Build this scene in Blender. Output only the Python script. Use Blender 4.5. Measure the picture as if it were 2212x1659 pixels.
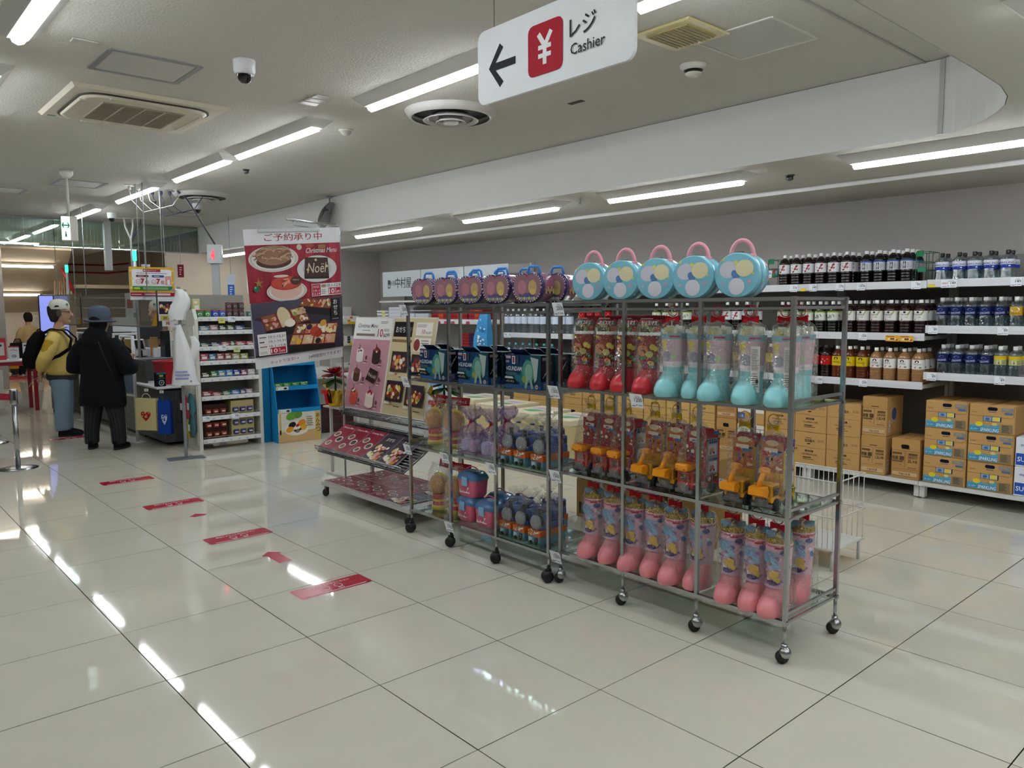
import bpy, bmesh, math, random
from mathutils import Vector, Matrix
for _o in list(bpy.data.objects): bpy.data.objects.remove(_o, do_unlink=True)
SC = bpy.context.scene; COL = SC.collection
PI = math.pi; R = math.radians
# ---------------------------------------------------------------- camera
cam = bpy.data.cameras.new('camera'); cam_o = bpy.data.objects.new('camera', cam); COL.objects.link(cam_o)
cam.sensor_fit = 'HORIZONTAL'; cam.sensor_width = 36.0; cam.lens = 36.0*1678.18/2212.0
cam.clip_start = .05; cam.clip_end = 100
_y, _p, _r = .7274, -.0956, -.0063
_f = Vector((math.sin(_y)*math.cos(_p), math.cos(_y)*math.cos(_p), math.sin(_p)))
_rt = Vector((math.cos(_y), -math.sin(_y), 0)); _up = _rt.cross(_f)
_r2 = math.cos(_r)*_rt+math.sin(_r)*_up; _u2 = -math.sin(_r)*_rt+math.cos(_r)*_up
cam_o.matrix_world = Matrix(((_r2.x, _u2.x, -_f.x, -.928), (_r2.y, _u2.y, -_f.y, -2.497), (_r2.z, _u2.z, -_f.z, 1.443), (0, 0, 0, 1)))
SC.camera = cam_o
# ---------------------------------------------------------------- world, exposure
W = bpy.data.worlds.new('world'); SC.world = W; W.use_nodes = True
W.node_tree.nodes['Background'].inputs[0].default_value = (.9, .92, 1, 1); W.node_tree.nodes['Background'].inputs[1].default_value = .02
SC.view_settings.view_transform = 'Standard'; SC.view_settings.look = 'None'; SC.view_settings.gamma = 1
SC.view_settings.use_curve_mapping = False
SC.view_settings.exposure = 0.0
TUBE = 36.0       # emission strength of the ceiling tubes
try:
    SC.cycles.transparent_max_bounces = 14; SC.cycles.max_bounces = 4; SC.cycles.diffuse_bounces = 3; SC.cycles.glossy_bounces = 3; SC.cycles.transmission_bounces = 3
    SC.cycles.use_adaptive_sampling = True; SC.cycles.adaptive_threshold = .2; SC.cycles.adaptive_min_samples = 24; SC.cycles.caustics_reflective = False; SC.cycles.caustics_refractive = False
except Exception: pass
# ---------------------------------------------------------------- colours and materials
def lin(c):
    if isinstance(c, str): c = [int(c[i:i+2], 16)/255 for i in (0, 2, 4)]
    return tuple(v/12.92 if v <= .04045 else ((v+.055)/1.055)**2.4 for v in c)
MATS = {}
def mat(name, col=None, rough=.5, metal=0., spec=.5, noise=0, bump=0, scale=40., var=.12, coat=0., emit=None, es=1.0):
    """Principled material; col None reads the per-face colour attribute. noise>0 mottles the colour, bump>0 adds relief."""
    if name in MATS: return MATS[name]
    m = bpy.data.materials.new(name); m.use_nodes = True; nt = m.node_tree; N = nt.nodes; L = nt.links; b = N['Principled BSDF']
    b.inputs['Roughness'].default_value = rough; b.inputs['Metallic'].default_value = metal; b.inputs['Specular IOR Level'].default_value = spec
    if coat: b.inputs['Coat Weight'].default_value = coat; b.inputs['Coat Roughness'].default_value = .05
    if col is None:
        a = N.new('ShaderNodeAttribute'); a.attribute_name = 'Col'; src = a.outputs['Color']
    else:
        a = N.new('ShaderNodeRGB'); a.outputs[0].default_value = (*lin(col), 1); src = a.outputs[0]
    tc = N.new('ShaderNodeTexCoord'); nz = N.new('ShaderNodeTexNoise'); nz.inputs['Scale'].default_value = scale; nz.inputs['Detail'].default_value = 4
    L.new(tc.outputs['Object'], nz.inputs['Vector'])
    mr = N.new('ShaderNodeMapRange'); L.new(nz.outputs['Fac'], mr.inputs[0]); v = var*(noise if noise else .25)
    mr.inputs['To Min'].default_value = 1-v; mr.inputs['To Max'].default_value = 1+v
    mx = N.new('ShaderNodeMix'); mx.data_type = 'RGBA'; mx.blend_type = 'MULTIPLY'; mx.inputs[0].default_value = 1
    L.new(src, mx.inputs[6]); L.new(mr.outputs[0], mx.inputs[7]); L.new(mx.outputs[2], b.inputs['Base Color'])
    if bump:
        bp = N.new('ShaderNodeBump'); bp.inputs['Strength'].default_value = bump; bp.inputs['Distance'].default_value = .004
        L.new(nz.outputs['Fac'], bp.inputs['Height']); L.new(bp.outputs[0], b.inputs['Normal'])
    if emit:
        b.inputs['Emission Color'].default_value = (*lin(emit), 1); b.inputs['Emission Strength'].default_value = es
    MATS[name] = m; return m
def thin(name, tint='f4f8f6', refl=.10, rough=.03, crinkle=0., cscale=22., edge=.5, gain=.5):
    """thin clear sheet: see-through with a gloss that grows towards grazing angles; crinkle adds folds"""
    if name in MATS: return MATS[name]
    m = bpy.data.materials.new(name); m.use_nodes = True; nt = m.node_tree; N = nt.nodes; L = nt.links
    N.remove(N['Principled BSDF']); out = N['Material Output']
    tr = N.new('ShaderNodeBsdfTransparent'); tr.inputs[0].default_value = (*lin(tint), 1)
    gl = N.new('ShaderNodeBsdfGlossy'); gl.inputs['Roughness'].default_value = rough; gl.inputs[0].default_value = (1, 1, 1, 1)
    lw = N.new('ShaderNodeLayerWeight'); lw.inputs[0].default_value = edge
    mr = N.new('ShaderNodeMapRange'); mr.inputs['To Min'].default_value = refl; mr.inputs['To Max'].default_value = min(1, refl+gain)
    L.new(lw.outputs['Facing'], mr.inputs[0])
    mx = N.new('ShaderNodeMixShader'); L.new(mr.outputs[0], mx.inputs[0]); L.new(tr.outputs[0], mx.inputs[1]); L.new(gl.outputs[0], mx.inputs[2])
    if crinkle:
        tc = N.new('ShaderNodeTexCoord'); vo = N.new('ShaderNodeTexVoronoi'); vo.feature = 'DISTANCE_TO_EDGE'; vo.inputs['Scale'].default_value = cscale
        nz = N.new('ShaderNodeTexNoise'); nz.inputs['Scale'].default_value = cscale*.6; nz.inputs['Distortion'].default_value = 2
        L.new(tc.outputs['Object'], nz.inputs['Vector']); L.new(nz.outputs['Color'], vo.inputs['Vector'])
        bp = N.new('ShaderNodeBump'); bp.inputs['Strength'].default_value = crinkle; bp.inputs['Distance'].default_value = .05
        L.new(nz.outputs['Fac'], bp.inputs['Height'])
        L.new(bp.outputs[0], gl.inputs['Normal']); L.new(bp.outputs[0], lw.inputs['Normal'])
    L.new(mx.outputs[0], out.inputs['Surface']); MATS[name] = m; return m
def emis(name, col, s):
    if name in MATS: return MATS[name]
    m = bpy.data.materials.new(name); m.use_nodes = True; nt = m.node_tree; N = nt.nodes
    N.remove(N['Principled BSDF']); e = N.new('ShaderNodeEmission'); e.inputs[0].default_value = (*lin(col), 1); e.inputs[1].default_value = s
    nt.links.new(e.outputs[0], N['Material Output'].inputs['Surface']); MATS[name] = m; return m
PRINT = mat('printed_surface', None, .5, spec=.15)
GLOSSP = mat('glossy_print', None, .2, spec=.35)
PLAST = mat('plastic', None, .3, spec=.5)
PAINT = mat('painted_metal', None, .35, spec=.5)
CLOTH = mat('fabric', None, .9, spec=.15, noise=1, bump=.35, scale=120, var=.12)
CARD = mat('cardboard', None, .8, spec=.12, noise=1, scale=60, var=.06)
SKINM = mat('skin', None, .55, spec=.3, noise=1, scale=30, var=.06)
CHROME = mat('chrome_steel', 'b4b7ba', .24, 1.0)
DARKST = mat('steel_edge', '6f7274', .3, 1.0)
BLACK = mat('black_rubber', '151516', .55)
GLASS = thin('clear_glass', 'dff0ea', .07, .01)
CELLO = thin('cellophane', 'fafafa', .045, .03, crinkle=1.0, cscale=34, gain=.30)
CELLO2 = thin('lilac_cellophane', 'e2d6f0', .06, .04, crinkle=1.0, cscale=34, gain=.35)
ACRYL = thin('acrylic_sheet', 'eef4f6', .08, .01)
WATERB = thin('clear_bottle_plastic', 'd6e4ea', .12, .05, crinkle=.25, cscale=14)
TUBEM = emis('lamp_tube', 'f4fbff', TUBE)
# ---------------------------------------------------------------- mesh helpers
class MB:
    def __init__(s, col='ffffff'): s.v = []; s.f = []; s.c = []; s.sm = []; s.col = col
    def _add(s, vs, fs, col=None, sm=False, M=None):
        n = len(s.v); s.v += [tuple(M@Vector(v)) for v in vs] if M is not None else [tuple(v) for v in vs]
        for f in fs: s.f.append(tuple(i+n for i in f)); s.c.append(col or s.col); s.sm.append(sm)
        return s
    def box(s, x0, x1, y0, y1, z0, z1, col=None, M=None, b=0):
        if b:
            b = min(b, (x1-x0)/2.01, (y1-y0)/2.01, (z1-z0)/2.01); vs = []; idx = {}
            X = (x0, x0+b, x1-b, x1); Y = (y0, y0+b, y1-b, y1); Z = (z0, z0+b, z1-b, z1)
            def P(i, j, k):
                key = (i, j, k)
                if key not in idx: idx[key] = len(vs); vs.append((X[i], Y[j], Z[k]))
                return idx[key]
            F = []
            for e, q in ((0, 1), (3, 1)):
                a = [P(e, 1, 1), P(e, 2, 1), P(e, 2, 2), P(e, 1, 2)]; F.append(a if e else a[::-1])
                a = [P(1, e, 1), P(2, e, 1), P(2, e, 2), P(1, e, 2)]; F.append(a[::-1] if e else a)
                a = [P(1, 1, e), P(2, 1, e), P(2, 2, e), P(1, 2, e)]; F.append(a if e else a[::-1])
            for i, i2 in ((0, 1), (3, 2)):
                for j, j2 in ((0, 1), (3, 2)):
                    F.append([P(i, j2, 1), P(i, j2, 2), P(i2, j, 2), P(i2, j, 1)])
                    F.append([P(i, 1, j2), P(i, 2, j2), P(i2, 2, j), P(i2, 1, j)])
                    F.append([P(1, i, j2), P(2, i, j2), P(2, i2, j), P(1, i2, j)])
                    for k, k2 in ((0, 1), (3, 2)): F.append([P(i, j2, k2), P(i2, j, k2), P(i2, j2, k)])
            return s._add(vs, F, col, False, M)
        vs = [(x, y, z) for x in (x0, x1) for y in (y0, y1) for z in (z0, z1)]
        return s._add(vs, [(0, 1, 3, 2), (4, 6, 7, 5), (0, 4, 5, 1), (2, 3, 7, 6), (0, 2, 6, 4), (1, 5, 7, 3)], col, False, M)
    def lathe(s, prof, seg=16, col=None, M=None, sx=1, sy=1, cap=True, sm=True, cols=None, a0=0, a1=2*PI):
        """prof: [(r,z)] bottom to top"""
        full = abs(a1-a0-2*PI) < 1e-6; n = seg if full else seg+1; vs = []
        for r, z in prof:
            for k in range(n):
                a = a0+(a1-a0)*k/seg; vs.append((r*math.cos(a)*sx, r*math.sin(a)*sy, z))
        base = len(s.v)
        s.v += [tuple(M@Vector(v)) for v in vs] if M is not None else vs
        for i in range(len(prof)-1):
            for k in range(seg):
                a = i*n+k; b = i*n+(k+1) % n
                s.f.append((base+a, base+b, base+b+n, base+a+n)); s.c.append((cols[i] if cols else None) or col or s.col); s.sm.append(sm)
        if cap and full:
            for i in (0, len(prof)-1):
                if prof[i][0] > 1e-5:
                    q = [base+i*n+k for k in range(n)]
                    s.f.append(tuple(q if i else q[::-1])); s.c.append((cols[min(i, len(cols)-1)] if cols else None) or col or s.col); s.sm.append(False)
        return s
    def cyl(s, p, q, r, seg=10, col=None, r2=None, M=None):
        p = Vector(p); q = Vector(q); d = q-p; L = d.length
        if L < 1e-7: return s
        T = Matrix.Translation(p)@d.to_track_quat('Z', 'Y').to_matrix().to_4x4()
        return s.lathe([(r, 0), (r2 if r2 is not None else r, L)], seg, col, (M@T) if M is not None else T)
    def tube(s, pts, r, seg=8, col=None, M=None, closed=False, rr=None, flat=1.0):
        pts = [Vector(p) for p in pts]; n = len(pts); rings = []; up = None; base = len(s.v)
        for i, p in enumerate(pts):
            a = pts[(i-1) % n] if (i or closed) else p; b = pts[(i+1) % n] if (i < n-1 or closed) else p
            t = (b-a).normalized()
            if up is None: up = Vector((0, 0, 1)) if abs(t.z) < .9 else Vector((1, 0, 0))
            u = t.cross(up)
            if u.length < 1e-6: u = t.orthogonal()
            u.normalize(); w = u.cross(t).normalized(); up = w
            ri = rr[i] if rr else r
            for k in range(seg):
                an = 2*PI*k/seg; v = p+u*(ri*math.cos(an))+w*(ri*flat*math.sin(an))
                s.v.append(tuple(M@v) if M is not None else tuple(v))
        for i in range(n if closed else n-1):
            for k in range(seg):
                a = base+i*seg+k; b = base+i*seg+(k+1) % seg; j = ((i+1) % n)*seg
                s.f.append((a, b, base+j+(k+1) % seg, base+j+k)); s.c.append(col or s.col); s.sm.append(True)
        if not closed:
            s.f.append(tuple(base+k for k in range(seg))[::-1]); s.c.append(col or s.col); s.sm.append(False)
            s.f.append(tuple(base+(n-1)*seg+k for k in range(seg))); s.c.append(col or s.col); s.sm.append(False)
        return s
    def prism(s, poly, h0, h1, axis='z', col=None, M=None, side=None):
        """poly: 2-D outline (ccw); extruded along axis. axis x: (y,z); axis y: (x,z); axis z: (x,y)"""
        n = len(poly)
        def P(a, b, h): return {'x': (h, a, b), 'y': (a, h, b), 'z': (a, b, h)}[axis]
        vs = [P(a, b, h0) for a, b in poly]+[P(a, b, h1) for a, b in poly]
        s._add(vs, [tuple(range(n))[::-1], tuple(range(n, 2*n))], col, False, M)
        s._add(vs, [(i, (i+1) % n, n+(i+1) % n, n+i) for i in range(n)], side or col, False, M)
        return s
    def quad(s, a, b, c, d, col=None, M=None): return s._add([a, b, c, d], [(0, 1, 2, 3)], col, False, M)
    def ball(s, c, r, seg=12, rings=8, col=None, M=None, sx=1, sy=1, sz=1):
        T = Matrix.Translation(c)@Matrix.Diagonal((sx, sy, sz, 1))
        prof = [(r*math.sin(PI*i/rings) if 0 < i < rings else 1e-4*r, -r*math.cos(PI*i/rings)) for i in range(rings+1)]
        return s.lathe(prof, seg, col, (M@T) if M is not None else T, cap=False)
    def loft(s, rings, col=None, M=None, sm=True, cap=True):
        """rings: list of equal-length point lists"""
        n = len(rings[0]); vs = [p for r in rings for p in r]
        fs = [(i*n+k, i*n+(k+1) % n, (i+1)*n+(k+1) % n, (i+1)*n+k) for i in range(len(rings)-1) for k in range(n)]
        s._add(vs, fs, col, sm, M)
        if cap: s._add(rings[0], [tuple(range(n))[::-1]], col, False, M); s._add(rings[-1], [tuple(range(n))], col, False, M)
        return s
    def mesh(s, name):
        m = bpy.data.meshes.new(name); m.from_pydata(s.v, [], s.f); m.polygons.foreach_set('use_smooth', s.sm)
        ca = m.color_attributes.new('Col', 'FLOAT_COLOR', 'CORNER'); cache = {}; buf = []
        for p, c in zip(m.polygons, s.c):
            if c not in cache: cache[c] = [*lin(c), 1.0]
            buf += cache[c]*p.loop_total
        ca.data.foreach_set('color', buf); return m
    def build(s, name, m, parent=None, loc=(0, 0, 0), rot=(0, 0, 0)):
        return link(name, s.mesh(name), m, parent, loc, rot)
def link(name, me, m, parent=None, loc=(0, 0, 0), rot=(0, 0, 0)):
    o = bpy.data.objects.new(name, me); COL.objects.link(o)
    if m is not None and not me.materials: me.materials.append(m)
    o.location = loc; o.rotation_euler = rot
    if parent: o.parent = parent
    return o
def fixn(o):
    bm = bmesh.new(); bm.from_mesh(o.data); bmesh.ops.recalc_face_normals(bm, faces=bm.faces); bm.to_mesh(o.data); bm.free(); return o
def tag(o, label, cat, group=None, kind=None):
    o['label'] = label
    if cat: o['category'] = cat
    if group: o['group'] = group
    if kind: o['kind'] = kind
    return o
def thing(name, label, cat, loc=(0, 0, 0), rz=0., group=None, rot=None):
    o = bpy.data.objects.new(name, None); COL.objects.link(o); o.location = loc
    o.rotation_euler = rot or (0, 0, rz); o.empty_display_size = .1
    return tag(o, label, cat, group)
def struct(name, mb, m, parent=None, label=None):
    o = mb.build(name, m, parent)
    if not parent: o['kind'] = 'structure'
    if label: o['label'] = label
    return o
def dup(root, loc, rz=None, label=None, group=None, name=None):
    def cp(o, par):
        c = o.copy(); COL.objects.link(c); c.parent = par
        if name and par is None: c.name = name
        for ch in o.children: cp(ch, c)
        return c
    r = cp(root, None); r.location = loc
    if rz is not None: r.rotation_euler = (0, 0, rz)
    if label: r['label'] = label
    if group: r['group'] = group
    return r
ORD = ['first', 'second', 'third', 'fourth', 'fifth', 'sixth', 'seventh', 'eighth', 'ninth', 'tenth', 'eleventh', 'twelfth', 'thirteenth', 'fourteenth']
def nth(i, n):
    if n == 1: return 'only'
    if i == 0: return 'leftmost'
    if i == n-1: return 'rightmost'
    return ORD[i]
RA = -PI/2      # turns a thing built facing -Y towards the aisle (-X)
# ---------------------------------------------------------------- flat printed artwork
_TX = {}
def txt(body, bold=0.):
    k = (body, bold)
    if k in _TX: return _TX[k]
    c = bpy.data.curves.new('t', 'FONT'); c.body = body; c.resolution_u = 2; c.offset = bold
    o = bpy.data.objects.new('t', c); COL.objects.link(o)
    dg = bpy.context.evaluated_depsgraph_get(); dg.update()
    m = bpy.data.meshes.new_from_object(o.evaluated_get(dg))
    vs = [(v.co.x, v.co.y) for v in m.vertices]; fs = [tuple(p.vertices) for p in m.polygons]
    bpy.data.objects.remove(o); bpy.data.curves.remove(c); bpy.data.meshes.remove(m)
    if not vs: vs = [(0, 0)]
    x0 = min(v[0] for v in vs); x1 = max(v[0] for v in vs); y0 = min(v[1] for v in vs); y1 = max(v[1] for v in vs)
    _TX[k] = (vs, fs, x0, x1, y0, y1); return _TX[k]
class Art:
    """layered flat shapes; x right, y up"""
    def __init__(s, dz=.00025): s.v = []; s.f = []; s.c = []; s.z = 0; s.dz = dz
    def poly(s, pts, col):
        n = len(s.v); s.v += [(x, y, s.z) for x, y in pts]; s.f.append(tuple(range(n, n+len(pts)))); s.c.append(col); s.z += s.dz; return s
    def rect(s, x, y, w, h, col, nx=1):
        n = len(s.v)
        for i in range(nx+1): s.v += [(x+w*i/nx, y, s.z), (x+w*i/nx, y+h, s.z)]
        for i in range(nx): s.f.append((n+2*i, n+2*i+2, n+2*i+3, n+2*i+1)); s.c.append(col)
        s.z += s.dz; return s
    def ell(s, cx, cy, rx, ry=None, col='ffffff', n=18, rot=0, a0=0, a1=360):
        ry = ry or rx; c, sn = math.cos(R(rot)), math.sin(R(rot)); P = []
        m = n if a1-a0 >= 360 else n+1
        for k in range(m):
            a = R(a0+(a1-a0)*k/n); x, y = rx*math.cos(a), ry*math.sin(a); P.append((cx+x*c-y*sn, cy+x*sn+y*c))
        return s.poly(P, col)
    def rrect(s, x, y, w, h, r, col):
        P = []
        for cx, cy, a in ((x+w-r, y+r, -90), (x+w-r, y+h-r, 0), (x+r, y+h-r, 90), (x+r, y+r, 180)):
            P += [(cx+r*math.cos(R(a+t)), cy+r*math.sin(R(a+t))) for t in (0, 30, 60, 90)]
        return s.poly(P, col)
    def star(s, cx, cy, r, col, k=.45, n=5, rot=90): return s.fan([(cx+(r if i % 2 == 0 else r*k)*math.cos(R(rot+180*i/n)), cy+(r if i % 2 == 0 else r*k)*math.sin(R(rot+180*i/n))) for i in range(2*n)], (cx, cy), col)
    def fan(s, pts, c, col):
        n = len(s.v); s.v.append((*c, s.z)); s.v += [(x, y, s.z) for x, y in pts]; m = len(pts)
        for i in range(m): s.f.append((n, n+1+i, n+1+(i+1) % m)); s.c.append(col)
        s.z += s.dz; return s
    def line(s, pts, w, col):
        n = len(s.v); m = len(pts)
        for i, (x, y) in enumerate(pts):
            a = pts[max(0, i-1)]; b = pts[min(m-1, i+1)]; dx, dy = b[0]-a[0], b[1]-a[1]; l = math.hypot(dx, dy) or 1
            s.v += [(x-dy/l*w/2, y+dx/l*w/2, s.z), (x+dy/l*w/2, y-dx/l*w/2, s.z)]
        for i in range(m-1): s.f.append((n+2*i, n+2*i+1, n+2*i+3, n+2*i+2)); s.c.append(col)
        s.z += s.dz; return s
    def text(s, body, x, y, h, col, bold=.0, al='c', w=None, rot=0, sh=0):
        """h: height of the glyph box; w: fit width; y is the baseline side (bottom)"""
        cjk = any(ord(q) > 0x2fff for q in body); vs, fs, x0, x1, y0, y1 = txt(body, 0. if cjk else bold); sy = h/max(1e-6, y1-y0); sx = w/max(1e-6, x1-x0) if w else sy
        W_ = (x1-x0)*sx; ox = {'c': -W_/2, 'l': 0, 'r': -W_}[al]; c, sn = math.cos(R(rot)), math.sin(R(rot)); n = len(s.v)
        for e in ((-1, 0, 1) if cjk and bold > .003 else (0,)):
            n = len(s.v); sft = e*bold*.9*sy
            for a, b in vs:
                q = (b-y0)*sy; p = (a-x0)*sx+ox+sh*q+sft
                s.v.append((x+p*c-q*sn, y+p*sn+q*c, s.z))
            for f in fs: s.f.append(tuple(i+n for i in f)); s.c.append(col)
            s.z += s.dz*.3
        s.z += s.dz; return s
    def vtext(s, body, x, y, h, col, bold=0., gap=1.15):
        for i, ch in enumerate(body): s.text(ch, x, y-h*gap*i, h, col, bold)
        return s
    def bars(s, x, y, w, h, n, col, seed=0, fill=.45):
        """n lines of print too small to read"""
        rg = random.Random(seed); st = h/n
        for i in range(n): s.rect(x, y+h-(i+1)*st+st*(1-fill)/2, w*rg.uniform(.6, 1), st*fill, col); s.z -= s.dz
        s.z += s.dz; return s
    def mesh(s, name, fn=None):
        fn = fn or (lambda x, y, z: (x, -z, y)); m = bpy.data.meshes.new(name)
        m.from_pydata([fn(*v) for v in s.v], [], s.f)
        ca = m.color_attributes.new('Col', 'FLOAT_COLOR', 'CORNER'); buf = []; cache = {}
        for p, c in zip(m.polygons, s.c):
            if c not in cache: cache[c] = [*lin(c), 1.]
            buf += cache[c]*p.loop_total
        ca.data.foreach_set('color', buf); return m
    def build(s, name, parent=None, loc=(0, 0, 0), rot=(0, 0, 0), fn=None, m=None):
        return link(name, s.mesh(name, fn), m or PRINT, parent, loc, rot)
def around(r, z0=0., push=.0006, squash=1.0, a0=-PI/2):
    """wrap art (x = arc length, y = height) round a vertical cylinder of radius r (number or f(y)), centred on its -Y side"""
    def fn(x, y, z):
        q = (r(y) if callable(r) else r); a = a0+x/(q if not callable(r) else r(0)); q += push+z
        return (q*math.cos(a), q*squash*math.sin(a), z0+y)
    return fn
# ================================================================ the setting
_cm = cam_o.matrix_world.inverted()
def pix(p):
    c = _cm@Vector(p)
    if c.z > -.1: return None
    return 1106+1678.18*c.x/-c.z, 829.5-1678.18*c.y/-c.z, -c.z
rnd = random.Random(4)
CEILM = mat('ceiling_plaster', 'cfccc4', .9, spec=.2, noise=1, bump=1.0, scale=75, var=.08)
CEILL = mat('ceiling_plaster_smooth', 'c9c6be', .9, spec=.2, noise=1, bump=.5, scale=90, var=.05)
FASC = mat('fascia_paint', 'e2e1de', .7, spec=.25, noise=1, scale=3, var=.03)
WALLM = mat('warm_grey_wallpaper', 'a69f9b', .8, spec=.2, noise=1, bump=.12, scale=25, var=.04)
CREAM = mat('cream_wall', 'd9c8b4', .75, spec=.2, noise=1, scale=4, var=.04)
WHITEW = mat('white_wall', 'e6ddd4', .8, spec=.2, noise=1, scale=4, var=.03)
TILEM = mat('polished_tile', 'cfcabb', .045, spec=.62, noise=1, scale=5, var=.05)
GROUT = mat('dark_grout', '211d1a', .9, spec=.1)
fl = MB(); fl.box(-8, 6.0, -8, 26, -.05, -.0017)
floor = struct('floor', fl, GROUT, label='polished beige floor of large square tiles with dark joints')
tm = MB(); tm.box(-.2978, .2978, -.2978, .2978, -.009, 0); TILE = tm.mesh('tile'); TILE.materials.append(TILEM)
near = []; rest = []
for i in range(-12, 10):
    for j in range(-12, 43):
        x, y = .6*i+.3, .6*j+.3
        if x > 5.9: continue
        vis = False; d = 99
        for dx in (-.3, 0, .3):
            for dy in (-.3, 0, .3):
                p = pix((x+dx, y+dy, 0))
                if p and -10 < p[0] < 2222 and 700 < p[1] < 1669: vis = True; d = min(d, p[2])
        (near if vis and y < 13 and d < 13 else rest).append((d, x, y))
near.sort(); rest += near[300:]; near = near[:300]
for d, x, y in near:
    t = bpy.data.objects.new('tile', TILE); COL.objects.link(t); t.parent = floor; t.location = (x, y, rnd.uniform(-.0002, .0002))
    t.rotation_euler = (max(-.0018, min(.0018, rnd.gauss(0, .0009))), max(-.0018, min(.0018, rnd.gauss(0, .0009))), 0)
ft = MB()
for d, x, y in rest: ft.box(x-.2978, x+.2978, y-.2978, y+.2978, -.009, 0)
o = ft.build('tile_field', TILEM, floor); o['kind'] = 'stuff'
# ceilings
ZC, ZL = 2.80, 2.39
b = MB(); b.box(-8, 3.95, -1.6, 26, ZC, ZC+.1); struct('ceiling', b, CEILM, label='rough textured white plaster ceiling above the sales floor')
arc = [(3.78, -.78), (3.75, -.87), (3.68, -.97), (3.58, -1.07), (3.46, -1.155), (3.32, -1.235), (3.16, -1.29), (2.95, -1.325), (2.6, -1.335)]
b = MB(); b.box(-8, 2.6, -8, -1.335, ZL, ZC-.002); b.box(3.78, 6.0, -8, 10.45, ZL, ZC-.002)
for (x0, y0), (x1, y1) in zip(arc[1:], arc): b.prism([(x0, -8), (x1, -8), (x1, y1), (x0, y0)], ZL, ZC-.002)
struct('ceiling_lower', b, CEILL, label='lowered plaster ceiling strip in front of the drinks wall')
b = MB(); pts = [(3.78, 10.4)]+arc+[(-8, -1.335)]
for (x0, y0), (x1, y1) in zip(pts, pts[1:]):
    dx, dy = x1-x0, y1-y0; l = math.hypot(dx, dy); nx, ny = dy/l*.004, -dx/l*.004
    nx, ny = (-abs(nx), ny) if abs(dy) > abs(dx)*4 else (nx, ny)
    b.quad((x0+nx, y0+ny, ZL-.001), (x1+nx, y1+ny, ZL-.001), (x1+nx, y1+ny, ZC-.003), (x0+nx, y0+ny, ZC-.003))
trim1 = struct('trim_1', b, FASC, label='white fascia where the ceiling steps down, curving at its near end')
b = MB('b9b9b6'); b.box(3.762, 3.776, -.80, -.775, ZL, ZC-.004); b.build('joint_strip', PAINT, trim1)
b = MB('a8a6a0'); b.box(2.2, 3.77, -.70, -.685, ZC-.008, ZC-.001); struct('trim_2', b, PAINT, label='thin joint strip across the textured ceiling')
b = MB(); b.box(4.95, 5.8, -8, 8.2, ZL-.035, ZL-.001); struct('ceiling_step', b, CEILL, label='shallow dropped ceiling edge along the drinks wall')
b = MB('e4e4e2'); b.box(4.935, 4.952, -1.0, 8.2, ZL-.037, ZL-.012); struct('trim_3', b, PAINT, label='thin white edge strip along the dropped ceiling')
# walls
b = MB(); b.box(5.8, 5.95, -8, 10.6, -.05, ZC); struct('wall_right', b, WALLM, label='warm grey papered wall above the drinks shelves')
b = MB(); b.box(4.3, 5.8, 8.2, 8.3, -.05, ZL); struct('wall_back', b, WALLM, label='grey end wall beside the confectionery shelf')
b = MB(); b.box(3.28, 6.0, 10.46, 10.56, -.05, ZL); struct('wall_far', b, CREAM, label='cream wall behind the checkout side shelf')
b = MB(); b.box(-8, 6, -8.1, -8, -.05, ZC); struct('wall_near', b, WHITEW, label='white wall behind the viewer')
b = MB(); b.box(-8.1, -8, -8, 26, -.05, ZC+.1); struct('wall_left', b, WHITEW, label='white wall at the far left of the store')
b = MB(); b.box(-8, 6, 20.05, 20.15, -.05, 3.2); struct('wall_end', b, WHITEW, label='pale wall at the end of the store')
b = MB(); b.box(5.95, 6.05, 10.4, 21, -.05, 3.2); struct('wall_side', b, CREAM)
b = MB('a9a39d'); b.box(1.40, 1.73, 14.9, 15.2, 0, 2.8); struct('wall_pillar', b, WALLM)
# glass smoke barrier hanging from the ceiling
g = thing('smoke_barrier', 'wired glass smoke barrier hanging from the ceiling above the checkout', 'glass barrier', (0, 10.45, ZL))
for k in range(9):
    x0 = -7.4+k*1.25; b = MB(); b.box(x0, x0+1.24, -.005, .005, 0, ZC-ZL-.02); b.build('pane', GLASS, g)
b = MB('8d9090'); b.box(-7.4, 3.77, -.012, .012, -.015, .0); b.box(-7.4, 3.77, -.015, .015, ZC-ZL-.02, ZC-ZL-.001)
for k in range(60): b.box(.9+k*.05-.0008, .9+k*.05+.0008, -.002, .002, 0, ZC-ZL-.02)
b.build('frame', PAINT, g)
b = MB('b4b7b6'); b.box(2.38, 2.47, -.05, .05, -.32, ZC-ZL-.002); b.build('hanger_post', PAINT, g)
# ---------------------------------------------------------------- strip lights
def strip_light(x, y0, y1, zc, label, group, w=.21, ax='y', m=None):
    L = y1-y0; t = thing('strip_light', label, 'ceiling light', (x, y0, zc-.001) if ax == 'y' else (y0, x, zc-.001), 0 if ax == 'y' else -PI/2, group)
    b = MB('d6d6d2'); e = .07
    pr = [(-w/2, 0), (-.045, -.052), (.045, -.052), (w/2, 0)]
    b.loft([[(px, -e if abs(px) > .06 else -.015, pz) for px, pz in pr], [(px, L+e if abs(px) > .06 else L+.015, pz) for px, pz in pr]], sm=False)
    o_ = b.build('housing', PAINT, t); fixn(o_)
    d = MB(); n = 4
    ring = [(.035*math.cos(PI+PI*k/n), -.046+.036*math.sin(PI+PI*k/n)) for k in range(n+1)]+[(.035, -.042), (-.035, -.042)]
    d.loft([[(px, 0, pz) for px, pz in ring], [(px, L, pz) for px, pz in ring]]); fixn(d.build('diffuser', m or TUBEM, t))
    return t
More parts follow.
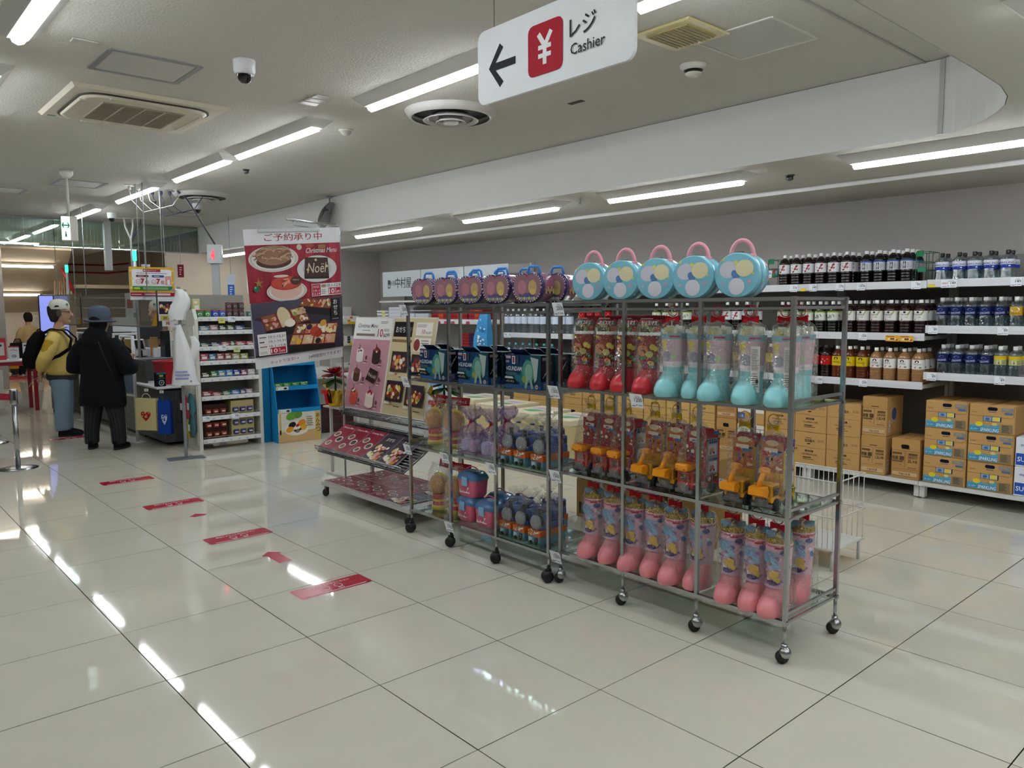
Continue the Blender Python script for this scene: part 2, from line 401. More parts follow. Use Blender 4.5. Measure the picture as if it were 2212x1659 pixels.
names = ['nearest strip light of the long row, right of the hanging sign', 'strip light of the long row cut off by the hanging cashier sign',
         'strip light of the long row right of the ceiling cassette', 'strip light of the long row nearest the round vent over the checkout',
         'strip light of the long row behind the looping ceiling cables', 'strip light of the long row beside the green exit sign',
         'strip light of the long row just beyond the glass barrier', 'farthest strip light of the long row over the end of the store']
for (a, c), nm in zip([(-1.25, -.25), (.70, 1.955), (2.70, 4.06), (4.31, 5.61), (6.25, 7.61), (8.5, 9.79), (10.84, 12.2), (12.9, 14.3)], names):
    strip_light(1.835, a, c, ZC, nm, 'long row of ceiling strip lights')
strip_light(-.12, .68, 1.95, ZC, 'bright strip light at the top left corner of the ceiling', 'left row of ceiling strip lights')
for k, (a, c) in enumerate([(-.9, .35), (2.7, 4.0), (6.3, 7.6)]):
    strip_light(-.12, a, c, ZC, 'ceiling strip light left of the view in the aisle row', 'left row of ceiling strip lights')
for x in (-2.4,):
    for a in (1.6, 4.4): strip_light(x, a, a+1.25, ZC, 'ceiling strip light over the sales floor left of the view', 'ceiling lights left of the view')
for x, a in ((2.0, -2.95), (.4, -2.95), (2.4, -4.6), (.6, -4.6), (-1.2, -4.6)): strip_light(x, a, a+1.25, ZL, 'unseen strip light added over the sales floor behind the viewer', 'added lights behind the viewer')  # unseen lamps added to brighten the near floor
names = ['strip light over the drinks wall cut off by the right edge', 'second strip light from the right over the drinks wall', 'third strip light from the right over the drinks wall',
         'strip light over the drinks wall just right of the hanging poster', 'strip light over the drinks wall left of the hanging poster', 'farthest strip light over the drinks wall near the cream wall']
for (a, c), nm in zip([(-1.5, -.2), (.60, 1.83), (2.45, 3.76), (4.55, 5.86), (6.7, 8.0), (8.75, 10.0)], names): strip_light(4.02, a, c, ZL, nm, 'strip lights over the drinks wall')
for a in (-3.0, -4.6): strip_light(4.02, a, a+1.25, ZL, 'strip light over the drinks wall right of the view', 'drinks wall lights right of the view')
# ---------------------------------------------------------------- ceiling fittings
def cassette():
    t = thing('air_conditioner', 'square beige ceiling cassette air conditioner with grey grille', 'air conditioner', (.76, 3.22, ZC-.001))
    W_ = .475; b = MB('d9d0bd')
    b.loft([[(-W_, -W_, 0), (W_, -W_, 0), (W_, W_, 0), (-W_, W_, 0)], [(-W_+.02, -W_+.02, -.022), (W_-.02, -W_+.02, -.022), (W_-.02, W_-.02, -.022), (-W_+.02, W_-.02, -.022)]], sm=False)
    fixn(b.build('panel', PAINT, t))
    def rr(w, h, r, n=6): return [(cx+r*math.cos(R(a0+90*k/n)), cy+r*math.sin(R(a0+90*k/n))) for cx, cy, a0 in ((w-r, -h+r, -90), (w-r, h-r, 0), (-w+r, h-r, 90), (-w+r, -h+r, 180)) for k in range(n+1)]
    b = MB('2a2622'); b.loft([[(x, y, -.018) for x, y in rr(.40, .40, .14)], [(x, y, -.030) for x, y in rr(.40, .40, .14)]]); fixn(b.build('air_slot', PAINT, t))
    b = MB('ddd4c2'); b.loft([[(x, y, -.02) for x, y in rr(.385, .385, .13)], [(x, y, -.034) for x, y in rr(.385, .385, .13)], [(x, y, -.040) for x, y in rr(.36, .36, .11)]]); fixn(b.build('front_panel', PAINT, t))
    for k in range(4):
        M_ = Matrix.Rotation(PI/2*k, 4, 'Z'); b = MB('d4cbb8')
        b.box(-.24, .24, .345, .382, -.045, -.036, M=M_, b=.004); b.build('louvre', PAINT, t)
    b = MB('574e42'); b.box(-.255, .255, -.255, .255, -.041, -.038); g_ = b.build('grille', PAINT, t)
    b = MB('b3a893')
    for k in range(18): b.box(-.25, .25, -.25+k*.0294-.004, -.25+k*.0294+.004, -.046, -.040)
    for k in range(5): b.box(-.25+k*.125-.005, -.25+k*.125+.005, -.255, .255, -.047, -.040)
    b.build('slats', PAINT, g_)
    b = MB('5f9f86'); b.box(-.43, -.38, .40, .43, -.0235, -.021); b.build('sticker', PRINT, t)
cassette()
def hatch(x0, x1, y0, y1, label, fr='8f9296', fw=.03, pc='c8c6c0', z=ZC):
    t = thing('access_hatch', label, 'access hatch', ((x0+x1)/2, (y0+y1)/2, z-.0005), 0, 'ceiling access hatches'); a, c = (x1-x0)/2, (y1-y0)/2
    for s in (-1, 1):
        b = MB(fr); b.box(-a, a, s*c-fw/2, s*c+fw/2, -.006, 0); b.build('frame_bar', PAINT, t)
        b = MB(fr); b.box(s*a-fw/2, s*a+fw/2, -c, c, -.0065, 0); b.build('frame_bar', PAINT, t)
    b = MB(pc); b.box(-a+fw/2+.003, a-fw/2-.003, -c+fw/2+.003, c-fw/2-.003, -.004, 0); b.build('panel', PAINT, t)
hatch(.30, .76, 1.99, 2.40, 'ceiling hatch with grey metal frame beside the ceiling cassette')
hatch(2.50, 2.94, -.49, -.05, 'flush white ceiling hatch at the upper right near the smoke detector', 'dedbd4', .012, 'c6c4bc')
hatch(1.02, 1.46, 6.6, 7.05, 'ceiling hatch with grey frame beside the exit sign stem')
hatch(2.75, 3.2, 8.6, 9.05, 'ceiling hatch with thin frame over the checkout post')
hatch(.45, .9, 7.6, 8.05, 'ceiling hatch at the far left above the exit sign')
def dome_cam(x, y, label, z=ZC, stem=0):
    t = thing('security_camera', label, 'security camera', (x, y, z-.001), 0, 'dome security cameras')
    b = MB('d9dadb'); b.lathe([(.050, -.075), (.058, -.06), (.060, 0)], 20, cap=False); b.build('housing', PLAST, t)
    b = MB('b9babb'); b.lathe([(.040, -.078), (.052, -.074)], 20, cap=True); b.build('ring', PLAST, t)
    b = MB('0d0d10'); b.lathe([(.002, -.122), (.018, -.118), (.032, -.106), (.040, -.09), (.043, -.075)], 20, cap=False); b.build('dome', mat('dark_dome', '0d0d10', .06, spec=.8), t)
    if stem: b = MB('c9cacb'); b.cyl((0, 0, 0), (0, 0, stem), .012, 10); b.build('stem', PLAST, t)
    return t
for x, y, l in [(.90, 1.73, 'large dome camera on the ceiling above the floor stickers'), (2.755, 7.6, 'dome camera beside the sloping conduit of the checkout post'), (2.19, 9.25, 'dome camera left of the twin checkout cables'),
                (2.4, 12.5, 'far dome camera beyond the glass barrier')]: dome_cam(x, y, l)
dome_cam(2.85, 10.1, 'low dome camera between the points sign and the plastic bags', 2.16, ZC-2.16)
def diffuser(x, y, r, label):
    t = thing('air_diffuser', label, 'air vent', (x, y, ZC-.001), 0, 'round ceiling air diffusers')
    b = MB('cfcdc8'); b.lathe([(r*.86, -.045), (r*.9, -.05), (r, -.012), (r*1.02, 0)], 36, cap=False); b.build('outer_ring', PAINT, t)
    b = MB('1b1a19'); b.lathe([(.001, -.004), (r*.88, -.004)], 24, cap=False); b.build('throat', PAINT, t)
    for q, z in ((.62, -.062), (.34, -.075)):
        b = MB('c9c7c2'); b.lathe([(r*q*.62, -.012), (r*q*.9, z*.85), (r*q, z), (r*q*.97, z-.004), (r*q*.8, z*.8)], 32, cap=False); b.build('cone_ring', PAINT, t)
    b = MB('cfcdc8'); b.lathe([(.001, -.082), (r*.16, -.082), (r*.18, -.07), (r*.12, -.03)], 20, cap=False); b.build('centre_disc', PAINT, t)
diffuser(2.42, 1.88, .31, 'large round ceiling air diffuser below the strip light'); diffuser(2.5, 6.75, .31, 'far round ceiling air diffuser over the checkout')
def smoke(x, y, z, r, label, group=None, col='d8d5cb', dk='2c2b29'):
    t = thing('smoke_detector', label, 'smoke detector', (x, y, z-.001), 0, group)
    b = MB(col); b.lathe([(r*.72, -.03), (r, -.012), (r, 0)], 20, cap=False); b.build('base', PLAST, t)
    b = MB(dk); b.lathe([(r*.5, -.052), (r*.55, -.028)], 16); b.build('vent_band', PLAST, t)
    b = MB(col); b.lathe([(r*.30, -.066), (r*.5, -.058), (r*.62, -.048), (r*.6, -.044)], 16); b.build('cap', PLAST, t)
smoke(2.83, .18, ZC, .075, 'white smoke detector on the ceiling right of the sign')
def head(x, y, z, label):
    t = thing('sprinkler', label, 'sprinkler', (x, y, z-.001), 0, 'small ceiling sprinkler heads')
    b = MB('4a4742'); b.lathe([(.03, -.008), (.034, 0)], 14); b.build('collar', DARKST, t)
    b = MB('1f1e1d'); b.lathe([(.012, -.04), (.026, -.03), (.024, -.008)], 12); b.build('head', DARKST, t)
for x, y, z, l in [(2.25, 4.9, ZC, 'dark sprinkler head on the ceiling left of the poster stand'), (2.28, 7.75, ZC, 'dark sprinkler head above the points sign'), (4.35, 3.6, ZL, 'sprinkler head under the third drinks wall light'), (4.35, .42, ZL, 'sprinkler head right of the second drinks wall light')]: head(x, y, z, l)
t = thing('motion_sensor', 'small round white motion sensor left of the large diffuser', 'sensor', (2.145, 2.82, ZC-.001))
b = MB('d8d2bd'); b.lathe([(.05, -.012), (.055, 0)], 18); b.build('base', PLAST, t)
b = MB('b9b7b0'); b.lathe([(.004, -.045), (.025, -.04), (.04, -.025), (.045, -.01)], 16, cap=False); b.build('lens', PLAST, t)
t = thing('exhaust_vent', 'yellowed square ceiling vent behind the cashier sign', 'air vent', (2.36, -.08, ZC-.001))
b = MB('cfc18c'); b.box(-.17, .17, -.17, .17, -.014, 0, b=.006); b.build('frame', PLAST, t)
b = MB('a89a6a'); b.box(-.12, .12, -.12, .12, -.02, -.012); b.build('filter', PLAST, t)
b = MB('8f8256')
for k in range(10): b.box(-.12, .12, -.11+k*.024, -.105+k*.024, -.024, -.019)
b.build('slats', PLAST, t)
def outlets(x, y, label, n=3, rz=.0, col='c8c5bd'):
    t = thing('power_outlet', label, 'outlet', (x, y, ZC-.001), rz, 'ceiling power outlets')
    for k in range(n): b = MB(col); b.box(-.06, .06, (k-(n-1)/2)*.09-.035, (k-(n-1)/2)*.09+.035, -.008, 0, b=.003); b.build('cover_plate', PLAST, t)
    return t
outlets(1.57, 2.2, 'row of three blank ceiling outlet plates'); outlets(.17, 1.95, 'small square ceiling plate beside the top left strip light', 1)
outlets(1.20, 7.3, 'small ceiling plate beside the exit sign hatch', 1)
b = MB('3b3632'); b.box(-.02, .02, -.06, .06, -.003, 0); tag(b.build('dark_mark', PRINT, None, (2.9, 1.15, ZC-.001)), 'dark torn mark on the ceiling above the white fascia', 'ceiling mark')
def hook(x, y, z, l):
    b = MB('5a5852'); b.tube([(0, 0, 0), (0, 0, -.03), (.012, 0, -.042), (0, 0, -.055), (-.012, 0, -.045)], .0025, 6); tag(b.build('small_hook', DARKST, None, (x, y, z)), l, 'hook', 'small ceiling hooks')
hook(3.1, -1.0, ZC, 'small metal ceiling hook inside the curved fascia'); hook(4.0, 2.15, ZL, 'small metal ceiling hook left of the second drinks wall light')
# hanging cashier sign
t = thing('cashier_sign', 'hanging white cashier sign with black arrow and red yen square', 'hanging sign', (.975, -.56, 2.197), RA)
Ws, Hs = .745, .262
def rr2(w, h, r, n=4): return [(cx+r*math.cos(R(a0+90*k/n)), cy+r*math.sin(R(a0+90*k/n))) for cx, cy, a0 in ((w/2-r, r, -90), (w/2-r, h-r, 0), (-w/2+r, h-r, 90), (-w/2+r, r, 180)) for k in range(n+1)]
b = MB('e8eaee'); b.prism(rr2(Ws, Hs, .035), -.006, .006, 'y'); fixn(b.build('board', mat('sign_board', None, .4), t))
a = Art(.0003); cy = .121
a.line([(-.238, cy+.068), (-.296, cy), (-.238, cy-.068)], .026, '1d2126'); a.line([(-.30, cy), (-.163, cy)], .026, '1d2126')
a.rrect(-.098, .040, .168, .170, .024, 'b3142c')
a.line([(-.046, .176), (-.015, .132)], .018, 'f3f3f3'); a.line([(.016, .176), (-.015, .132)], .018, 'f3f3f3'); a.line([(-.015, .140), (-.015, .072)], .018, 'f3f3f3')
a.rect(-.046, .122, .062, .015, 'f3f3f3'); a.rect(-.046, .094, .062, .015, 'f3f3f3')
a.text('レジ', .160, .126, .060, '1d2126', .012, w=.115); a.text('Cashier', .182, .070, .035, '1d2126', .004, w=.15)
a.build('lettering', t, (0, -.007, 0))
for x in (-.285, .285): b = MB('8a8a88'); b.cyl((x, 0, Hs), (x, 0, ZC-2.197), .0015, 6); b.build('wire', DARKST, t)
# dark hanging display at the left edge
t = thing('hanging_display', 'black edged hanging display cut off by the left edge', 'display', (-.34, 1.45, 2.52), R(-20))
b = MB('17171a'); b.box(-.3, .055, -.02, .02, 0, .20, b=.012); b.build('case', PLAST, t)
b = MB('2c2c30'); b.cyl((-.12, 0, .2), (-.12, 0, .278), .012); b.build('stem', PLAST, t)
# exit sign
t = thing('exit_sign', 'green and white hanging exit direction sign on a white stem', 'exit sign', (.93, 6.0, 2.13), R(-12))
b = MB('d9d6cc'); b.box(-.055, .085, 0, .12, 0, .235, b=.006); b.build('case', PLAST, t)
b = MB('dff3ea'); b.box(-.052, .02, -.004, .0, .006, .228); b.build('light_panel', mat('lit_exit_panel', None, .4, emit='d8fff0', es=1.2), t)
a = Art(); a.line([(-.044, .145), (.012, .145)], .012, '1f8f6a')
for s, x in ((1, -.046), (-1, .014)): a.line([(x+s*.014, .17), (x, .145), (x+s*.014, .12)], .010, '1f8f6a')
a.rect(-.024, .035, .014, .05, '1f8f6a'); a.rect(-.021, .062, .008, .02, 'dff3ea'); a.build('pictogram', t, (0, -.0045, 0))
b = MB('d9d6cc'); b.cyl((.015, .06, .235), (.015, .06, .62), .011); b.build('stem', PLAST, t)
b = MB('e2e0d8'); b.lathe([(.03, .60), (.058, .635), (.06, .668)], 18, M=Matrix.Translation((.015, .06, 0))); b.build('canopy', PLAST, t)
# convex mirror seen from behind
t = thing('security_mirror', 'dark backed oval security mirror hanging by the lowered ceiling', 'mirror', (3.66, 5.95, 2.57), 0)
T_ = Matrix.Rotation(R(38), 4, 'Z')@Matrix.Rotation(R(-62), 4, 'X')
b = MB('6d6a60'); b.lathe([(.002, .05), (.08, .042), (.14, .02), (.17, 0), (.172, -.008)], 24, M=T_, cap=False); b.build('back_shell', PLAST, t)
b = MB('cfd2d4'); b.lathe([(.168, -.004), (.12, .018), (.002, .036)], 24, M=T_, cap=False); b.build('mirror_face', mat('mirror_glass', 'd8dcde', .03, 1.0), t)
b = MB('a5a6a6'); b.tube([(.07, .04, .228), (.07, .04, .1), (.05, .02, .05), (.0, 0, .02)], .008, 8); b.lathe([(.03, .21), (.035, .228)], 14, M=Matrix.Translation((.07, .04, 0))); b.build('bracket', PAINT, t)
# ================================================================ drinks wall: shelf units, bottles, cartons
SHC = 'd4d4d0'
def price_tag(parent, x, z, txt_, w=.062, h=.058, y=-.012, tilt=0., name='price_tag', extra=None):
    a = Art(.0002); a.rect(-w/2, 0, w, h, 'e9edf4')
    if txt_: a.text(txt_, w*.44, h*.42, h*.30, '17181c', .01, 'r', w=min(w*.6, h*.17*len(txt_)*1.15))
    a.bars(-w*.05, h*.72, w*.5, h*.16, 2, '8b8f98', 3); a.rect(-w*.42, h*.10, w*.28, h*.06, '55585f'); a.rect(-w*.08, h*.16, w*.1, h*.08, '777a82'); a.rect(w*.12, h*.16, w*.3, h*.06, '8a8d94')
    if extra: extra(a, w, h)
    return a.build(name, parent, (x, y, z), (tilt, 0, 0))
def shelf_unit(y0, y1, zs, label, x=5.2, D=.585, base=.13, col=SHC, back='77736e', front_in=0.0, top=None, rail=True):  # default back grey is darkened for the shade inside the shelves
    W_ = y1-y0; t = thing('shelf_unit', label, 'shelf unit', (x, (y0+y1)/2, 0), RA, 'shelf units along the drinks wall')
    H = top or max(zs)+.02
    b = MB(back); b.box(-W_/2+.002, W_/2-.002, D-.02, D-.006, .05, H); b.build('back_panel', PAINT, t)
    for s in (-1, 1):
        b = MB('cfcfca'); b.box(s*(W_/2-.016)-.014, s*(W_/2-.016)+.014, D-.06, D-.02, 0, H); b.build('upright', PAINT, t)
        b = MB(col); b.box(s*(W_/2-.02)-.018, s*(W_/2-.02)+.018, .02, .075, .012, base-.025); b.lathe([(.012, 0), (.012, .014)], 10, M=Matrix.Translation((s*(W_/2-.02), .045, 0))); b.build('foot', PAINT, t)
    b = MB(col); b.box(-W_/2+.002, W_/2-.002, 0, D-.06, base-.03, base); b.build('base_shelf', PAINT, t)
    for z in zs:
        b = MB(col); b.box(-W_/2+.002, W_/2-.002, front_in, D-.06, z-.028, z); d = b.build('shelf', PAINT, t)
        if rail:
            b = MB('dcdde2'); b.box(-W_/2+.004, W_/2-.004, front_in-.010, front_in-.001, z-.034, z+.022); b.box(-W_/2+.004, W_/2-.004, front_in-.013, front_in-.001, z-.012, z-.008); b.build('price_rail', mat('price_rail_plastic', None, .2), d)
    return t
C0 = shelf_unit(-1.125, -.225, [1.62, 1.285, .94], 'rightmost grey shelf unit with clear bottles and blue sparkling cartons', D=.585, top=1.83)
C1 = shelf_unit(-.225, .675, [1.615, 1.225, .86], 'shelf unit of dark tea and coffee bottles second from the right', front_in=.01)
C2 = shelf_unit(.675, 1.575, [1.615, 1.225, .86], 'shelf unit behind the near end of the wheeled rack, third from the right', front_in=.01)
C3 = shelf_unit(1.575, 2.475, [1.615, 1.225, .86], 'shelf unit behind the middle of the gift boots, fourth from the right', front_in=.01)
C4 = shelf_unit(2.475, 3.375, [1.615, 1.225, .86], 'shelf unit behind the gap between the two racks', front_in=.01)
C5 = shelf_unit(3.375, 4.58, [1.55, 1.15, .76], 'shelf unit of clear water bottles seen through the left rack', front_in=.01)
for par, yc, L in ((C0, -.675, [(-.378, 1.58, '149', 1), (-.801, 1.58, '149', 0), (-.284, 1.245, '89', 0), (-.737, 1.245, '89', 0), (-.288, .90, '89', 0), (-.734, .90, '89', 0)]),
                   (C1, .225, [(.654, 1.575, '648', 0), (.429, 1.575, '179', 0), (.259, 1.575, '1074', 0), (-.149, 1.575, '99', 0), (.233, 1.185, '159', 0), (.581, .82, '209', 0), (.217, .82, '209', 0)]),
                   (C2, 1.125, [(.825, 1.575, '318', 0), (1.06, 1.70, '99', 0)]), (C5, 3.98, [(4.50, 1.11, '49', 0), (4.43, 1.11, '49', 0)])):
    for y, z, s, new in L:
        par_y = -.014 if par is C0 else -.006
        price_tag(par, -(y-yc), z, s, w=.105 if new else .066, y=par_y-.003, extra=(lambda a, w, h: a.text('NEW!', -w*.42, h*.45, h*.2, 'c8102e', .01, 'l', sh=.2)) if new else None)
for yy, zz in ((-.262, 1.585), (.735, 1.578)):
    a = Art(); a.rect(-.022, 0, .044, .022, 'e8c832'); par, yc = (C0, -.675) if yy < 0 else (C2, 1.125); a.build('shelf_marker', par, (-(yy-yc), -.017, zz))
a = Art()
for k in range(2):
    x = k*.105; a.rect(x, 0, .10, .045, 'e7b23a'); a.ell(x+.05, .012, .035, .016, 'f0ede6', a0=0, a1=180); a.rect(x+.035, .012, .032, .014, '6b4233'); a.rect(x+.006, .034, .06, .006, 'b5541f'); a.rect(x+.075, .006, .018, .012, 'c84a2b')
a.build('promo_card', C1, (-(-.02-.225)-.075, -.012, 1.183))
# ---------------------------------------------------------------- bottles
LIQ = mat('dark_liquid_bottle', None, .12, spec=.6)
def bottle(name, cat_label, h, r, body, cap, art, ribs=True, m=None, sq=1.0, lab=(.42, .70), neck=.0125, shoulder=.74, fill=None):
    t = thing(name, cat_label, 'bottle')
    zs = h-.022; P_ = [(r*.80, 0), (r*.97, .006), (r, .018)]
    z0, z1 = h*lab[0], h*lab[1]
    if ribs:
        k = 4
        for i in range(k):
            za = .02+(z0-.024)*i/k; zb = .02+(z0-.024)*(i+1)/k; P_ += [(r*.93, za+(zb-za)*.15), (r, za+(zb-za)*.5), (r*.99, za+(zb-za)*.8)]
    P_ += [(r*.985, z0-.002), (r*.97, z0), (r*.97, z1), (r, z1+.003), (r*.97, h*shoulder), (r*.72, h*(shoulder+.08)), (r*.40, h*(shoulder+.145)), (neck*1.02, zs-.012), (neck, zs)]
    b = MB(body); b.lathe(P_, 14); b.build('body', m or LIQ, t)
    if fill: b = MB(fill); b.lathe([(r*.78, .004), (r*.9, .02), (r*.9, h*.60)], 12); b.build('liquid', thin('water_fill', 'c9dbe6', .04, .02), t)
    b = MB(cap); b.lathe([(neck*1.15, zs-.004), (neck*1.22, zs), (neck*1.22, h-.002), (neck*1.05, h)], 12); b.build('cap', PLAST, t)
    q = r*.975
    lb = MB(art['base']); lb.lathe([(q+.0008, z0+.001), (q+.0008, z1-.001)], 20, cap=False); l_ = lb.build('label', GLOSSP, t)
    a = Art(.00035); art['draw'](a, q, z1-z0)
    if a.v: a.build('print', l_, (0, 0, 0), fn=around(q, z0, .0012), m=GLOSSP)
    return t
def d_plum(a, r, h):
    a.text('梅', -.018, h*.45, h*.2, 'a8404c', .01); a.bars(-.03, h*.2, .012, h*.2, 2, 'b06a72', 1)
    for x, y, q in ((.018, h*.78, .012), (.006, h*.45, .011), (.022, h*.42, .009), (-.006, h*.18, .010), (.012, h*.62, .008)): a.ell(x, y, q, q*.7, '8f2a33' if q > .0095 else 'b34a50', 10, 40)
    a.bars(-.03, h*.82, .02, h*.08, 1, '444444', 2)
def d_coffee(a, r, h):
    a.rect(-r*3, h*.84, r*6, h*.16, '3f62a8', 24); a.rect(-.008, h*.1, .02, h*.68, '2b2a2c'); a.text('珈琲', .002, h*.28, h*.3, 'd8d6d2', .01, w=.014); a.bars(.018, h*.15, .022, h*.55, 5, '8d8f94', 4); a.bars(-.04, h*.15, .024, h*.55, 5, '9a9ca2', 5)
def d_spark(a, r, h):
    a.rect(-r*3.05, 0, r*6.1, h*.40, '263f9e', 28); a.text('SPARKLING', .0, h*.46, h*.26, '24317e', .012, w=r*2.6); a.bars(-.02, h*.8, .04, h*.10, 1, '3a4a92', 2); a.bars(-.025, h*.22, .04, h*.12, 1, 'cfd8f2', 6); a.rect(.022, h*.16, .012, h*.12, 'e6e9f6')
def d_tea(a, r, h):
    a.rect(-r*3, h*.86, r*6, h*.14, '8fae3c', 24); a.text('茶', 0, h*.22, h*.4, '20221d', .01); a.line([(.018, h*.7), (.03, h*.4)], .006, '5d8a34'); a.ell(-.02, h*.3, .005, .008, '2b3a20')
def d_ptea(a, r, h):
    a.text('午後の紅茶', -.002, h*.52, h*.17, '24211f', .008, w=.052); a.text('おいしい無糖', -.002, h*.30, h*.10, '4a4542', .004, w=.046); a.ell(0, h*.84, .009, .008, '3a3330'); a.ell(-.018, h*.12, .004, .007, 'c8652f')
    a.line([(.02, h*.55), (.038, h*.95)], .010, '9ab24a')
def d_navy(a, r, h):
    a.text('STRONG', 0, h*.16, h*.24, 'b9c4dd', .012, w=r*1.7, rot=6); a.ell(0, h*.68, .018, h*.16, '55679f', 12); a.ell(.006, h*.70, .008, h*.07, '1e2c62', 10)
def d_lemon(a, r, h):
    a.ell(0, h*.66, r*.72, h*.26, 'efe9d2', 16); a.text('STRONG', 0, h*.10, h*.24, '8a6420', .012, w=r*1.6); a.bars(-.018, h*.58, .036, h*.16, 2, '7a6a42', 2)
def d_lem2(a, r, h):
    a.rect(-r*3.05, h*.62, r*6.1, h*.38, 'd9b91f', 24); a.rect(-.02, h*.1, .024, h*.42, 'd9d6b8'); a.fan([(-.013, h*.18), (-.003, h*.18), (-.008, h*.36)], (-.008, h*.23), '3c4a3a'); a.bars(.01, h*.1, .02, h*.4, 5, '7c7d66', 5)
def d_cola(a, r, h): a.line([(-.03, h*.35), (-.01, h*.6), (.012, h*.4), (.032, h*.62)], h*.10, 'efe6e4'); a.ell(-.02, h*.25, .009, h*.12, 'e8d0d0')
def d_ytea(a, r, h): a.ell(0, h*.74, .016, h*.18, '2a241a', 12); a.text('午後の紅茶', 0, h*.30, h*.17, '2b2418', .008, w=.05); a.bars(-.02, h*.08, .042, h*.12, 1, 'a06a18', 2); a.ell(.026, h*.30, .006, .009, 'd88a28')
def d_mtea(a, r, h): a.ell(0, h*.76, .015, h*.16, '4a3324', 12); a.text('午後の紅茶', 0, h*.44, h*.15, '3a2a22', .008, w=.05); a.ell(.024, h*.2, .010, h*.09, '7a8a72', 10); a.line([(-.014, h*.12), (-.006, h*.3)], .006, 'c23b34')
def d_water(a, r, h):
    a.poly([(-r*.3, 0), (r*1.5, 0), (r*1.5, h*.34), (r*.7, h*.36), (r*.3, h*.22)], '2f74c8'); a.bars(-.03, h*.45, .008, h*.4, 4, '7f93c4', 3); a.bars(.004, h*.4, .010, h*.3, 3, '9fb0d6', 4)
BK = dict(
    plum=('plum tea bottle', .272, .047, '1a0e0f', 'f0f0ee', dict(base='e4e4e8', draw=d_plum), True, None),
    coffee=('black coffee bottle', .268, .044, '0f0b0a', 'f0f0ee', dict(base='c9cad2', draw=d_coffee), True, None),
    spark=('sparkling water bottle', .215, .046, 'ffffff', '121214', dict(base='dfe3f2', draw=d_spark), False, WATERB),
    tea=('green tea bottle', .268, .044, '12130d', 'e8e8e6', dict(base='e2e4da', draw=d_tea), True, None),
    ptea=('unsweetened tea bottle', .272, .047, '220b0c', 'efefed', dict(base='e7e5e2', draw=d_ptea), True, None),
    navy=('navy label soda bottle', .225, .040, 'ffffff', 'd9d9d8', dict(base='1d2758', draw=d_navy), False, WATERB),
    lemon=('yellow label soda bottle', .225, .040, 'ffffff', 'efefee', dict(base='c9a23c', draw=d_lemon), False, WATERB),
    lem2=('lemon soda bottle', .225, .040, 'ffffff', 'efefee', dict(base='b5b47a', draw=d_lem2), False, WATERB),
    cola=('cola bottle', .275, .045, '160806', '2a2422', dict(base='b3201f', draw=d_cola), True, None),
    ytea=('lemon tea bottle', .272, .044, '5e270f', 'e9e9e4', dict(base='dcc21f', draw=d_ytea), True, None),
    mtea=('milk tea bottle', .268, .046, '9a7048', 'efece6', dict(base='e9e6e2', draw=d_mtea), True, None),
    water=('clear water bottle', .30, .046, 'ffffff', 'c9d8e6', dict(base='d9e2f4', draw=d_water), True, WATERB),
    bwater=('blue capped water bottle', .29, .046, 'ffffff', '63b4c8', dict(base='a9cbe6', draw=d_water), True, WATERB))
PROTO = {}
def bottles(kind, ys, z, where, x=5.262, group=None, order=None, jit=.004, rz=0., back=0, backlabel=None):
    nm, h, r, body, cap, art, ribs, m = BK[kind]; n = len(ys); g = group or nm+'s '+where
    look = {'plum': 'dark bottle with plum red print', 'coffee': 'black coffee bottle with blue edged label', 'spark': 'clear sparkling bottle with black cap', 'tea': 'dark green tea bottle with white label',
            'ptea': 'dark red tea bottle with white label', 'navy': 'clear soda bottle with navy label', 'lemon': 'soda bottle with yellow label', 'lem2': 'lemon soda bottle with pale yellow label', 'cola': 'cola bottle with red label',
            'ytea': 'amber tea bottle with yellow label', 'mtea': 'brown milk tea bottle with white label', 'water': 'clear water bottle with blue wave label', 'bwater': 'clear water bottle with blue cap'}[kind]
    for i, y in enumerate(ys):
        lb = f'{nth(i, n)} {look} {where}' if n > 1 else f'{look} {where}'
        loc = (x+rnd.uniform(-jit, jit), y, z+.0005); rot = RA+rz+rnd.uniform(-.15, .15)
        if kind not in PROTO:
            p = bottle('bottle', lb, h, r, body, cap, art, ribs, m); p['group'] = g; PROTO[kind] = p; p.location = loc; p.rotation_euler = (0, 0, rot)
        else: dup(PROTO[kind], loc, rot, lb, g)
        for k in range(back):
            dup(PROTO[kind], (x+(k+1)*(2.1*r+.006), y+rnd.uniform(-.002, .002), z+.0005), rot, f'{nth(i, n)} {look.split(" with ")[0]} of the {ORD[k+1]} row {where}', g+' rear rows')
T1, T2, T3 = 'on the top shelf', 'on the middle shelf', 'on the lower shelf'
bottles('plum', [.948, .839, .732, .625, .518, .411], 1.615, T1, back=2); bottles('coffee', [.255, .154, .053, -.05], 1.615, T1, back=2)
bottles('spark', [-.291, -.406, -.505, -.61, -.716], 1.62, T1, x=5.29, back=1)
bottles('tea', [.955, .835, .725, .618, .512], 1.225, T2, back=1); bottles('ptea', [.375, .268, .16, .05, -.06, -.168], 1.225, T2, back=2)
bottles('navy', [-.31, -.405, -.50, -.595, -.69], 1.285, T2, back=2, x=5.28); bottles('lemon', [-.79, -.885], 1.285, T2, back=1)
bottles('cola', [.655, .556], .86, T3, back=1); bottles('ytea', [.46, .36, .26], .86, T3, back=1); bottles('mtea', [.15, .045, -.06, -.165], .86, T3, back=2)
bottles('navy', [-.33, -.425, -.52, -.615], .94, T3, back=2, x=5.28); bottles('lem2', [-.71, -.80], .94, T3, back=1, rz=.4)
bottles('water', [4.52, 4.42, 4.32, 4.22, 4.10, 4.0, 3.9, 3.8, 3.7, 3.6, 3.49], 1.15, 'seen through the left rack')
bottles('bwater', [4.50, 4.38, 4.26, 4.14, 4.02, 3.90, 3.77, 3.64], .76, 'below the clear water bottles')
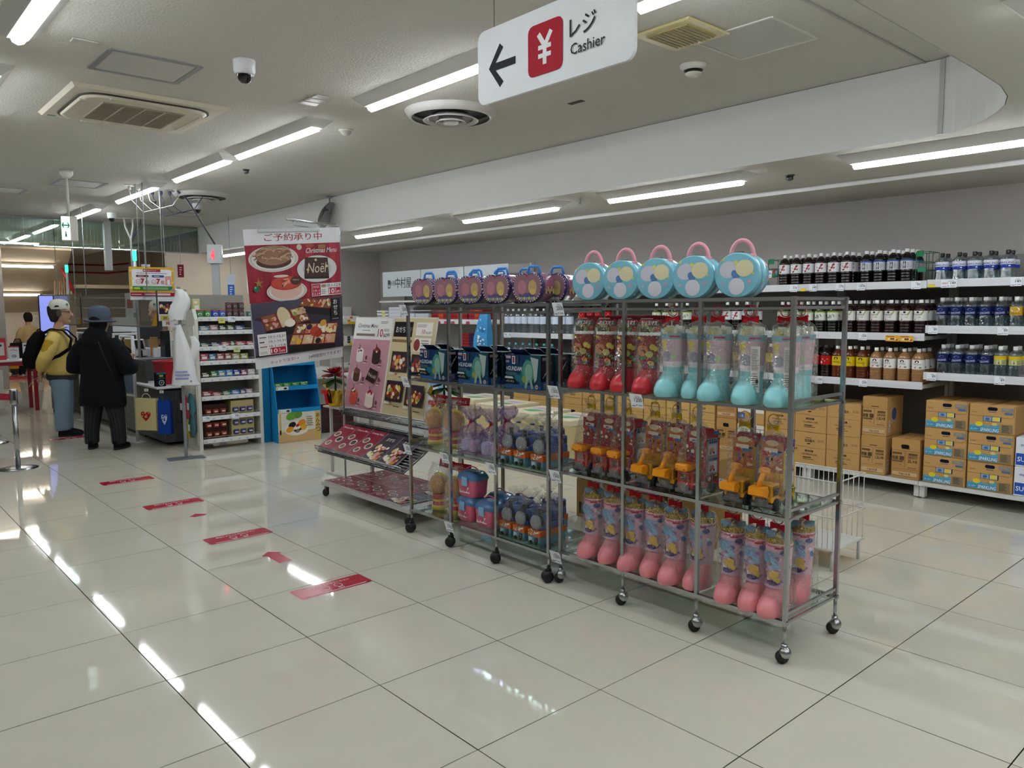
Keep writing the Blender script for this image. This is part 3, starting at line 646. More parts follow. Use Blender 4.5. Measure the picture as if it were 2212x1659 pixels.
for yy0 in (2.42, 2.2, 1.9): pass
bottles('tea', [2.3, 2.18, 2.06, 1.94], 1.225, 'on the middle shelf behind the teal boots'); bottles('cola', [3.3, 3.18, 3.06, 2.94], 1.225, 'on the middle shelf behind the red boots')
bottles('plum', [1.50, 1.40, 1.30, 1.20], 1.225, 'on the middle shelf behind the rightmost boots')
bottles('ytea', [1.5, 1.39, 1.28, 1.17, 1.06], .86, 'on the lower shelf behind the teal boots')
bottles('cola', [1.30], 1.615, 'beside the last round tin on the top shelf')
# green wire dividers and cans
def wire_basket(y, z, x, label):
    t = thing('wire_basket', label, 'wire basket', (x, y, z+.003), RA, 'green wire can dispensers'); g = '2f6b4d'; b = MB(g)
    for zz in (.003, .10, .16, .235):
        b.tube([(-.045, 0, zz), (.045, 0, zz), (.045, .20, zz), (-.045, .20, zz)], .003, 6, closed=True)
    for xx, yy in ((-.045, 0), (.045, 0), (.045, .2), (-.045, .2), (0, .2)): b.cyl((xx, yy, 0), (xx, yy, .238), .003, 6)
    b.build('wire_frame', PAINT, t)
    a = Art(); a.rect(-.03, .20, .05, .045, '2f7a55'); a.build('tag_plate', t, (-.01, -.004, 0)); a = Art(); a.rect(-.03, .085, .06, .035, '3a8a62'); a.build('price_plate', t, (0, -.004, 0))
    return t
wire_basket(-.158, 1.615, 5.27, 'green wire dispenser between coffee and sparkling bottles'); wire_basket(1.06, 1.615, 5.27, 'green wire dispenser left of the plum label bottles')
for k, (y, z) in enumerate(((1.15, 1.6155), (1.06, 1.72))):
    t = thing('drink_can', ['small red and blue can lying on the top shelf rail', 'small red and blue can in the green wire dispenser'][k], 'can', (5.255 if k == 0 else 5.37, y, z+.0275), RA)
    b = MB('8fa9c4'); M_ = Matrix.Rotation(PI/2, 4, 'Y'); b.lathe([(.022, -.055), (.026, -.05), (.026, .05), (.022, .055)], 14, M=M_); b.build('body', PLAST, t)
    b = MB('c23a45'); b.lathe([(.0265, -.05), (.0265, -.025)], 14, M=M_, cap=False); b.build('red_band', PLAST, t); b = MB('3f7a55'); b.lathe([(.0265, -.005), (.0265, .012)], 14, M=M_, cap=False); b.build('green_band', PLAST, t)
# ---------------------------------------------------------------- cartons
KRAFT = 'c49a63'
def carton(name, label, w, d, h, col, art, side=None, group=None):
    t = thing(name, label, 'carton', group=group)
    b = MB(col); b.box(-w/2, w/2, 0, d, 0, h, b=.004); b.build('box', CARD, t)
    a = Art(.0003); art(a, w, h); a.build('print', t, (0, -.0008, 0))
    b = MB('a47f4e'); b.box(-.02, .02, 0, d, h, h+.0006); b.box(-w/2+.004, w/2-.004, d*.5-.001, d*.5+.001, h, h+.0005); b.build('seam', CARD, t)
    return t
dk = '3a2e24'
def a_soda(a, w, h):
    a.text('強炭酸水', 0, h*.70, h*.10, dk, .01, w=w*.32); a.bars(-w*.13, h*.81, w*.26, h*.05, 1, '6b5842', 1); a.rect(-w*.08, h*.635, w*.1, h*.035, dk); a.rect(w*.27, h*.74, w*.16, h*.06, '8a7350'); a.rect(w*.285, h*.75, w*.13, h*.04, 'b58e5a')
    a.line([(-w*.48, h*.56), (-w*.02, h*.55), (0, h*.53), (w*.48, h*.53)], .0022, '7c5f3b')
    a.rect(-w*.14, h*.40, w*.26, h*.055, dk); a.bars(-w*.1, h*.41, w*.18, h*.03, 1, 'c4a070', 2); a.text('12L(1000ml×12本)', 0, h*.29, h*.065, dk, .008, w=w*.5); a.bars(-w*.2, h*.2, w*.38, h*.05, 1, dk, 3); a.rect(-w*.2, h*.165, w*.36, h*.012, dk)
def mk_gk(code, size):
    def f(a, w, h):
        a.rrect(-w*.5, h*.70, w, h*.30, .012, 'bb9059'); a.rect(-w*.14, h*.745, w*.3, h*.018, dk); a.line([(-w*.5, h*.70), (w*.5, h*.70)], .002, '6e5433'); a.line([(-.002, h*.69), (-.002, h*.28)], .002, '6e5433')
        for k in range(2): a.rect(-w*.46+k*w*.0, h*.60, w*.34, h*.05, '6a5238')
        a.text('無糖', -w*.36, h*.46, h*.10, dk, .012, w=w*.22); a.rect(-w*.20, h*.46, w*.16, h*.10, '5a4632'); a.rect(-w*.46, h*.41, w*.38, h*.035, '77603f')
        a.rect(w*.12, h*.60, w*.32, h*.05, '6a5238'); a.text(code, w*.27, h*.52, h*.06, dk, .012, w=w*.34); a.text(size, w*.27, h*.42, h*.075, dk, .012, w=w*.34)
        a.bars(-w*.2, h*.34, w*.12, h*.03, 1, '77603f', 1); a.bars(w*.1, h*.28, w*.32, h*.03, 1, '77603f', 2); a.line([(-w*.5, h*.245), (w*.5, h*.245)], .0016, '7a5e3a')
        a.rect(-w*.44, h*.08, w*.88, h*.09, 'd3b28a'); a.text('午後の紅茶', 0, h*.095, h*.055, dk, .01, w=w*.42)
    return f
def a_spark(a, w, h):
    a.line([(-w*.5, h*.60), (w*.42, h*.58), (w*.47, h*.62), (w*.48, h*1.0)], .0025, '7c5f3b'); a.rrect(-w*.1, h*.80, w*.22, h*.12, .012, '10142a'); a.rect(-w*.07, h*.74, w*.16, h*.02, '4a6478'); a.bars(-w*.45, h*.70, w*.2, h*.05, 1, '8a7350', 1)
    a.rect(w*.2, h*.80, w*.26, h*.12, '7d8a90'); a.bars(w*.22, h*.82, w*.22, h*.08, 2, 'b59c74', 3); a.rect(w*.27, h*.70, w*.18, h*.07, '4f6f9a')
    a.rect(-w*.19, h*.43, w*.40, h*.17, '1f2126'); a.rect(-w*.18, h*.44, w*.18, h*.15, '8fa6ba'); a.ell(-w*.09, h*.51, w*.05, h*.05, '3f6db4', 12); a.rect(.004, h*.44, w*.17, h*.15, 'c7cbb8'); a.ell(w*.1, h*.52, w*.06, h*.06, 'e6cf2e', 12)
    a.rect(-w*.48, .01, w*.66, h*.22, '4b97bc'); a.poly([(-w*.48, h*.22), (-w*.3, h*.33), (0, h*.25), (w*.18, h*.34), (w*.18, h*.22)], '5aa5c6'); a.ell(-w*.27, h*.32, w*.085, h*.085, 'e3cd2d', 14); a.ell(w*.07, h*.34, w*.06, h*.05, 'd8cf8c', 12)
    a.text('SPARKLING', -w*.04, h*.07, h*.12, 'e9f3f7', .012, w=w*.40, sh=.15); a.text('スーパー', -w*.37, h*.10, h*.07, 'e9f3f7', .008, w=w*.16)
    a.rect(w*.22, .012, w*.24, h*.30, '8a7a60'); a.bars(w*.235, .018, w*.21, h*.25, 6, '4c4236', 4)
def a_white(a, w, h): a.rect(-w*.48, h*.06, w*.96, h*.40, '2c57b4'); a.text('SUNTORY', -w*.1, h*.18, h*.16, 'eef0f8', .012, w=w*.7); a.text('mix', -w*.3, h*.7, h*.10, '3a4fa0', .01)
def a_hole(a, w, h): a.rrect(-w*.14, h*.62, w*.28, h*.16, .012, '15110d'); a.line([(-w*.5, h*.9), (w*.5, h*.9)], .002, '8a6a40'); a.bars(-w*.2, h*.46, w*.4, h*.08, 2, '8a6a40', 2)
def a_wave(a, w, h): a.poly([(-w*.45, h*.95), (-w*.4, h*.6), (-w*.1, h*.55), (w*.1, h*.62), (w*.4, h*.5), (w*.45, h*.95)], '3b7fc4'); a.ell(0, h*.75, w*.16, h*.1, 'e6ecf2', 12); a.line([(-w*.5, h*.3), (w*.5, h*.3)], .002, '8a6a40')
def a_text(a, w, h): a.text('強炭酸', 0, h*.5, h*.12, dk, .01, w=w*.3); a.bars(-w*.15, h*.36, w*.3, h*.08, 2, dk, 2); a.line([(-w*.45, h*.28), (w*.45, h*.27)], .004, '6b4a28')
def a_kenko(a, w, h): a.rect(-w*.5, h*.35, w, h*.62, 'e4ded2'); a.text('健康', -w*.24, h*.5, h*.36, '8a8478', .0, w=w*.3); a.rect(w*.02, h*.55, w*.2, h*.4, '5b463a'); a.text('正', w*.36, h*.6, h*.26, '8a8478', 0); a.rect(-w*.48, h*.14, w*.26, h*.18, '2f5aa8'); a.text('お茶', -w*.35, h*.17, h*.1, 'e8ecf4', .01, w=w*.16)
GC = 'cartons on the base shelves'
def stack(proto, y, n, h, labels, x=5.22):
    for k in range(n):
        dup(proto, (x+rnd.uniform(-.004, .004), y+rnd.uniform(-.002, .002), .131+k*(h+.001)), RA+rnd.uniform(-.008, .008), labels[k], GC)
SP = carton('carton', 'bottom brown sparkling drink carton of the left stack', .288, .40, .2065, KRAFT, a_spark)
SP.location = (5.215, -.392, .131); SP.rotation_euler = (0, 0, RA); SP['group'] = GC
for k, y, n in ((1, -.392, 3), (0, -.690, 3)):
    for i in range(n):
        if k and i == 0: continue
        dup(SP, (5.215+rnd.uniform(-.004, .006), y, .131+i*.2075), RA+rnd.uniform(-.01, .01), f"{['bottom', 'middle', 'top'][i]} brown sparkling drink carton of the {'left' if k else 'right'} stack", GC)
WH = carton('carton', 'lower white and blue carton at the right edge', .28, .40, .205, 'e3e5ee', a_white, group=GC); WH.location = (5.215, -.985, .131); WH.rotation_euler = (0, 0, RA)
dup(WH, (5.215, -.985, .3375), RA, 'upper white and blue carton at the right edge', GC)
G2 = carton('carton', 'short brown tea carton with hand hole right of the tea carton stack', .205, .33, .31, 'b98d57', mk_gk('GK537', '2L×6'), group=GC); G2.location = (5.215, -.117, .131); G2.rotation_euler = (0, 0, RA)
a = Art(); a.rrect(-.032, .235, .06, .03, .012, '15110d'); a.build('hand_hole', G2, (0, -.002, 0))
G1 = carton('carton', 'lower brown tea carton marked 1.5L', .19, .30, .306, KRAFT, mk_gk('GK658', '1.5L×8'), group=GC); G1.location = (5.215, .128, .131); G1.rotation_euler = (0, 0, RA)
a = Art(); a.rect(.09, .10, .06, .13, 'b79f86'); a.ell(.13, .17, .045, .05, '4a5a86', 14); a.rect(.035, .03, .03, .09, 'dedede'); a.bars(.038, .035, .024, .08, 7, '3a3a3a', 2); a.build('side_print', G1, (.0955, .0, 0), (0, 0, PI/2))
dup(G1, (5.217, .127, .131+.307), RA, 'upper brown tea carton marked 1.5L', GC)
S1 = carton('carton', 'lower soda water carton just left of the tall tea cartons', .275, .36, .27, KRAFT, a_soda, group=GC); S1.location = (5.215, .372, .131); S1.rotation_euler = (0, 0, RA)
dup(S1, (5.215, .373, .402), RA, 'upper soda water carton just left of the tall tea cartons', GC)
for k, y in enumerate((.652, .932)):
    for i in range(2): dup(S1, (5.215+rnd.uniform(-.004, .004), y, .131+i*.271), RA, f"{['lower', 'upper'][i]} soda water carton {['second', 'third'][k]} from the tall tea cartons", GC)
KN = carton('carton', 'lower white fronted health tea carton seen between the toy trucks', .26, .36, .285, KRAFT, a_kenko, group=GC); KN.location = (5.215, 1.21, .131); KN.rotation_euler = (0, 0, RA)
dup(KN, (5.215, 1.212, .417), RA, 'upper white fronted health tea carton seen between the toy trucks', GC)
for i in range(2): dup(G2, (5.215, 1.46, .131+i*.311), RA, f"{['lower', 'upper'][i]} tea carton seen behind the yellow excavators", GC)
HB = carton('carton', 'lower carton with hand hole behind the red boots, first from the right', .27, .36, .27, 'c9a366', a_hole, group=GC); HB.location = (5.215, 1.72, .131); HB.rotation_euler = (0, 0, RA)
TX_ = carton('carton', 'upper carton with printed text behind the red boots, first from the right', .27, .36, .27, 'c9a366', a_text, group=GC); TX_.location = (5.215, 1.72, .402); TX_.rotation_euler = (0, 0, RA)
WV = carton('carton', 'upper carton with a blue wave print behind the left rack', .27, .36, .27, 'c9a366', a_wave, group=GC); WV.location = (5.215, 4.15, .402); WV.rotation_euler = (0, 0, RA)
for k, y in enumerate((2.0, 2.28, 2.56, 2.84, 3.12, 3.40, 3.68, 3.96)):
    dup(HB, (5.215, y, .131), RA, f'lower carton with hand hole behind the racks, {ORD[k+1]} from the right', GC); dup(TX_ if k < 6 else WV, (5.215, y, .402), RA, f'upper printed carton behind the racks, {ORD[k+1]} from the right', GC)
dup(HB, (5.215, 4.25, .131), RA, 'lower carton with hand hole below the blue wave print', GC); WV.location.y = 4.24
# loose cartons on the floor behind the racks
def lowbox(x, y, h, label, w=.42, d=.5, col='cdbd8e', top='ddd3b4', rz=0., art=None):
    t = thing('display_carton', label, 'carton', (x, y, 0), RA+rz, 'open display cartons on the floor behind the racks')
    b = MB(col); b.box(-w/2, w/2, 0, d, 0.001, h, b=.004); b.build('box', CARD, t)
    b = MB(top); b.box(-w/2-.006, w/2+.006, -.006, d+.006, h-.05, h+.003, b=.003); b.build('lid', CARD, t)
    a = Art(); a.poly([(-w*.3, d*.3), (w*.1, d*.2), (w*.35, d*.45), (-w*.05, d*.5)], '6aa884'); a.poly([(-w*.35, d*.6), (w*.2, d*.6), (w*.3, d*.75), (-w*.2, d*.78)], 'b9a9cf'); a.build('top_print', t, (0, 0, h+.004), fn=lambda x, y, z: (x, y, z))
    return t
lowbox(4.15, 2.62, .42, 'pale carton with green printed lid nearest the red boots'); lowbox(4.15, 3.10, .44, 'pale carton with printed lid second from the red boots')
lowbox(4.15, 3.56, .47, 'pale carton with printed lid third from the red boots'); lowbox(4.15, 4.02, .50, 'pale carton with printed lid farthest from the red boots')
def stackbox(x, y, z, w, d, h, col, label, txt_=None, tc='e8d8e0'):
    t = thing('carton', label, 'carton', (x, y, z+.001), RA, 'cartons stacked behind the left rack'); b = MB(col); b.box(-w/2, w/2, 0, d, 0, h, b=.004); b.build('box', CARD, t)
    a = Art(); a.rect(-w*.42, h*.1, w*.3, h*.3, '2a2119'); a.rect(-w*.02, h*.12, w*.3, h*.2, '8d6f48')
    if txt_: a = Art(); a.ell(0, h*.45, w*.34, h*.38, 'c46a86', 20); a.text(txt_, 0, h*.5, h*.2, 'f2e6ea', .015, w=w*.5); a.fan([(-w*.12, h*.42), (w*.12, h*.42), (0, h*.16)], (0, h*.33), '3a4a9a')
    a.build('print', t, (0, -.0015, 0))
stackbox(2.95, .62, 0, .34, .34, .26, '9b7a4c', 'lower brown carton behind the pink chests'); stackbox(2.95, .62, .262, .34, .34, .24, 'a9556e', 'pink fruit soda carton behind the blue trains', 'FANTA')
stackbox(2.95, 1.02, 0, .34, .34, .27, '8f7046', 'lower brown carton behind the canisters'); stackbox(2.95, 1.02, .272, .34, .34, .25, '8f7046', 'upper brown carton behind the canisters')
stackbox(2.95, .25, 0, .32, .34, .28, '98774a', 'lower brown carton behind the gap between the racks'); stackbox(2.95, .25, .282, .32, .34, .26, '98774a', 'upper brown carton behind the gap between the racks')
# white wire bin behind the right rack
t = thing('wire_bin', 'white wire dump bin behind the gift boots', 'wire bin', (3.12, -.30, 0), RA)
b = MB('d9d9d6')
for z in (.12, .30, .50): b.tube([(-.28, 0, z), (.28, 0, z), (.28, .36, z), (-.28, .36, z)], .004, 6, closed=True)
b.build('hoops', PAINT, t); b = MB('d9d9d6')
for k in range(19): b.cyl((-.27+k*.03, 0, .12), (-.27+k*.03, 0, .5), .0022, 5); b.cyl((-.27+k*.03, .36, .12), (-.27+k*.03, .36, .5), .0022, 5)
b.build('bars', PAINT, t)['kind'] = 'stuff'; b = MB('cfcfcb'); b.box(-.275, .275, .005, .355, .118, .124); b.build('floor_panel', PAINT, t)
for x, y in ((-.26, .02), (.26, .02), (.26, .34), (-.26, .34)): b = MB('cfcfcb'); b.cyl((x, y, 0), (x, y, .12), .009); b.build('leg', PAINT, t)
# ================================================================ wheeled chrome racks and the gifts on them
def rack(name, label, loc, W_, D_, H_, levels, hood, group='wheeled chrome racks'):
    """front -Y; origin at floor, centre of the front; posts every W/3"""
    t = thing(name, label, 'rack', loc, RA, group); s = .0085; X = [-W_/2+W_*k/3 for k in range(4)]
    for y in (0, D_):
        for x in X:
            b = MB(); b.box(x-s, x+s, y-s, y+s, levels[-1]-.02, H_); b.cyl((x, y, .075), (x, y, levels[-1]), .0075, 10); b.build('post', CHROME, t)
            c = thing('caster', '', None); c.parent = t; c.location = (x, y, 0); del c['label']
            if hood:
                b = MB(); b.ball((.004, 0, .045), .026, 12, 8); b.cyl((0, 0, .055), (0, 0, .082), .013, 10); b.build('caster_hood', CHROME, c)
                b = MB(); b.lathe([(.012, -.014), (.025, -.012), (.027, 0), (.025, .012), (.012, .014)], 16, M=Matrix.Translation((-.006, -.006, .027))@Matrix.Rotation(R(55), 4, 'Z')@Matrix.Rotation(PI/2, 4, 'X')); b.build('wheel', BLACK, c)
            else:
                M_ = Matrix.Translation((0, -.01, .031))@Matrix.Rotation(R(20+17*X.index(x)), 4, 'Z')@Matrix.Rotation(PI/2, 4, 'X')
                b = MB(); b.lathe([(.010, -.024), (.028, -.022), (.031, -.014), (.031, .014), (.028, .022), (.010, .024)], 18, M=M_); b.build('wheel', BLACK, c)
                b = MB(); b.box(-.012, .012, -.02, .012, .045, .072, b=.004); b.cyl((0, 0, .068), (0, 0, .085), .01, 10); b.build('caster_fork', BLACK, c)
    for li, z in enumerate([H_]+levels):
        for y in (0, D_):
            b = MB(); b.box(-W_/2-.012, W_/2+.012, y-.009, y+.009, z-.016, z-.002); b.build('rail', CHROME, t)
            if li == 0: b = MB(); b.box(-W_/2, W_/2, y-.006, y+.006, z-.052, z-.042); b.build('stay_bar', CHROME, t)
        for x in (X[0], X[3]):
            b = MB(); b.box(x-.006, x+.006, 0, D_, z-.014, z-.004); b.build('end_rail', CHROME, t)
            b = MB(); b.box(x-.006, x+.006, 0, D_, z+.022 if li else z-.05, z+.034 if li else z-.038); b.build('end_stay', CHROME, t)
        for k in range(3):
            b = MB(); b.box(X[k]+.011, X[k+1]-.011, .011, D_-.011, z-.006, z-.0005); b.build('glass_shelf', GLASS, t)
    return t
LV_R = [1.045, .605, .178]; LV_L = [1.010, .577, .156]
YR0, YR1, XR = -.955, .325, 1.92; YL0, YL1, XL = .378, 1.655, 1.885
RKR = rack('wheeled_rack', 'near chrome and glass rack with boots, trucks and round blue tins', (XR, (YR0+YR1)/2, 0), YR1-YR0, .435, 1.488, LV_R, True)
RKL = rack('wheeled_rack', 'far chrome and glass rack with apple tins, kit boxes and trains', (XL, (YL0+YL1)/2, 0), YL1-YL0, .42, 1.475, LV_L, False)
for par, yc, L in ((RKR, (YR0+YR1)/2, [(.30, 1.41, '2000'), (.335, .985, '1300'), (-.21, .985, '1200'), (.325, .545, '1500'), (.322, .115, '1200')]),
                   (RKL, (YL0+YL1)/2, [(1.645, 1.41, '2000'), (1.64, .955, '1300'), (1.63, .52, '2000'), (1.235, .52, '2500'), (.80, .52, '1900'), (1.20, .10, '1100')])):
    for y, z, s in L: price_tag(par, -(y-yc), z, s, w=.074, h=.07, y=-.03, tilt=R(18))
# ---------------------------------------------------------------- cellophane, bows
def bag(prof, seg=14, sx=1., sy=1., jit=.004, seed=1, M=None, m=None, parent=None, name='cellophane_bag'):
    b = MB(); b.lathe(prof, seg, sx=sx, sy=sy, cap=False, sm=False, M=M); rg = random.Random(seed)
    b.v = [(x+rg.uniform(-jit, jit), y+rg.uniform(-jit, jit), z+rg.uniform(-jit, jit) if z > .01 else z) for x, y, z in b.v]
    return b.build(name, m or CELLO, parent)
def bow(parent, z, col='c3202c', y=-.012, w=.034, loop=True):
    b = MB(col)
    for s in (-1, 1): b.loft([[(s*.003, y-.004, z-.006), (s*.003, y+.004, z-.006), (s*.003, y+.004, z+.006), (s*.003, y-.004, z+.006)], [(s*w, y-.006, z-.016), (s*w, y+.004, z-.016), (s*w, y+.004, z+.014), (s*w, y-.006, z+.014)]], sm=False)
    b.box(-.006, .006, y-.008, y+.006, z-.007, z+.007); b.build('ribbon_bow', CLOTH, parent)
    if loop:
        b = MB(col); b.tube([(.024*math.cos(2*PI*k/14), y, z+.034+.024*math.sin(2*PI*k/14)) for k in range(14)], .0022, 5, closed=True); b.build('ribbon_loop', CLOTH, parent)
def boot(label, foot, leg, draw, fill, topper, seed, hgt=.31, sx=1.0, group=None):
    t = thing('gift_boot', label, 'gift boot', group=group); n = 16; rings = []
    for z, cy, rx, ry in ((0, -.030, .046, .080), (.012, -.032, .052, .088), (.035, -.032, .052, .087), (.060, -.026, .050, .078), (.082, -.014, .047, .062), (.10, -.004, .045, .050), (.112, 0, .0445, .0465)):
        rings.append([(rx*sx*math.cos(2*PI*k/n), cy+ry*math.sin(2*PI*k/n), z) for k in range(n)])
    b = MB(foot); b.loft(rings); b.build('foot', PLAST, t)
    r0, r1 = .044, .055
    b = MB(leg); b.lathe([(r0, .105), (r0+.001, .11), (r1, hgt), (r1-.002, hgt+.001), (r1-.003, hgt-.01)], 20, cap=False, sx=sx); l_ = b.build('leg', GLOSSP, t)
    a = Art(.0004); draw(a, r0, hgt-.112); rf = lambda y: r0+(r1-r0)*y/(hgt-.112)
    a.build('print', l_, fn=lambda x, y, z: ((rf(y)+.001+z)*math.cos(-PI/2+x/r0)*sx, (rf(y)+.001+z)*math.sin(-PI/2+x/r0), .112+y), m=GLOSSP)
    rg = random.Random(seed)
    for k in range(7):
        an = 2*PI*k/7; b = MB(rg.choice(fill)); q = .030
        M_ = Matrix.Translation((q*math.cos(an)*sx, q*math.sin(an), hgt-.02))@Matrix.Rotation(an+rg.uniform(-.4, .4), 4, 'Z')@Matrix.Rotation(rg.uniform(-.25, .25), 4, 'X')
        h = rg.uniform(.045, .07); b.loft([[(-.02, -.006, 0), (.02, -.006, 0), (.02, .006, 0), (-.02, .006, 0)], [(-.021, -.009, h*.5), (.021, -.009, h*.5), (.021, .009, h*.5), (-.021, .009, h*.5)], [(-.02, -.001, h), (.02, -.001, h), (.02, .001, h), (-.02, .001, h)]], M=M_, sm=False)
        b.build('sweet_packet', GLOSSP, t)
    if topper == 'gold':
        b = MB('c8a83c'); rg2 = random.Random(seed+9)
        for k in range(12):
            an = -PI+PI*k/11; c_ = (.05*math.cos(an)*sx, .05*math.sin(an), hgt+.008+rg2.uniform(-.006, .012))
            b.tube([(c_[0]+.013*math.cos(2*PI*q/8)*math.sin(an), c_[1]-.013*math.cos(2*PI*q/8)*math.cos(an), c_[2]+.013*math.sin(2*PI*q/8)) for q in range(8)], .0035, 5, closed=True)
        o_ = b.build('gold_garland', mat('gold_foil', 'c9a63a', .25, 1.0), t); o_['kind'] = 'stuff'
    if topper == 'header':
        bag([(.055, 0), (.066, .02), (.066, .20), (.062, hgt), (.05, hgt+.045), (.046, hgt+.06)], 14, sx, 1.25, .004, seed, parent=t)
        b = MB('b5182a'); b.box(-.062, .062, -.004, .004, hgt+.03, hgt+.085, M=Matrix.Translation((0, -.01, 0))@Matrix.Rotation(R(-12), 4, 'X')); h_ = b.build('header_card', GLOSSP, t)
        a = Art(); a.text('クリスマス', 0, .035, .02, 'f0e2e2', .01, w=.09); a.bars(-.05, .062, .07, .01, 1, 'e0a0a4', 2); a.build('lettering', h_, (0, -.020, hgt+.0), (R(-12), 0, 0))
    else:
        bag([(.05, 0), (.068, .02), (.066, .20), (.063, hgt), (.048, hgt+.04), (.016, hgt+.064), (.012, hgt+.07), (.03, hgt+.09), (.036, hgt+.10)], 14, sx, 1.2, .004, seed, parent=t); bow(t, hgt+.066, loop=True)
    return t
def dr_pink(a, r, h):
    W_ = PI*r; a.rect(-W_*.98, 0, W_*1.96, h, 'dfb3c4', 28); a.rect(-W_*.9, h*.93, W_*1.8, h*.05, 'c55f7a', 20); a.rect(.012, h*.90, .03, h*.05, 'b5283f', 3)
    rg = random.Random(5)
    for k in range(26):
        x, y = rg.uniform(-.055, .055), rg.uniform(.02, h*.86); c = rg.choice(['7f9fc4', '9fb6d6', '5f7fb0', 'c9a8c8', 'e9dbe6', '8a6aa0', 'e8e6ee', '4a4f86', 'd88fae'])
        a.ell(x, y, rg.uniform(.005, .013), rg.uniform(.006, .016), c, 8, rg.uniform(0, 180))
    for x, y, q in ((.012, h*.34, .016), (.002, h*.28, .010), (.02, h*.22, .012)): a.ell(x, y, q, q*1.1, 'd9b452', 10)
    a.ell(-.006, h*.72, .018, .026, '6fa0c4', 12); a.ell(.016, h*.60, .010, .03, '86b2d0', 10, 20); a.ell(.005, h*.14, .018, .012, '39346a', 10)
    a.rect(-.03, h*.03, .06, h*.05, 'cbb2da', 6)
def dr_red(a, r, h):
    W_ = PI*r; a.rect(-W_*.98, 0, W_*1.96, h, '8f2f26', 28)
    for k in range(9): a.ell(-.06+k*.015, h*.97, .010, h*.05, 'ecebe6', 10)
    rg = random.Random(8)
    for k in range(16): a.ell(rg.uniform(-.055, .055), rg.uniform(h*.2, h*.88), rg.uniform(.006, .012), rg.uniform(.006, .013), rg.choice(['a8642f', '2f5a36', 'd8b43a', '7a3a24', 'c23a2e', '4a7a4a']), 9)
    a.star(-.012, h*.86, .011, 'e8c23a'); a.ell(-.004, h*.52, .024, .026, 'c07a3c', 16); a.ell(-.004, h*.64, .022, .010, 'b02a26', 12); a.ell(.024, h*.42, .013, .016, 'b8b05a', 10); a.ell(.034, h*.62, .010, .014, 'd6b83a', 10)
    a.rrect(-.045, h*.04, .085, h*.20, .01, 'd9a85a')
    for i, ch in enumerate('Merry'): a.text(ch, -.032+i*.015, h*.15, h*.075, ['c23030', '3a6ab0', '3a8a4a', '8a4a9a', 'c23030'][i], .02)
    for i, ch in enumerate('Christmas'): a.text(ch, -.038+i*.0095, h*.055, h*.075, ['3a6ab0', 'c23030', '8a4a9a', '3a8a4a'][i % 4], .02)
def dr_teal(a, r, h):
    W_ = PI*r; a.rect(-W_*.98, h*.26, W_*1.96, h*.74, 'd3b4bd', 28); a.rect(-W_*.98, h*.12, W_*1.96, h*.15, 'e6dde0', 28); a.rect(-W_*.98, 0, W_*1.96, h*.13, '8fd0d4', 28); a.rect(-W_*.98, h*.86, W_*1.96, h*.14, '84aebb', 28)
    a.rect(.012, h*.90, .036, h*.05, 'b5405a', 4)
    a.star(-.012, h*.74, .019, 'e6d35a', .55); a.ell(-.01, h*.60, .014, .011, 'd9cf9a', 10); a.ell(.0, h*.40, .018, .024, '9c98ac', 12); a.ell(.026, h*.40, .012, .014, 'b9cfa0', 10); a.ell(-.03, h*.46, .010, .012, 'dcd2c8', 10)
    a.bars(-.03, h*.16, .06, h*.05, 1, 'c9a0a8', 2)
GPB, GRB, GTB = 'pink gift boots on the bottom shelf', 'red gift boots on the upper shelf', 'teal gift boots on the upper shelf'
pb = None
for i, (x, y, rz) in enumerate([(2.0, .155, 0), (2.01, .03, .1), (2.0, -.12, -.1), (2.01, -.235, .1), (1.99, -.365, 0), (2.02, -.49, -.1), (1.99, -.665, .05), (1.99, -.785, 0), (1.985, -.885, -.08), (2.21, -.865, .1)]):
    lb = f'{nth(i, 9) if i < 9 else "rear right"} pink gift boot in cellophane on the bottom shelf'
    if pb is None: pb = boot(lb, 'e88d94', 'e2b8c8', dr_pink, ['7d93ae', '6f9ab8', 'a8b4c4', '8a6a5a', 'c9b98a'], 'gold', 3, .30, group=GPB); pb.location = (x, y, LV_R[2]+.001); pb.rotation_euler = (0, 0, RA+rz)
    else: dup(pb, (x, y, LV_R[2]+.001), RA+rz, lb, GPB)
rb = None
for i, (x, y) in enumerate([(2.0, .225), (2.0, .075), (2.0, -.065), (1.995, -.195), (2.18, .16), (2.18, -.02)]):
    lb = f'{nth(i, 4)} red gift boot with festive print on the upper shelf' if i < 4 else f'red gift boot standing behind the front {"left" if i == 4 else "right"} pair of red boots'
    if rb is None: rb = boot(lb, 'c62a36', 'a83a30', dr_red, ['b5a05a', '7a8a4a', 'b03a30', 'd6c9a0', '5a4a36'], 'header', 7, .285, group=GRB); rb.location = (x, y, LV_R[0]+.001); rb.rotation_euler = (0, 0, RA)
    else: dup(rb, (x, y, LV_R[0]+.001), RA+rnd.uniform(-.1, .1), lb, GRB)
tb = None
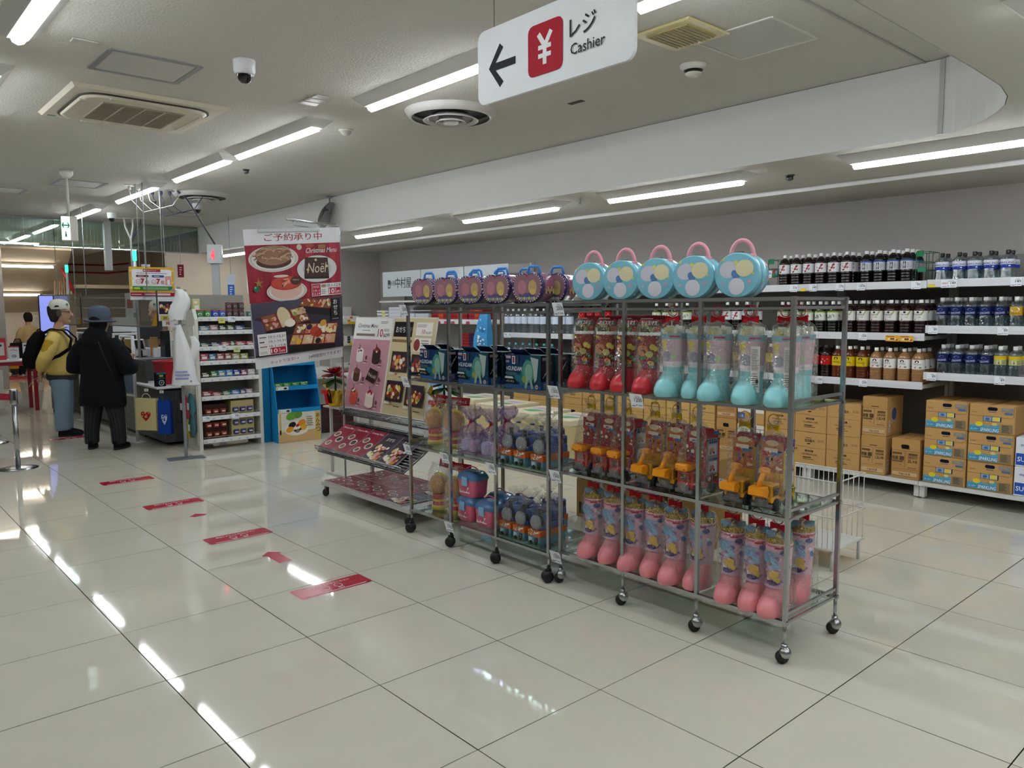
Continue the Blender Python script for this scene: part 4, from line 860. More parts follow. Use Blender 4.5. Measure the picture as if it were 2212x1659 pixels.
for i, (x, y) in enumerate([(1.99, -.335), (2.02, -.455), (1.99, -.575), (2.13, -.64), (1.99, -.735), (2.0, -.885), (2.2, -.84)]):
    lb = f'{nth(i, 7)} teal footed gift boot with pastel print' if i < 6 else 'rear teal footed gift boot behind the right post'
    if tb is None:
        tb = boot(lb, '8fd3d8', 'd8bcc4', dr_teal, ['d6cfb0', 'b9c4a8', 'c8b98a', 'd8d2c4'], 'bow', 12, .285, 1.06, group=GTB); tb.location = (x, y, LV_R[0]+.001); tb.rotation_euler = (0, 0, RA)
    else: q = dup(tb, (x, y, LV_R[0]+.001), RA+rnd.uniform(-.12, .12), lb, GTB)
    if i in (4, 5):
        a = Art(); a.rect(0, .03, .036, .19, 'e3e0da'); a.bars(.003, .12, .03, .09, 14, '8a8a88', 3); a.bars(.003, .05, .03, .05, 6, '777777', 5); a.ell(.026, .075, .006, .010, '2a2422', 10); a.rect(.004, .106, .02, .002, 'b53a3a'); a.build('ingredient_label', q, (.028, -.058, .02), (0, 0, R(25)))
# ---------------------------------------------------------------- toy trucks
def truck(label, kind, seed, group):
    t = thing('toy_truck_set', label, 'toy truck', group=group); red = kind == 'red'; body = 'c8281e' if red else 'e0a012'; top = 'e8951a'
    tr = MB(body)
    tr.box(-.045, .045, -.085, -.02, .035, .062, b=.006); tr.box(-.045, .045, -.02, .075, .035, .055, b=.004)
    for sx_ in (-.040, .032): tr.box(sx_, sx_+.008, -.080, -.072, .06, .105); tr.box(sx_, sx_+.008, -.026, -.018, .06, .105)
    tr.box(-.043, .043, -.083, -.016, .103, .113, b=.004); tr.box(-.04, .04, -.022, -.016, .06, .105); tr.build('cab', PLAST, t)
    b = MB('5b5c5e'); b.box(-.030, .030, -.098, -.084, .018, .058, b=.006); b.box(-.046, .046, -.095, -.06, .016, .034, b=.004); b.build('bumper', PLAST, t)
    b = MB('4a4a4c'); b.box(-.038, .038, -.02, .09, .022, .038); b.build('chassis', PLAST, t)
    for y in (-.052, .055):
        for s in (-1, 1):
            b = MB('101011'); M_ = Matrix.Translation((s*.044, y, .028))@Matrix.Rotation(PI/2, 4, 'Y'); b.lathe([(.012, -.013), (.026, -.012), (.028, -.006), (.028, .006), (.026, .012), (.012, .013)], 14, M=M_); b.build('wheel', BLACK, t)
    if red:
        b = MB(top); b.box(-.034, .034, -.115, -.055, .118, .150, b=.006); b.box(-.026, .026, -.06, .06, .120, .140, b=.004); b.build('ladder_basket', PLAST, t)
        b = MB('c2622a'); b.box(-.02, .034, -.09, -.06, .151, .153); b.box(-.028, -.016, -.1165, -.1145, .122, .13); b.box(.016, .028, -.1165, -.1145, .122, .13); b.build('stickers', PRINT, t)
    else:
        b = MB(top); b.prism([(-.135, .075), (-.10, .062), (-.085, .085), (-.095, .108), (-.13, .105)], -.038, .03, 'x'); fixn(b.build('bucket', PLAST, t))
        b = MB(top); b.tube([(-.004, -.11, .10), (-.004, -.085, .14), (-.004, -.06, .165)], .010, 8, flat=1.4); b.tube([(-.004, -.06, .165), (-.004, -.01, .135), (-.004, .04, .12)], .010, 8, flat=1.4); b.box(-.022, .014, -.075, -.045, .155, .178, b=.004); b.build('arm', PLAST, t)
        b = MB('2c2418'); b.box(.046, .0465, -.07, -.03, .068, .098); b.build('window', PLAST, t)
    # carton behind the toy
    cc = 'a8202a' if red else 'd0a418'
    b = MB(cc); b.box(-.052, .052, -.005, .10, .06, .245); b.prism([(-.005, .06), (.10, .06), (.10, .03)], -.052, .052, 'x'); cb = b.build('card_box', GLOSSP, t); fixn(cb)
    b = MB('8f1a26'); b.loft([[(-.052, -.005, .245), (.052, -.005, .245), (.052, .10, .245), (-.052, .10, .245)], [(-.045, .03, .298), (.045, .03, .298), (.045, .06, .298), (-.045, .06, .298)]], sm=False); b.build('card_roof', GLOSSP, t)
    a = Art(.0004); rg = random.Random(seed)
    a.rect(-.05, .15, .10, .13, '8a2f34' if red else 'b06a3a')
    a.ell(.0, .275, .03, .013, 'c9b28a', 10); a.rect(-.035, .235, .06, .018, 'd8c8b0')
    for k in range(16): a.ell(rg.uniform(-.042, .042), rg.uniform(.155, .245), rg.uniform(.005, .013), rg.uniform(.004, .011), rg.choice(['c98a3a', 'b5303a', '6a5a8a', 'd9c8a8', '2f2a2a', 'e0b060', 'a84a4a']), 8)
    a.rect(-.04, .222, .03, .018, 'b02a30'); a.rect(0, .224, .038, .014, '4a6aa0')
    a.build('front_print', cb, (0, -.0065, 0))
    a = Art(.0004)   # side panel (seen on the right)
    a.rect(.012, .09, .08, .165, '85878c')
    for z, c in ((.178, 'b08c6a'), (.10, 'c46a4a')): a.rect(.022, z, .06, .05, 'ccbccd'); a.ell(.045, z+.022, .018, .012, c, 10); a.ell(.035, z+.01, .006, .006, '222222', 8); a.ell(.06, z+.01, .006, .006, '222222', 8); a.rect(.02, z+.055, .064, .008, '31508f' if red else 'a0304a')
    for k in range(6): a.poly([(-.002+k*.017, .062), (.006+k*.017, .062), (.012+k*.017, .082), (.004+k*.017, .082)], '241f14')
    for k in range(6): a.poly([(.0+k*.017, .245), (.008+k*.017, .245), (.012+k*.017, .253), (.004+k*.017, .253)], '241f14')
    a.ell(.02, .074, .013, .013, 'c23a3a', 14); a.ell(.02, .074, .009, .009, 'e6e2dc', 12); a.line([(.013, .081), (.027, .067)], .003, 'c23a3a')
    a.rrect(.05, .078, .026, .016, .004, '24402a'); a.line([(.054, .086), (.07, .086)], .004, 'b9c23a'); a.fan([(.066, .092), (.074, .086), (.066, .080)], (.069, .086), 'b9c23a')
    a.build('side_print', cb, (.0528, -.005, 0), (0, 0, PI/2))
    b = MB('2b59a0'); b.box(-.03, .03, .062, .098, .24, .285, M=Matrix.Rotation(R(4), 4, 'Y')); b.build('blue_packet', GLOSSP, t)
    bag([(.062, .004), (.072, .03), (.070, .16), (.064, .24), (.045, .305), (.015, .335), (.010, .342), (.026, .36), (.03, .372)], 14, .95, 1.45, .005, seed, parent=t); bow(t, .338, 'd8b01e', 0, .026, True)
    return t
GT = 'bagged toy truck sets on the middle shelf'; tp = {}
for i, (k, x, y) in enumerate([('red', 2.02, .20), ('red', 2.02, .075), ('red', 2.01, -.045), ('yel', 2.02, -.21), ('yel', 2.02, -.335), ('red', 2.0, -.46), ('yel', 2.02, -.69), ('yel', 2.02, -.825)]):
    lb = ['leftmost bagged red fire truck with orange ladder', 'second bagged red fire truck from the left', 'third bagged red fire truck, left of the first inner post', 'yellow excavator toy just right of the third fire truck', 'yellow excavator toy left of the lone red fire truck', 'red fire truck toy between two pairs of yellow excavators', 'yellow excavator toy second from the right end of the shelf', 'rightmost yellow excavator toy beside the striped card side'][i]
    if k not in tp: tp[k] = truck(lb, k, 20+i, GT); tp[k].location = (x, y, LV_R[1]+.001); tp[k].rotation_euler = (0, 0, RA)
    else: dup(tp[k], (x, y, LV_R[1]+.001), RA+rnd.uniform(-.06, .06), lb, GT)
# ---------------------------------------------------------------- round blue tins
def round_tin(label):
    t = thing('round_tin_case', label, 'tin case', group='round blue tin cases on the near rack'); r, d, n = .096, .10, 36
    def ring(q, y, fl=.0):
        o_ = []
        for k in range(n):
            a = 2*PI*k/n; x, z = q*1.06*math.cos(a), r+q*math.sin(a)
            o_.append((x, y, max(z, r-.093)-.003))
        return o_
    b = MB('86c8dc'); b.loft([ring(r*.96, 0), ring(r, .004), ring(r, .030), ring(r*.985, .031), ring(r*.985, .036), ring(r, .037), ring(r, d-.004), ring(r*.96, d)]); fixn(b.build('shell', mat('tin_paint', None, .22, spec=.6), t))
    a = Art(.0004)
    a.ell(-.038, .118, .040, .036, 'd7d4e2', 18, 15); a.ell(-.006, .096, .017, .022, '5f86bb', 12, 40); a.ell(.034, .122, .040, .036, 'e6deb8', 18); a.ell(.0, .046, .036, .036, 'e4e0ea', 18)
    for x, y, c, q in ((-.062, .16, 'e3d86a', .008), (-.004, .148, 'e3d86a', .011), (.058, .066, 'e5a6b8', .010), (-.062, .058, 'd9b9d2', .009), (.072, .10, 'e3d86a', .007), (-.03, .034, 'c9dcee', .007)): a.star(x, y, q, c, .6)
    a.build('print', t, (0, -.0006, 0), m=GLOSSP)
    a = Art(.0004); rg = random.Random(3)
    for k in range(16): a.star(rg.uniform(-.11, .11), rg.uniform(.04, .095), .006, rg.choice(['e3d86a', 'e5a6b8', 'bfe0ee']), .6)
    a.build('side_print', t, fn=lambda x, y, z: ((r+.001)*1.06*math.cos(x/.1), y, r-.003+(r+.001)*math.sin(x/.1)), m=GLOSSP)
    b = MB('e9a2ae'); pts = [(.050*math.cos(PI*k/12), .05, .176+.066*math.sin(PI*k/12)) for k in range(13)]; b.tube([(.050, .05, .166)]+pts[1:-1]+[(-.050, .05, .166)], .008, 8, rr=None, flat=1.3)
    for s in (-1, 1): b.box(s*.05-.010, s*.05+.010, .036, .064, .160, .184, b=.003)
    b.build('handle', PLAST, t)
    b = MB('9a9a98'); b.box(-.014, .014, .028, .044, .187, .194); b.build('latch', CHROME, t)
    return t
rt = None
for i, y in enumerate([.207, -.005, -.215, -.425, -.648]):
    lb = f'{nth(i, 5)} round sky blue tin case with pink handle'
    if rt is None: rt = round_tin(lb); rt.location = (2.0, y, 1.4885); rt.rotation_euler = (0, 0, RA+R(8))
    else: dup(rt, (2.0, y, 1.4885), RA+R(8), lb)
# ---------------------------------------------------------------- apple shaped tins
def apple_tin(label, group):
    t = thing('apple_tin_case', label, 'tin case', group=group); n = 32
    def out(q, y):
        P_ = []
        for k in range(n):
            a = 2*PI*k/n; c, s_ = math.cos(a), math.sin(a); rx = .104*(1+.05*s_); rz = .083
            x = rx*math.copysign(abs(c)**.72, c)*(1-.12*max(0, -s_)); z = .083+rz*math.copysign(abs(s_)**.80, s_)-(.008*max(0, 1-abs(x)/.03) if s_ > 0 else 0)
            P_.append((x*q, y, .083+(z-.083)*q))
        return P_
    b = MB('9a5c78'); b.loft([out(.97, .012), out(.97, .11), out(.93, .115)]); fixn(b.build('shell', mat('tin_paint', None, .22, spec=.6), t))
    b = MB('3a2d62'); b.loft([out(.95, 0), out(1, .004), out(1, .02), out(.97, .022)]); fixn(b.build('front_rim', mat('tin_paint', None, .22), t))
    a = Art(.0004); P_ = [(x*.88, .083+(z-.083)*.88) for x, _, z in out(1, 0)]; a.fan(P_, (0, .083), '9a7480'); a.poly([(-.06, .03), (.06, .03), (.05, .055), (-.05, .055)], '6a5a86')
    a.ell(-.034, .085, .030, .038, 'b97f8c', 16); a.ell(.036, .085, .028, .038, 'c9a878', 16); a.ell(.04, .06, .02, .016, 'd8c06a', 12)
    for k in range(28): an = 2*PI*k/28; q = P_[int(k*n/28) % n]; a.ell(q[0]*1.03, .083+(q[1]-.083)*1.03, .0042, .0042, 'd9d4dc', 7); a.z -= a.dz
    for k in range(7): a.ell(-.05+k*.0166, .026, .008, .009, '8aa0c8' if k % 2 else 'c9c67a', 8)
    a.fan([(-.008, .152), (.008, .152), (0, .136)], (0, .147), 'c8304a'); a.build('print', t, (0, -.0006, 0), m=GLOSSP)
    b = MB('3f8fdc'); b.tube([(-.042, .06, .158), (-.036, .06, .188), (-.026, .06, .198), (.026, .06, .198), (.036, .06, .188), (.042, .06, .158)], .0055, 8, flat=1.5); b.build('handle', PLAST, t)
    b = MB('c9b26a')
    for k in range(5): b.box(-.103, -.1015, .03+k*.016, .038+k*.016, .05+.012*(k % 2), .075+.012*(k % 2)); b.box(.1015, .103, .03+k*.016, .038+k*.016, .05+.012*(k % 2), .075+.012*(k % 2))
    b.build('side_print', GLOSSP, t)
    return t
ap = None; GA = 'apple shaped tin cases on the far rack'
ays = [1.535, 1.30, 1.06, .83, .57]
for i, y in enumerate(ays):
    lb = f'{nth(i, 5)} front purple apple shaped tin with blue handle'
    if ap is None: ap = apple_tin(lb, GA); ap.location = (1.915, y, 1.476); ap.rotation_euler = (0, 0, RA+R(10))
    else: dup(ap, (1.915, y, 1.476), RA+R(10), lb)
    dup(ap, (2.075, y-.02, 1.476), RA+R(10), f'{nth(i, 5)} purple apple shaped tin of the rear row')
# ---------------------------------------------------------------- model kit boxes
def kit(label, group):
    t = thing('model_kit_box', label, 'toy box', group=group); w, h, d = .28, .185, .095
    b = MB('16344a'); b.box(-w/2, w/2, 0, d, 0, h, b=.0015); bx_ = b.build('box', GLOSSP, t)
    a = Art(.0004); a.rect(-w/2, 0, w, h, '1d4658'); a.rect(-w/2, h*.45, w*.6, h*.55, '1c3a66'); a.rect(-w/2, 0, w, h*.11, '3a5f9a'); a.poly([(-w*.1, h*.11), (w*.1, h*.11), (w*.3, h*.75), (w*.1, h*.9), (-.02, h*.5)], '2f6f72')
    a.ell(w*.16, h*.52, .05, .062, '4f8f86', 18); a.ell(w*.17, h*.50, .03, .045, '7fae9c', 16); a.ell(w*.05, h*.28, .022, .02, '8a9a52', 14); a.ell(-w*.14, h*.3, .03, .02, '2a6f8a', 12)
    a.poly([(w*.22, h*.95), (w*.45, h*.9), (w*.40, h*.3), (w*.33, h*.2), (w*.30, h*.6)], 'a9b8b4'); a.poly([(w*.05, h*.02), (w*.12, h*.02), (w*.18, h*.4), (w*.12, h*.42)], '8fa8a2'); a.poly([(w*.24, h*.02), (w*.31, h*.02), (w*.24, h*.4), (w*.19, h*.4)], '8fa8a2')
    a.rect(-w*.48, h*.88, w*.14, h*.08, 'b5a0a6'); a.rect(-w*.30, h*.72, w*.09, h*.24, 'c9cdd6'); a.rect(-w*.28, h*.75, w*.05, h*.18, '8a3a4a'); a.rect(-w*.19, h*.72, w*.09, h*.24, '3a4450'); a.rect(-w*.48, h*.76, w*.1, h*.06, '8f9aa0')
    a.text('νGUNDAM', -w*.47, h*.52, h*.13, 'd6dadc', .012, 'l', w=w*.46); a.bars(-w*.47, h*.38, w*.4, h*.1, 4, '5a7a86', 3)
    a.poly([(-w*.5, h*.34), (-w*.28, h*.34), (-w*.25, h*.28), (-w*.5, h*.28)], 'c9cfd4'); a.poly([(-w*.5, h*.28), (-w*.2, h*.28), (-w*.15, h*.13), (-w*.5, h*.13)], '111418'); a.text('νガンダム', -w*.47, h*.165, h*.075, 'e6e8ea', .012, 'l', w=w*.24)
    a.ell(w*.42, h*.09, .012, .012, 'c9bcbc', 12); a.rect(w*.405, h*.07, .009, .008, '8a3a3a'); a.build('front_print', bx_, (0, -.0008, 0), m=GLOSSP)
    a = Art(.0004); a.rect(.0, 0, d, h, '0f141c'); a.rect(0, 0, d, h*.24, '2a4a80'); a.rect(.02, h*.03, .04, h*.16, '8a93a6'); a.bars(.022, h*.04, .036, h*.13, 6, '2a3a5a', 2); a.rect(.01, h*.86, .06, h*.08, '8f7680')
    for k in range(4): a.line([(.012+k*.012, h*(.34+.1*k)), (.04+k*.012, h*(.5+.1*k))], .003, 'a9b4bc')
    a.build('side_print', bx_, (w/2+.0008, 0, 0), (0, 0, PI/2), m=GLOSSP)
    b = MB('152a52'); b.loft([[(-.11, .03, h), (.03, .03, h), (.03, .034, h), (-.11, .034, h)], [(-.10, -.012, h+.030), (.02, -.012, h+.030), (.02, -.008, h+.031), (-.10, -.008, h+.031)]], sm=False); b.build('carry_flap', GLOSSP, t)
    b = MB('cfd6d8'); b.box(-w/2+.02, w/2-.03, .03, .07, h, h+.0012); b.build('top_panel', GLOSSP, t)
    return t
kt = None; GK = 'boxed model kits on the far rack'
for i, y in enumerate([1.455, 1.057, .622]):
    for k in range(3 if i else 2):
        lb = f"{['left', 'middle', 'right'][i]} stack of boxed model kits, {['front', 'second', 'third'][k]} box"
        loc = (1.93+k*.105, y-(.0 if k == 0 else .012*k), LV_L[0]+.001)
        if kt is None: kt = kit(lb, GK); kt.location = loc; kt.rotation_euler = (0, 0, RA)
        else: dup(kt, loc, RA, lb)
# ---------------------------------------------------------------- snack canisters
def canister(label, group):
    t = thing('snack_canister', label, 'canister', group=group)
    b = MB('b02424'); b.lathe([(.040, 0), (.052, .006), (.054, .02), (.052, .032), (.046, .036), (.046, .10), (.038, .112)], 24, cols=['d8b81e', 'd8b81e', 'd8b81e', 'd8b81e', None, None]); b.build('base_cup', PLAST, t)
    b = MB('d8b81e'); b.lathe([(.0475, .062), (.0475, .076)], 24, cap=False); b.build('belt', PLAST, t)
    b = MB('c08a52'); b.lathe([(.030, .112), (.052, .122), (.064, .145), (.068, .172), (.062, .202), (.046, .224), (.020, .234), (.002, .236)], 24, cap=False); b.build('round_lid', PLAST, t)
    b = MB('d8b81e'); b.tube([(-.06, 0, .20), (-.045, 0, .228), (0, 0, .242), (.045, 0, .228), (.06, 0, .20)], .006, 8, flat=1.6); b.build('carry_band', PLAST, t)
    bag([(.055, 0), (.078, .02), (.08, .17), (.074, .25), (.05, .30), (.045, .315)], 14, 1, 1, .006, 31, parent=t)
    b = MB('b5182a'); b.box(-.075, .075, -.003, .003, .275, .325, M=Matrix.Translation((0, -.012, 0))@Matrix.Rotation(R(-14), 4, 'X')); hc = b.build('header_card', GLOSSP, t)
    a = Art(); a.text('おやつケース', 0, .285, .022, 'f2e4e4', .01, w=.11); a.bars(-.05, .277, .08, .006, 1, 'd89aa0', 3); a.build('lettering', hc, (0, -.0155, .0), (R(-14), 0, 0))
    return t
cn = None; GCn = 'bagged snack canisters on the far rack'
for i, (x, y, z, rz) in enumerate([(2.0, 1.535, 1, 0), (2.0, 1.335, 1, .3), (2.0, 1.50, 2, 0), (2.0, 1.33, 2, .2)]):
    lb = f"{['left', 'right'][i % 2]} bagged tan and red canister on the {['upper', 'lower'][i//2]} shelf"
    if cn is None: cn = canister(lb, GCn); cn.location = (x, y, LV_L[z]+.001); cn.rotation_euler = (0, 0, RA)
    else: dup(cn, (x, y, LV_L[z]+.001), RA+rz, lb)
# ---------------------------------------------------------------- lilac gift boxes
def gift(label, seed, group):
    t = thing('gift_box', label, 'gift box', group=group); w, h, d = .165, .115, .115
    b = MB('9a7a8e'); b.box(-w/2, w/2, 0, d, 0, .012, b=.002); b.box(-w/2+.004, w/2-.004, d-.01, d, 0, h); b.build('tray', GLOSSP, t)
    b = MB(); b.box(-w/2, w/2, -.001, d+.001, .001, h); b.build('clear_sleeve', CELLO2, t)
    for k, (x, c, c2) in enumerate(((-.042, 'e8e4ea', 'c9a8a0'), (.036, 'dcb4c2', 'cf8fa4'))):
        b = MB(c); b.lathe([(.030, .012), (.038, .018), (.038, .06), (.034, .078), (.022, .085)], 16, M=Matrix.Translation((x, .05, 0)), sy=.9); cu = b.build('cup', PLAST, t)
        b = MB(c2); b.tube([(x+.036, .05, .066), (x+.054, .05, .06), (x+.054, .05, .035), (x+.036, .05, .028)], .005, 6); b.build('cup_handle', PLAST, cu)
    bag([(.10, h-.004), (.085, h+.03), (.045, h+.06), (.014, h+.075), (.012, h+.082), (.05, h+.11), (.07, h+.14), (.066, h+.16)], 18, 1, .75, .012, seed, M=Matrix.Translation((0, d/2, 0)), m=CELLO2, parent=t)
    b = MB('c01c2a'); b.ball((0, d/2-.016, h+.079), .009, 8, 6); b.tube([(0, d/2-.018, h+.078), (-.006, d/2-.03, h+.05), (.004, d/2-.035, h+.03)], .003, 5); b.build('ribbon', CLOTH, t)
    return t
g1 = gift('left lilac cellophane gift box with cups', 41, 'lilac gift boxes on the far rack'); g1.location = (1.93, 1.14, LV_L[1]+.001); g1.rotation_euler = (0, 0, RA)
dup(g1, (1.935, .955, LV_L[1]+.001), RA+.03, 'right lilac cellophane gift box with cups'); dup(g1, (2.09, 1.0, LV_L[1]+.001), RA, 'rear lilac cellophane gift box behind the front pair')
# ---------------------------------------------------------------- blue trains
def train(label, group):
    t = thing('toy_train', label, 'toy train', group=group)
    b = MB('1d4f9e'); b.box(-.042, .042, .02, .20, .085, .125, b=.006); b.box(-.042, .042, .12, .20, .12, .175, b=.008); b.build('body', PLAST, t)
    b = MB('1d4f9e'); b.lathe([(.040, 0), (.040, .10)], 20, M=Matrix.Translation((0, .12, .125))@Matrix.Rotation(PI/2, 4, 'X')); b.build('boiler', PLAST, t)
    b = MB('868a8c'); b.lathe([(.040, 0), (.041, .006), (.036, .014), (.02, .019), (.002, .020)], 24, M=Matrix.Translation((0, .02, .125))@Matrix.Rotation(PI/2, 4, 'X'), cap=False); b.build('front_disc', PLAST, t)
    b = MB('141416'); b.lathe([(.014, .16), (.011, .17), (.012, .195), (.015, .20)], 12, M=Matrix.Translation((0, .045, 0))); b.lathe([(.043, -.002), (.044, .02)], 20, M=Matrix.Translation((0, .04, .125))@Matrix.Rotation(PI/2, 4, 'X'), cap=False); b.build('funnel', PLAST, t)
    b = MB('141416'); b.box(.0425, .044, .135, .155, .135, .16); b.box(.0425, .044, .165, .185, .135, .16); b.box(-.03, .03, .2, .2015, .13, .165); b.build('window', PLAST, t)
    b = MB('c8622a'); b.box(-.048, .048, -.002, .205, .05, .085, b=.002); bb = b.build('box_band', GLOSSP, t)
    a = Art(.0004); rg = random.Random(2)
    for k in range(10): a.ell(rg.uniform(-.04, .04), rg.uniform(.055, .08), .006, .005, rg.choice(['e6c9a8', 'd8a03a', 'e8e0d8', 'c24a2a']), 8)
    a.text('ガム', 0, .058, .018, 'f4e6c8', .02); a.build('print', bb, (0, -.003, 0))
    b = MB('5a8a9a'); b.box(-.046, .046, 0, .203, .001, .05, b=.002); bs = b.build('box_base', GLOSSP, t)
    a = Art(.0004); a.rect(-.046, .002, .092, .02, '4a6a48'); a.rect(-.04, .022, .03, .022, 'a9c4d0'); a.rect(.004, .02, .03, .026, '30343a'); a.ell(.019, .018, .012, .012, '22262a', 12); a.ell(-.02, .016, .012, .012, '22262a', 12); a.build('print', bs, (0, -.0015, 0))
    bag([(.05, .002), (.072, .02), (.072, .10), (.066, .17), (.04, .205), (.012, .222), (.012, .228), (.04, .26), (.045, .27)], 14, .84, 1.6, .005, 51, M=Matrix.Translation((0, .10, 0)), parent=t)
    b = MB('23407e'); b.lathe([(.013, .222), (.013, .229)], 10, M=Matrix.Translation((0, .1, 0))); b.build('tie', CLOTH, t)
    return t
tn = None; GTn = 'bagged blue toy trains on the far rack'
for li, zz in enumerate((1, 2)):
    for i, y in enumerate((.755, .64, .50) if li == 0 else (.765, .65, .525)):
        lb = f"{nth(i, 3) if i != 1 else 'middle'} bagged blue toy train on the {['upper', 'lower'][li]} shelf"; loc = (1.915, y, LV_L[zz]+.001)
        if tn is None: tn = train(lb, GTn); tn.location = loc; tn.rotation_euler = (0, 0, RA)
        else: dup(tn, loc, RA, lb)
    dup(tn, (2.10, .70-.01*li, LV_L[zz]+.001), RA, f"rear bagged blue toy train on the {['upper', 'lower'][li]} shelf"); 
# ---------------------------------------------------------------- pink chests
def chest(label, group):
    t = thing('toy_chest', label, 'toy chest', group=group); w, d, h = .165, .13, .105
    def rr_(w, d, r, z, n=4): return [(cx+r*math.cos(R(a0+90*k/n)), cy+r*math.sin(R(a0+90*k/n)), z) for cx, cy, a0 in ((w/2-r, -d/2+r, -90), (w/2-r, d/2-r, 0), (-w/2+r, d/2-r, 90), (-w/2+r, -d/2+r, 180)) for k in range(n+1)]
    M_ = Matrix.Translation((0, d/2, 0)); b = MB('d8647e'); b.loft([rr_(w*.82, d*.82, .03, 0), rr_(w*.9, d*.9, .03, .012), rr_(w*.97, d*.97, .03, h*.8), rr_(w, d, .03, h)], M=M_); b.build('tub', PLAST, t)
    b = MB('4f78a8'); b.loft([rr_(w*1.03, d*1.03, .03, h), rr_(w*1.05, d*1.05, .03, h+.008), rr_(w*1.0, d*1.0, .03, h+.022), rr_(w*.8, d*.8, .03, h+.045), rr_(w*.5, d*.5, .02, h+.052)], M=M_); b.build('lid', mat('translucent_lid', None, .15, spec=.6), t)
    b = MB('86b8dc'); b.box(-.026, .022, -.012, -.001, h-.035, h+.02, b=.004); b.build('latch', PLAST, t)
    a = Art(.0004); rg = random.Random(6); a.rect(-.06, .012, .09, .058, 'e9c4d0')
    for k in range(14): a.ell(rg.uniform(-.052, .022), rg.uniform(.018, .062), .006, .005, rg.choice(['d89ab0', 'f2e8ee', 'b07a9a', 'c8a0c0']), 8)
    a.build('sticker', t, (0, .0035, .012), (R(-5), 0, 0))
    b = MB('d8647e'); b.tube([(.035*math.cos(PI*k/8)*1.4, d/2, h+.046+.028*math.sin(PI*k/8)) for k in range(9)], .004, 6); b.build('handle', PLAST, t)
    return t
ch = chest('pink chest with blue lid stacked on top of two others', 'pink toy chests on the far rack'); ch.location = (1.94, 1.155, LV_L[2]+.165); ch.rotation_euler = (0, 0, RA+.1)
for loc, lb in (((1.935, 1.175, LV_L[2]+.001), 'lower left pink chest with blue lid under the stacked one'), ((1.93, .985, LV_L[2]+.001), 'lower right pink chest with blue lid beside the train'), ((2.11, 1.10, LV_L[2]+.001), 'rear pink chest with blue lid behind the lower left one'), ((2.11, .92, LV_L[2]+.001), 'rear pink chest with blue lid behind the lower right one')): dup(ch, loc, RA+rnd.uniform(-.05, .05), lb)
ch.location.z = LV_L[2]+.001+.152
# ================================================================ floor stickers
def floor_sticker(x, y, label, w=.41, d=.155):
    t = thing('floor_sticker', label, 'floor sticker', (x, y, .0004), 0, 'red queue stickers on the floor')
    fl_ = lambda u, v, z: (u, v, z)
    a = Art(.0001); a.rrect(-w/2, 0, w, d, .018, 'b2243c'); a.build('sheet', t, fn=fl_, m=GLOSSP)
    a = Art(.0001); a.z = .0003; a.text('間隔をあけてお待ちください', 0, .112, .022, 'e9d6d8', .012, w=w*.62)
    for s in (-1, 1):
        P_ = [(s*.036+.020*math.cos(2*PI*k/14), .075+.026*math.sin(2*PI*k/14)) for k in range(15)]; a.line(P_, .004, 'e9d6d8'); a.line([(s*.036-.014, .044), (s*.036+.014, .044), (s*.036+.012, .030), (s*.036-.012, .030), (s*.036-.014, .044)], .004, 'e9d6d8')
    a.rect(-w*.42, .012, w*.84, .008, 'e0c4c8'); a.build('print', t, fn=fl_)
for (x, y), l in zip([(.995, 1.02), (1.005, 2.26), (.985, 3.42), (.965, 4.53), (1.16, 7.43)], ['nearest red footprint sticker on the floor', 'second nearest red footprint sticker on the floor', 'third nearest red footprint sticker on the floor', 'fourth red footprint sticker, nearest the stanchion', 'far red footprint sticker by the feet of the customers']): floor_sticker(x, y, l)
for (x, y), l in zip([(1.0, 1.64), (1.0, 2.84)], ['near red arrow sticker on the floor', 'far red arrow sticker on the floor']):
    a = Art(.0001); a.poly([(-.04, 0), (.04, 0), (.04, .17), (.065, .19), (.0, .25), (-.065, .19), (-.04, .17)], 'b2243c'); tag(a.build('floor_arrow', None, (x, y, .0004), fn=lambda u, v, z: (u, v, z), m=GLOSSP), l, 'floor sticker', 'red arrow stickers on the floor')
# ================================================================ hanging poster on its pole
def food(a, x, y, w, h, n, pal, seed):
    rg = random.Random(seed)
    for k in range(n): q = rg.uniform(.05, .12)*min(w, h)*1.6; a.ell(x+rg.uniform(.05, .95)*w, y+rg.uniform(.08, .92)*h, q*rg.uniform(.8, 1.4), q, rg.choice(pal), 9, rg.uniform(0, 180))
PALF = ['d9b070', 'c8643a', 'efe2cc', 'a8492e', 'e6c6a0', '8fa04e', 'f0e8dc', 'd88a5a', '5a3a2c', 'dca0a0', 'e0c050']
def date_box(a, x, y, w, h, lines):
    a.rect(x, y, w, h, 'ece9ea'); n = len(lines)
    for i, s in enumerate(lines): yy = y+h*(1-(i+1)*.22); a.text(s, x+w*.96, yy, h*.11, '3a3438', .008, 'r', w=w*.58); a.bars(x+w*.05, yy+h*.02, w*.26, h*.07, 1, '8a8488' if i < 1 else ('554f52' if i == 1 else 'a98a68'), i, .9); a.rect(x+w*.05, yy-h*.05, w*.85, h*.012, 'b9b4b6')
    a.rect(x+w*.4, y+h*.03, w*.56, h*.29, 'b5182f'); a.text('10', x+w*.42, y+h*.07, h*.2, 'f4eef0', .02, 'l', w=w*.24); a.text('%', x+w*.70, y+h*.19, h*.08, 'f4eef0', .01, 'l'); a.text('OFF', x+w*.70, y+h*.07, h*.10, 'f4eef0', .012, 'l', w=w*.22); a.bars(x+w*.05, y+h*.05, w*.28, h*.14, 3, 'a8a2a6', 5)
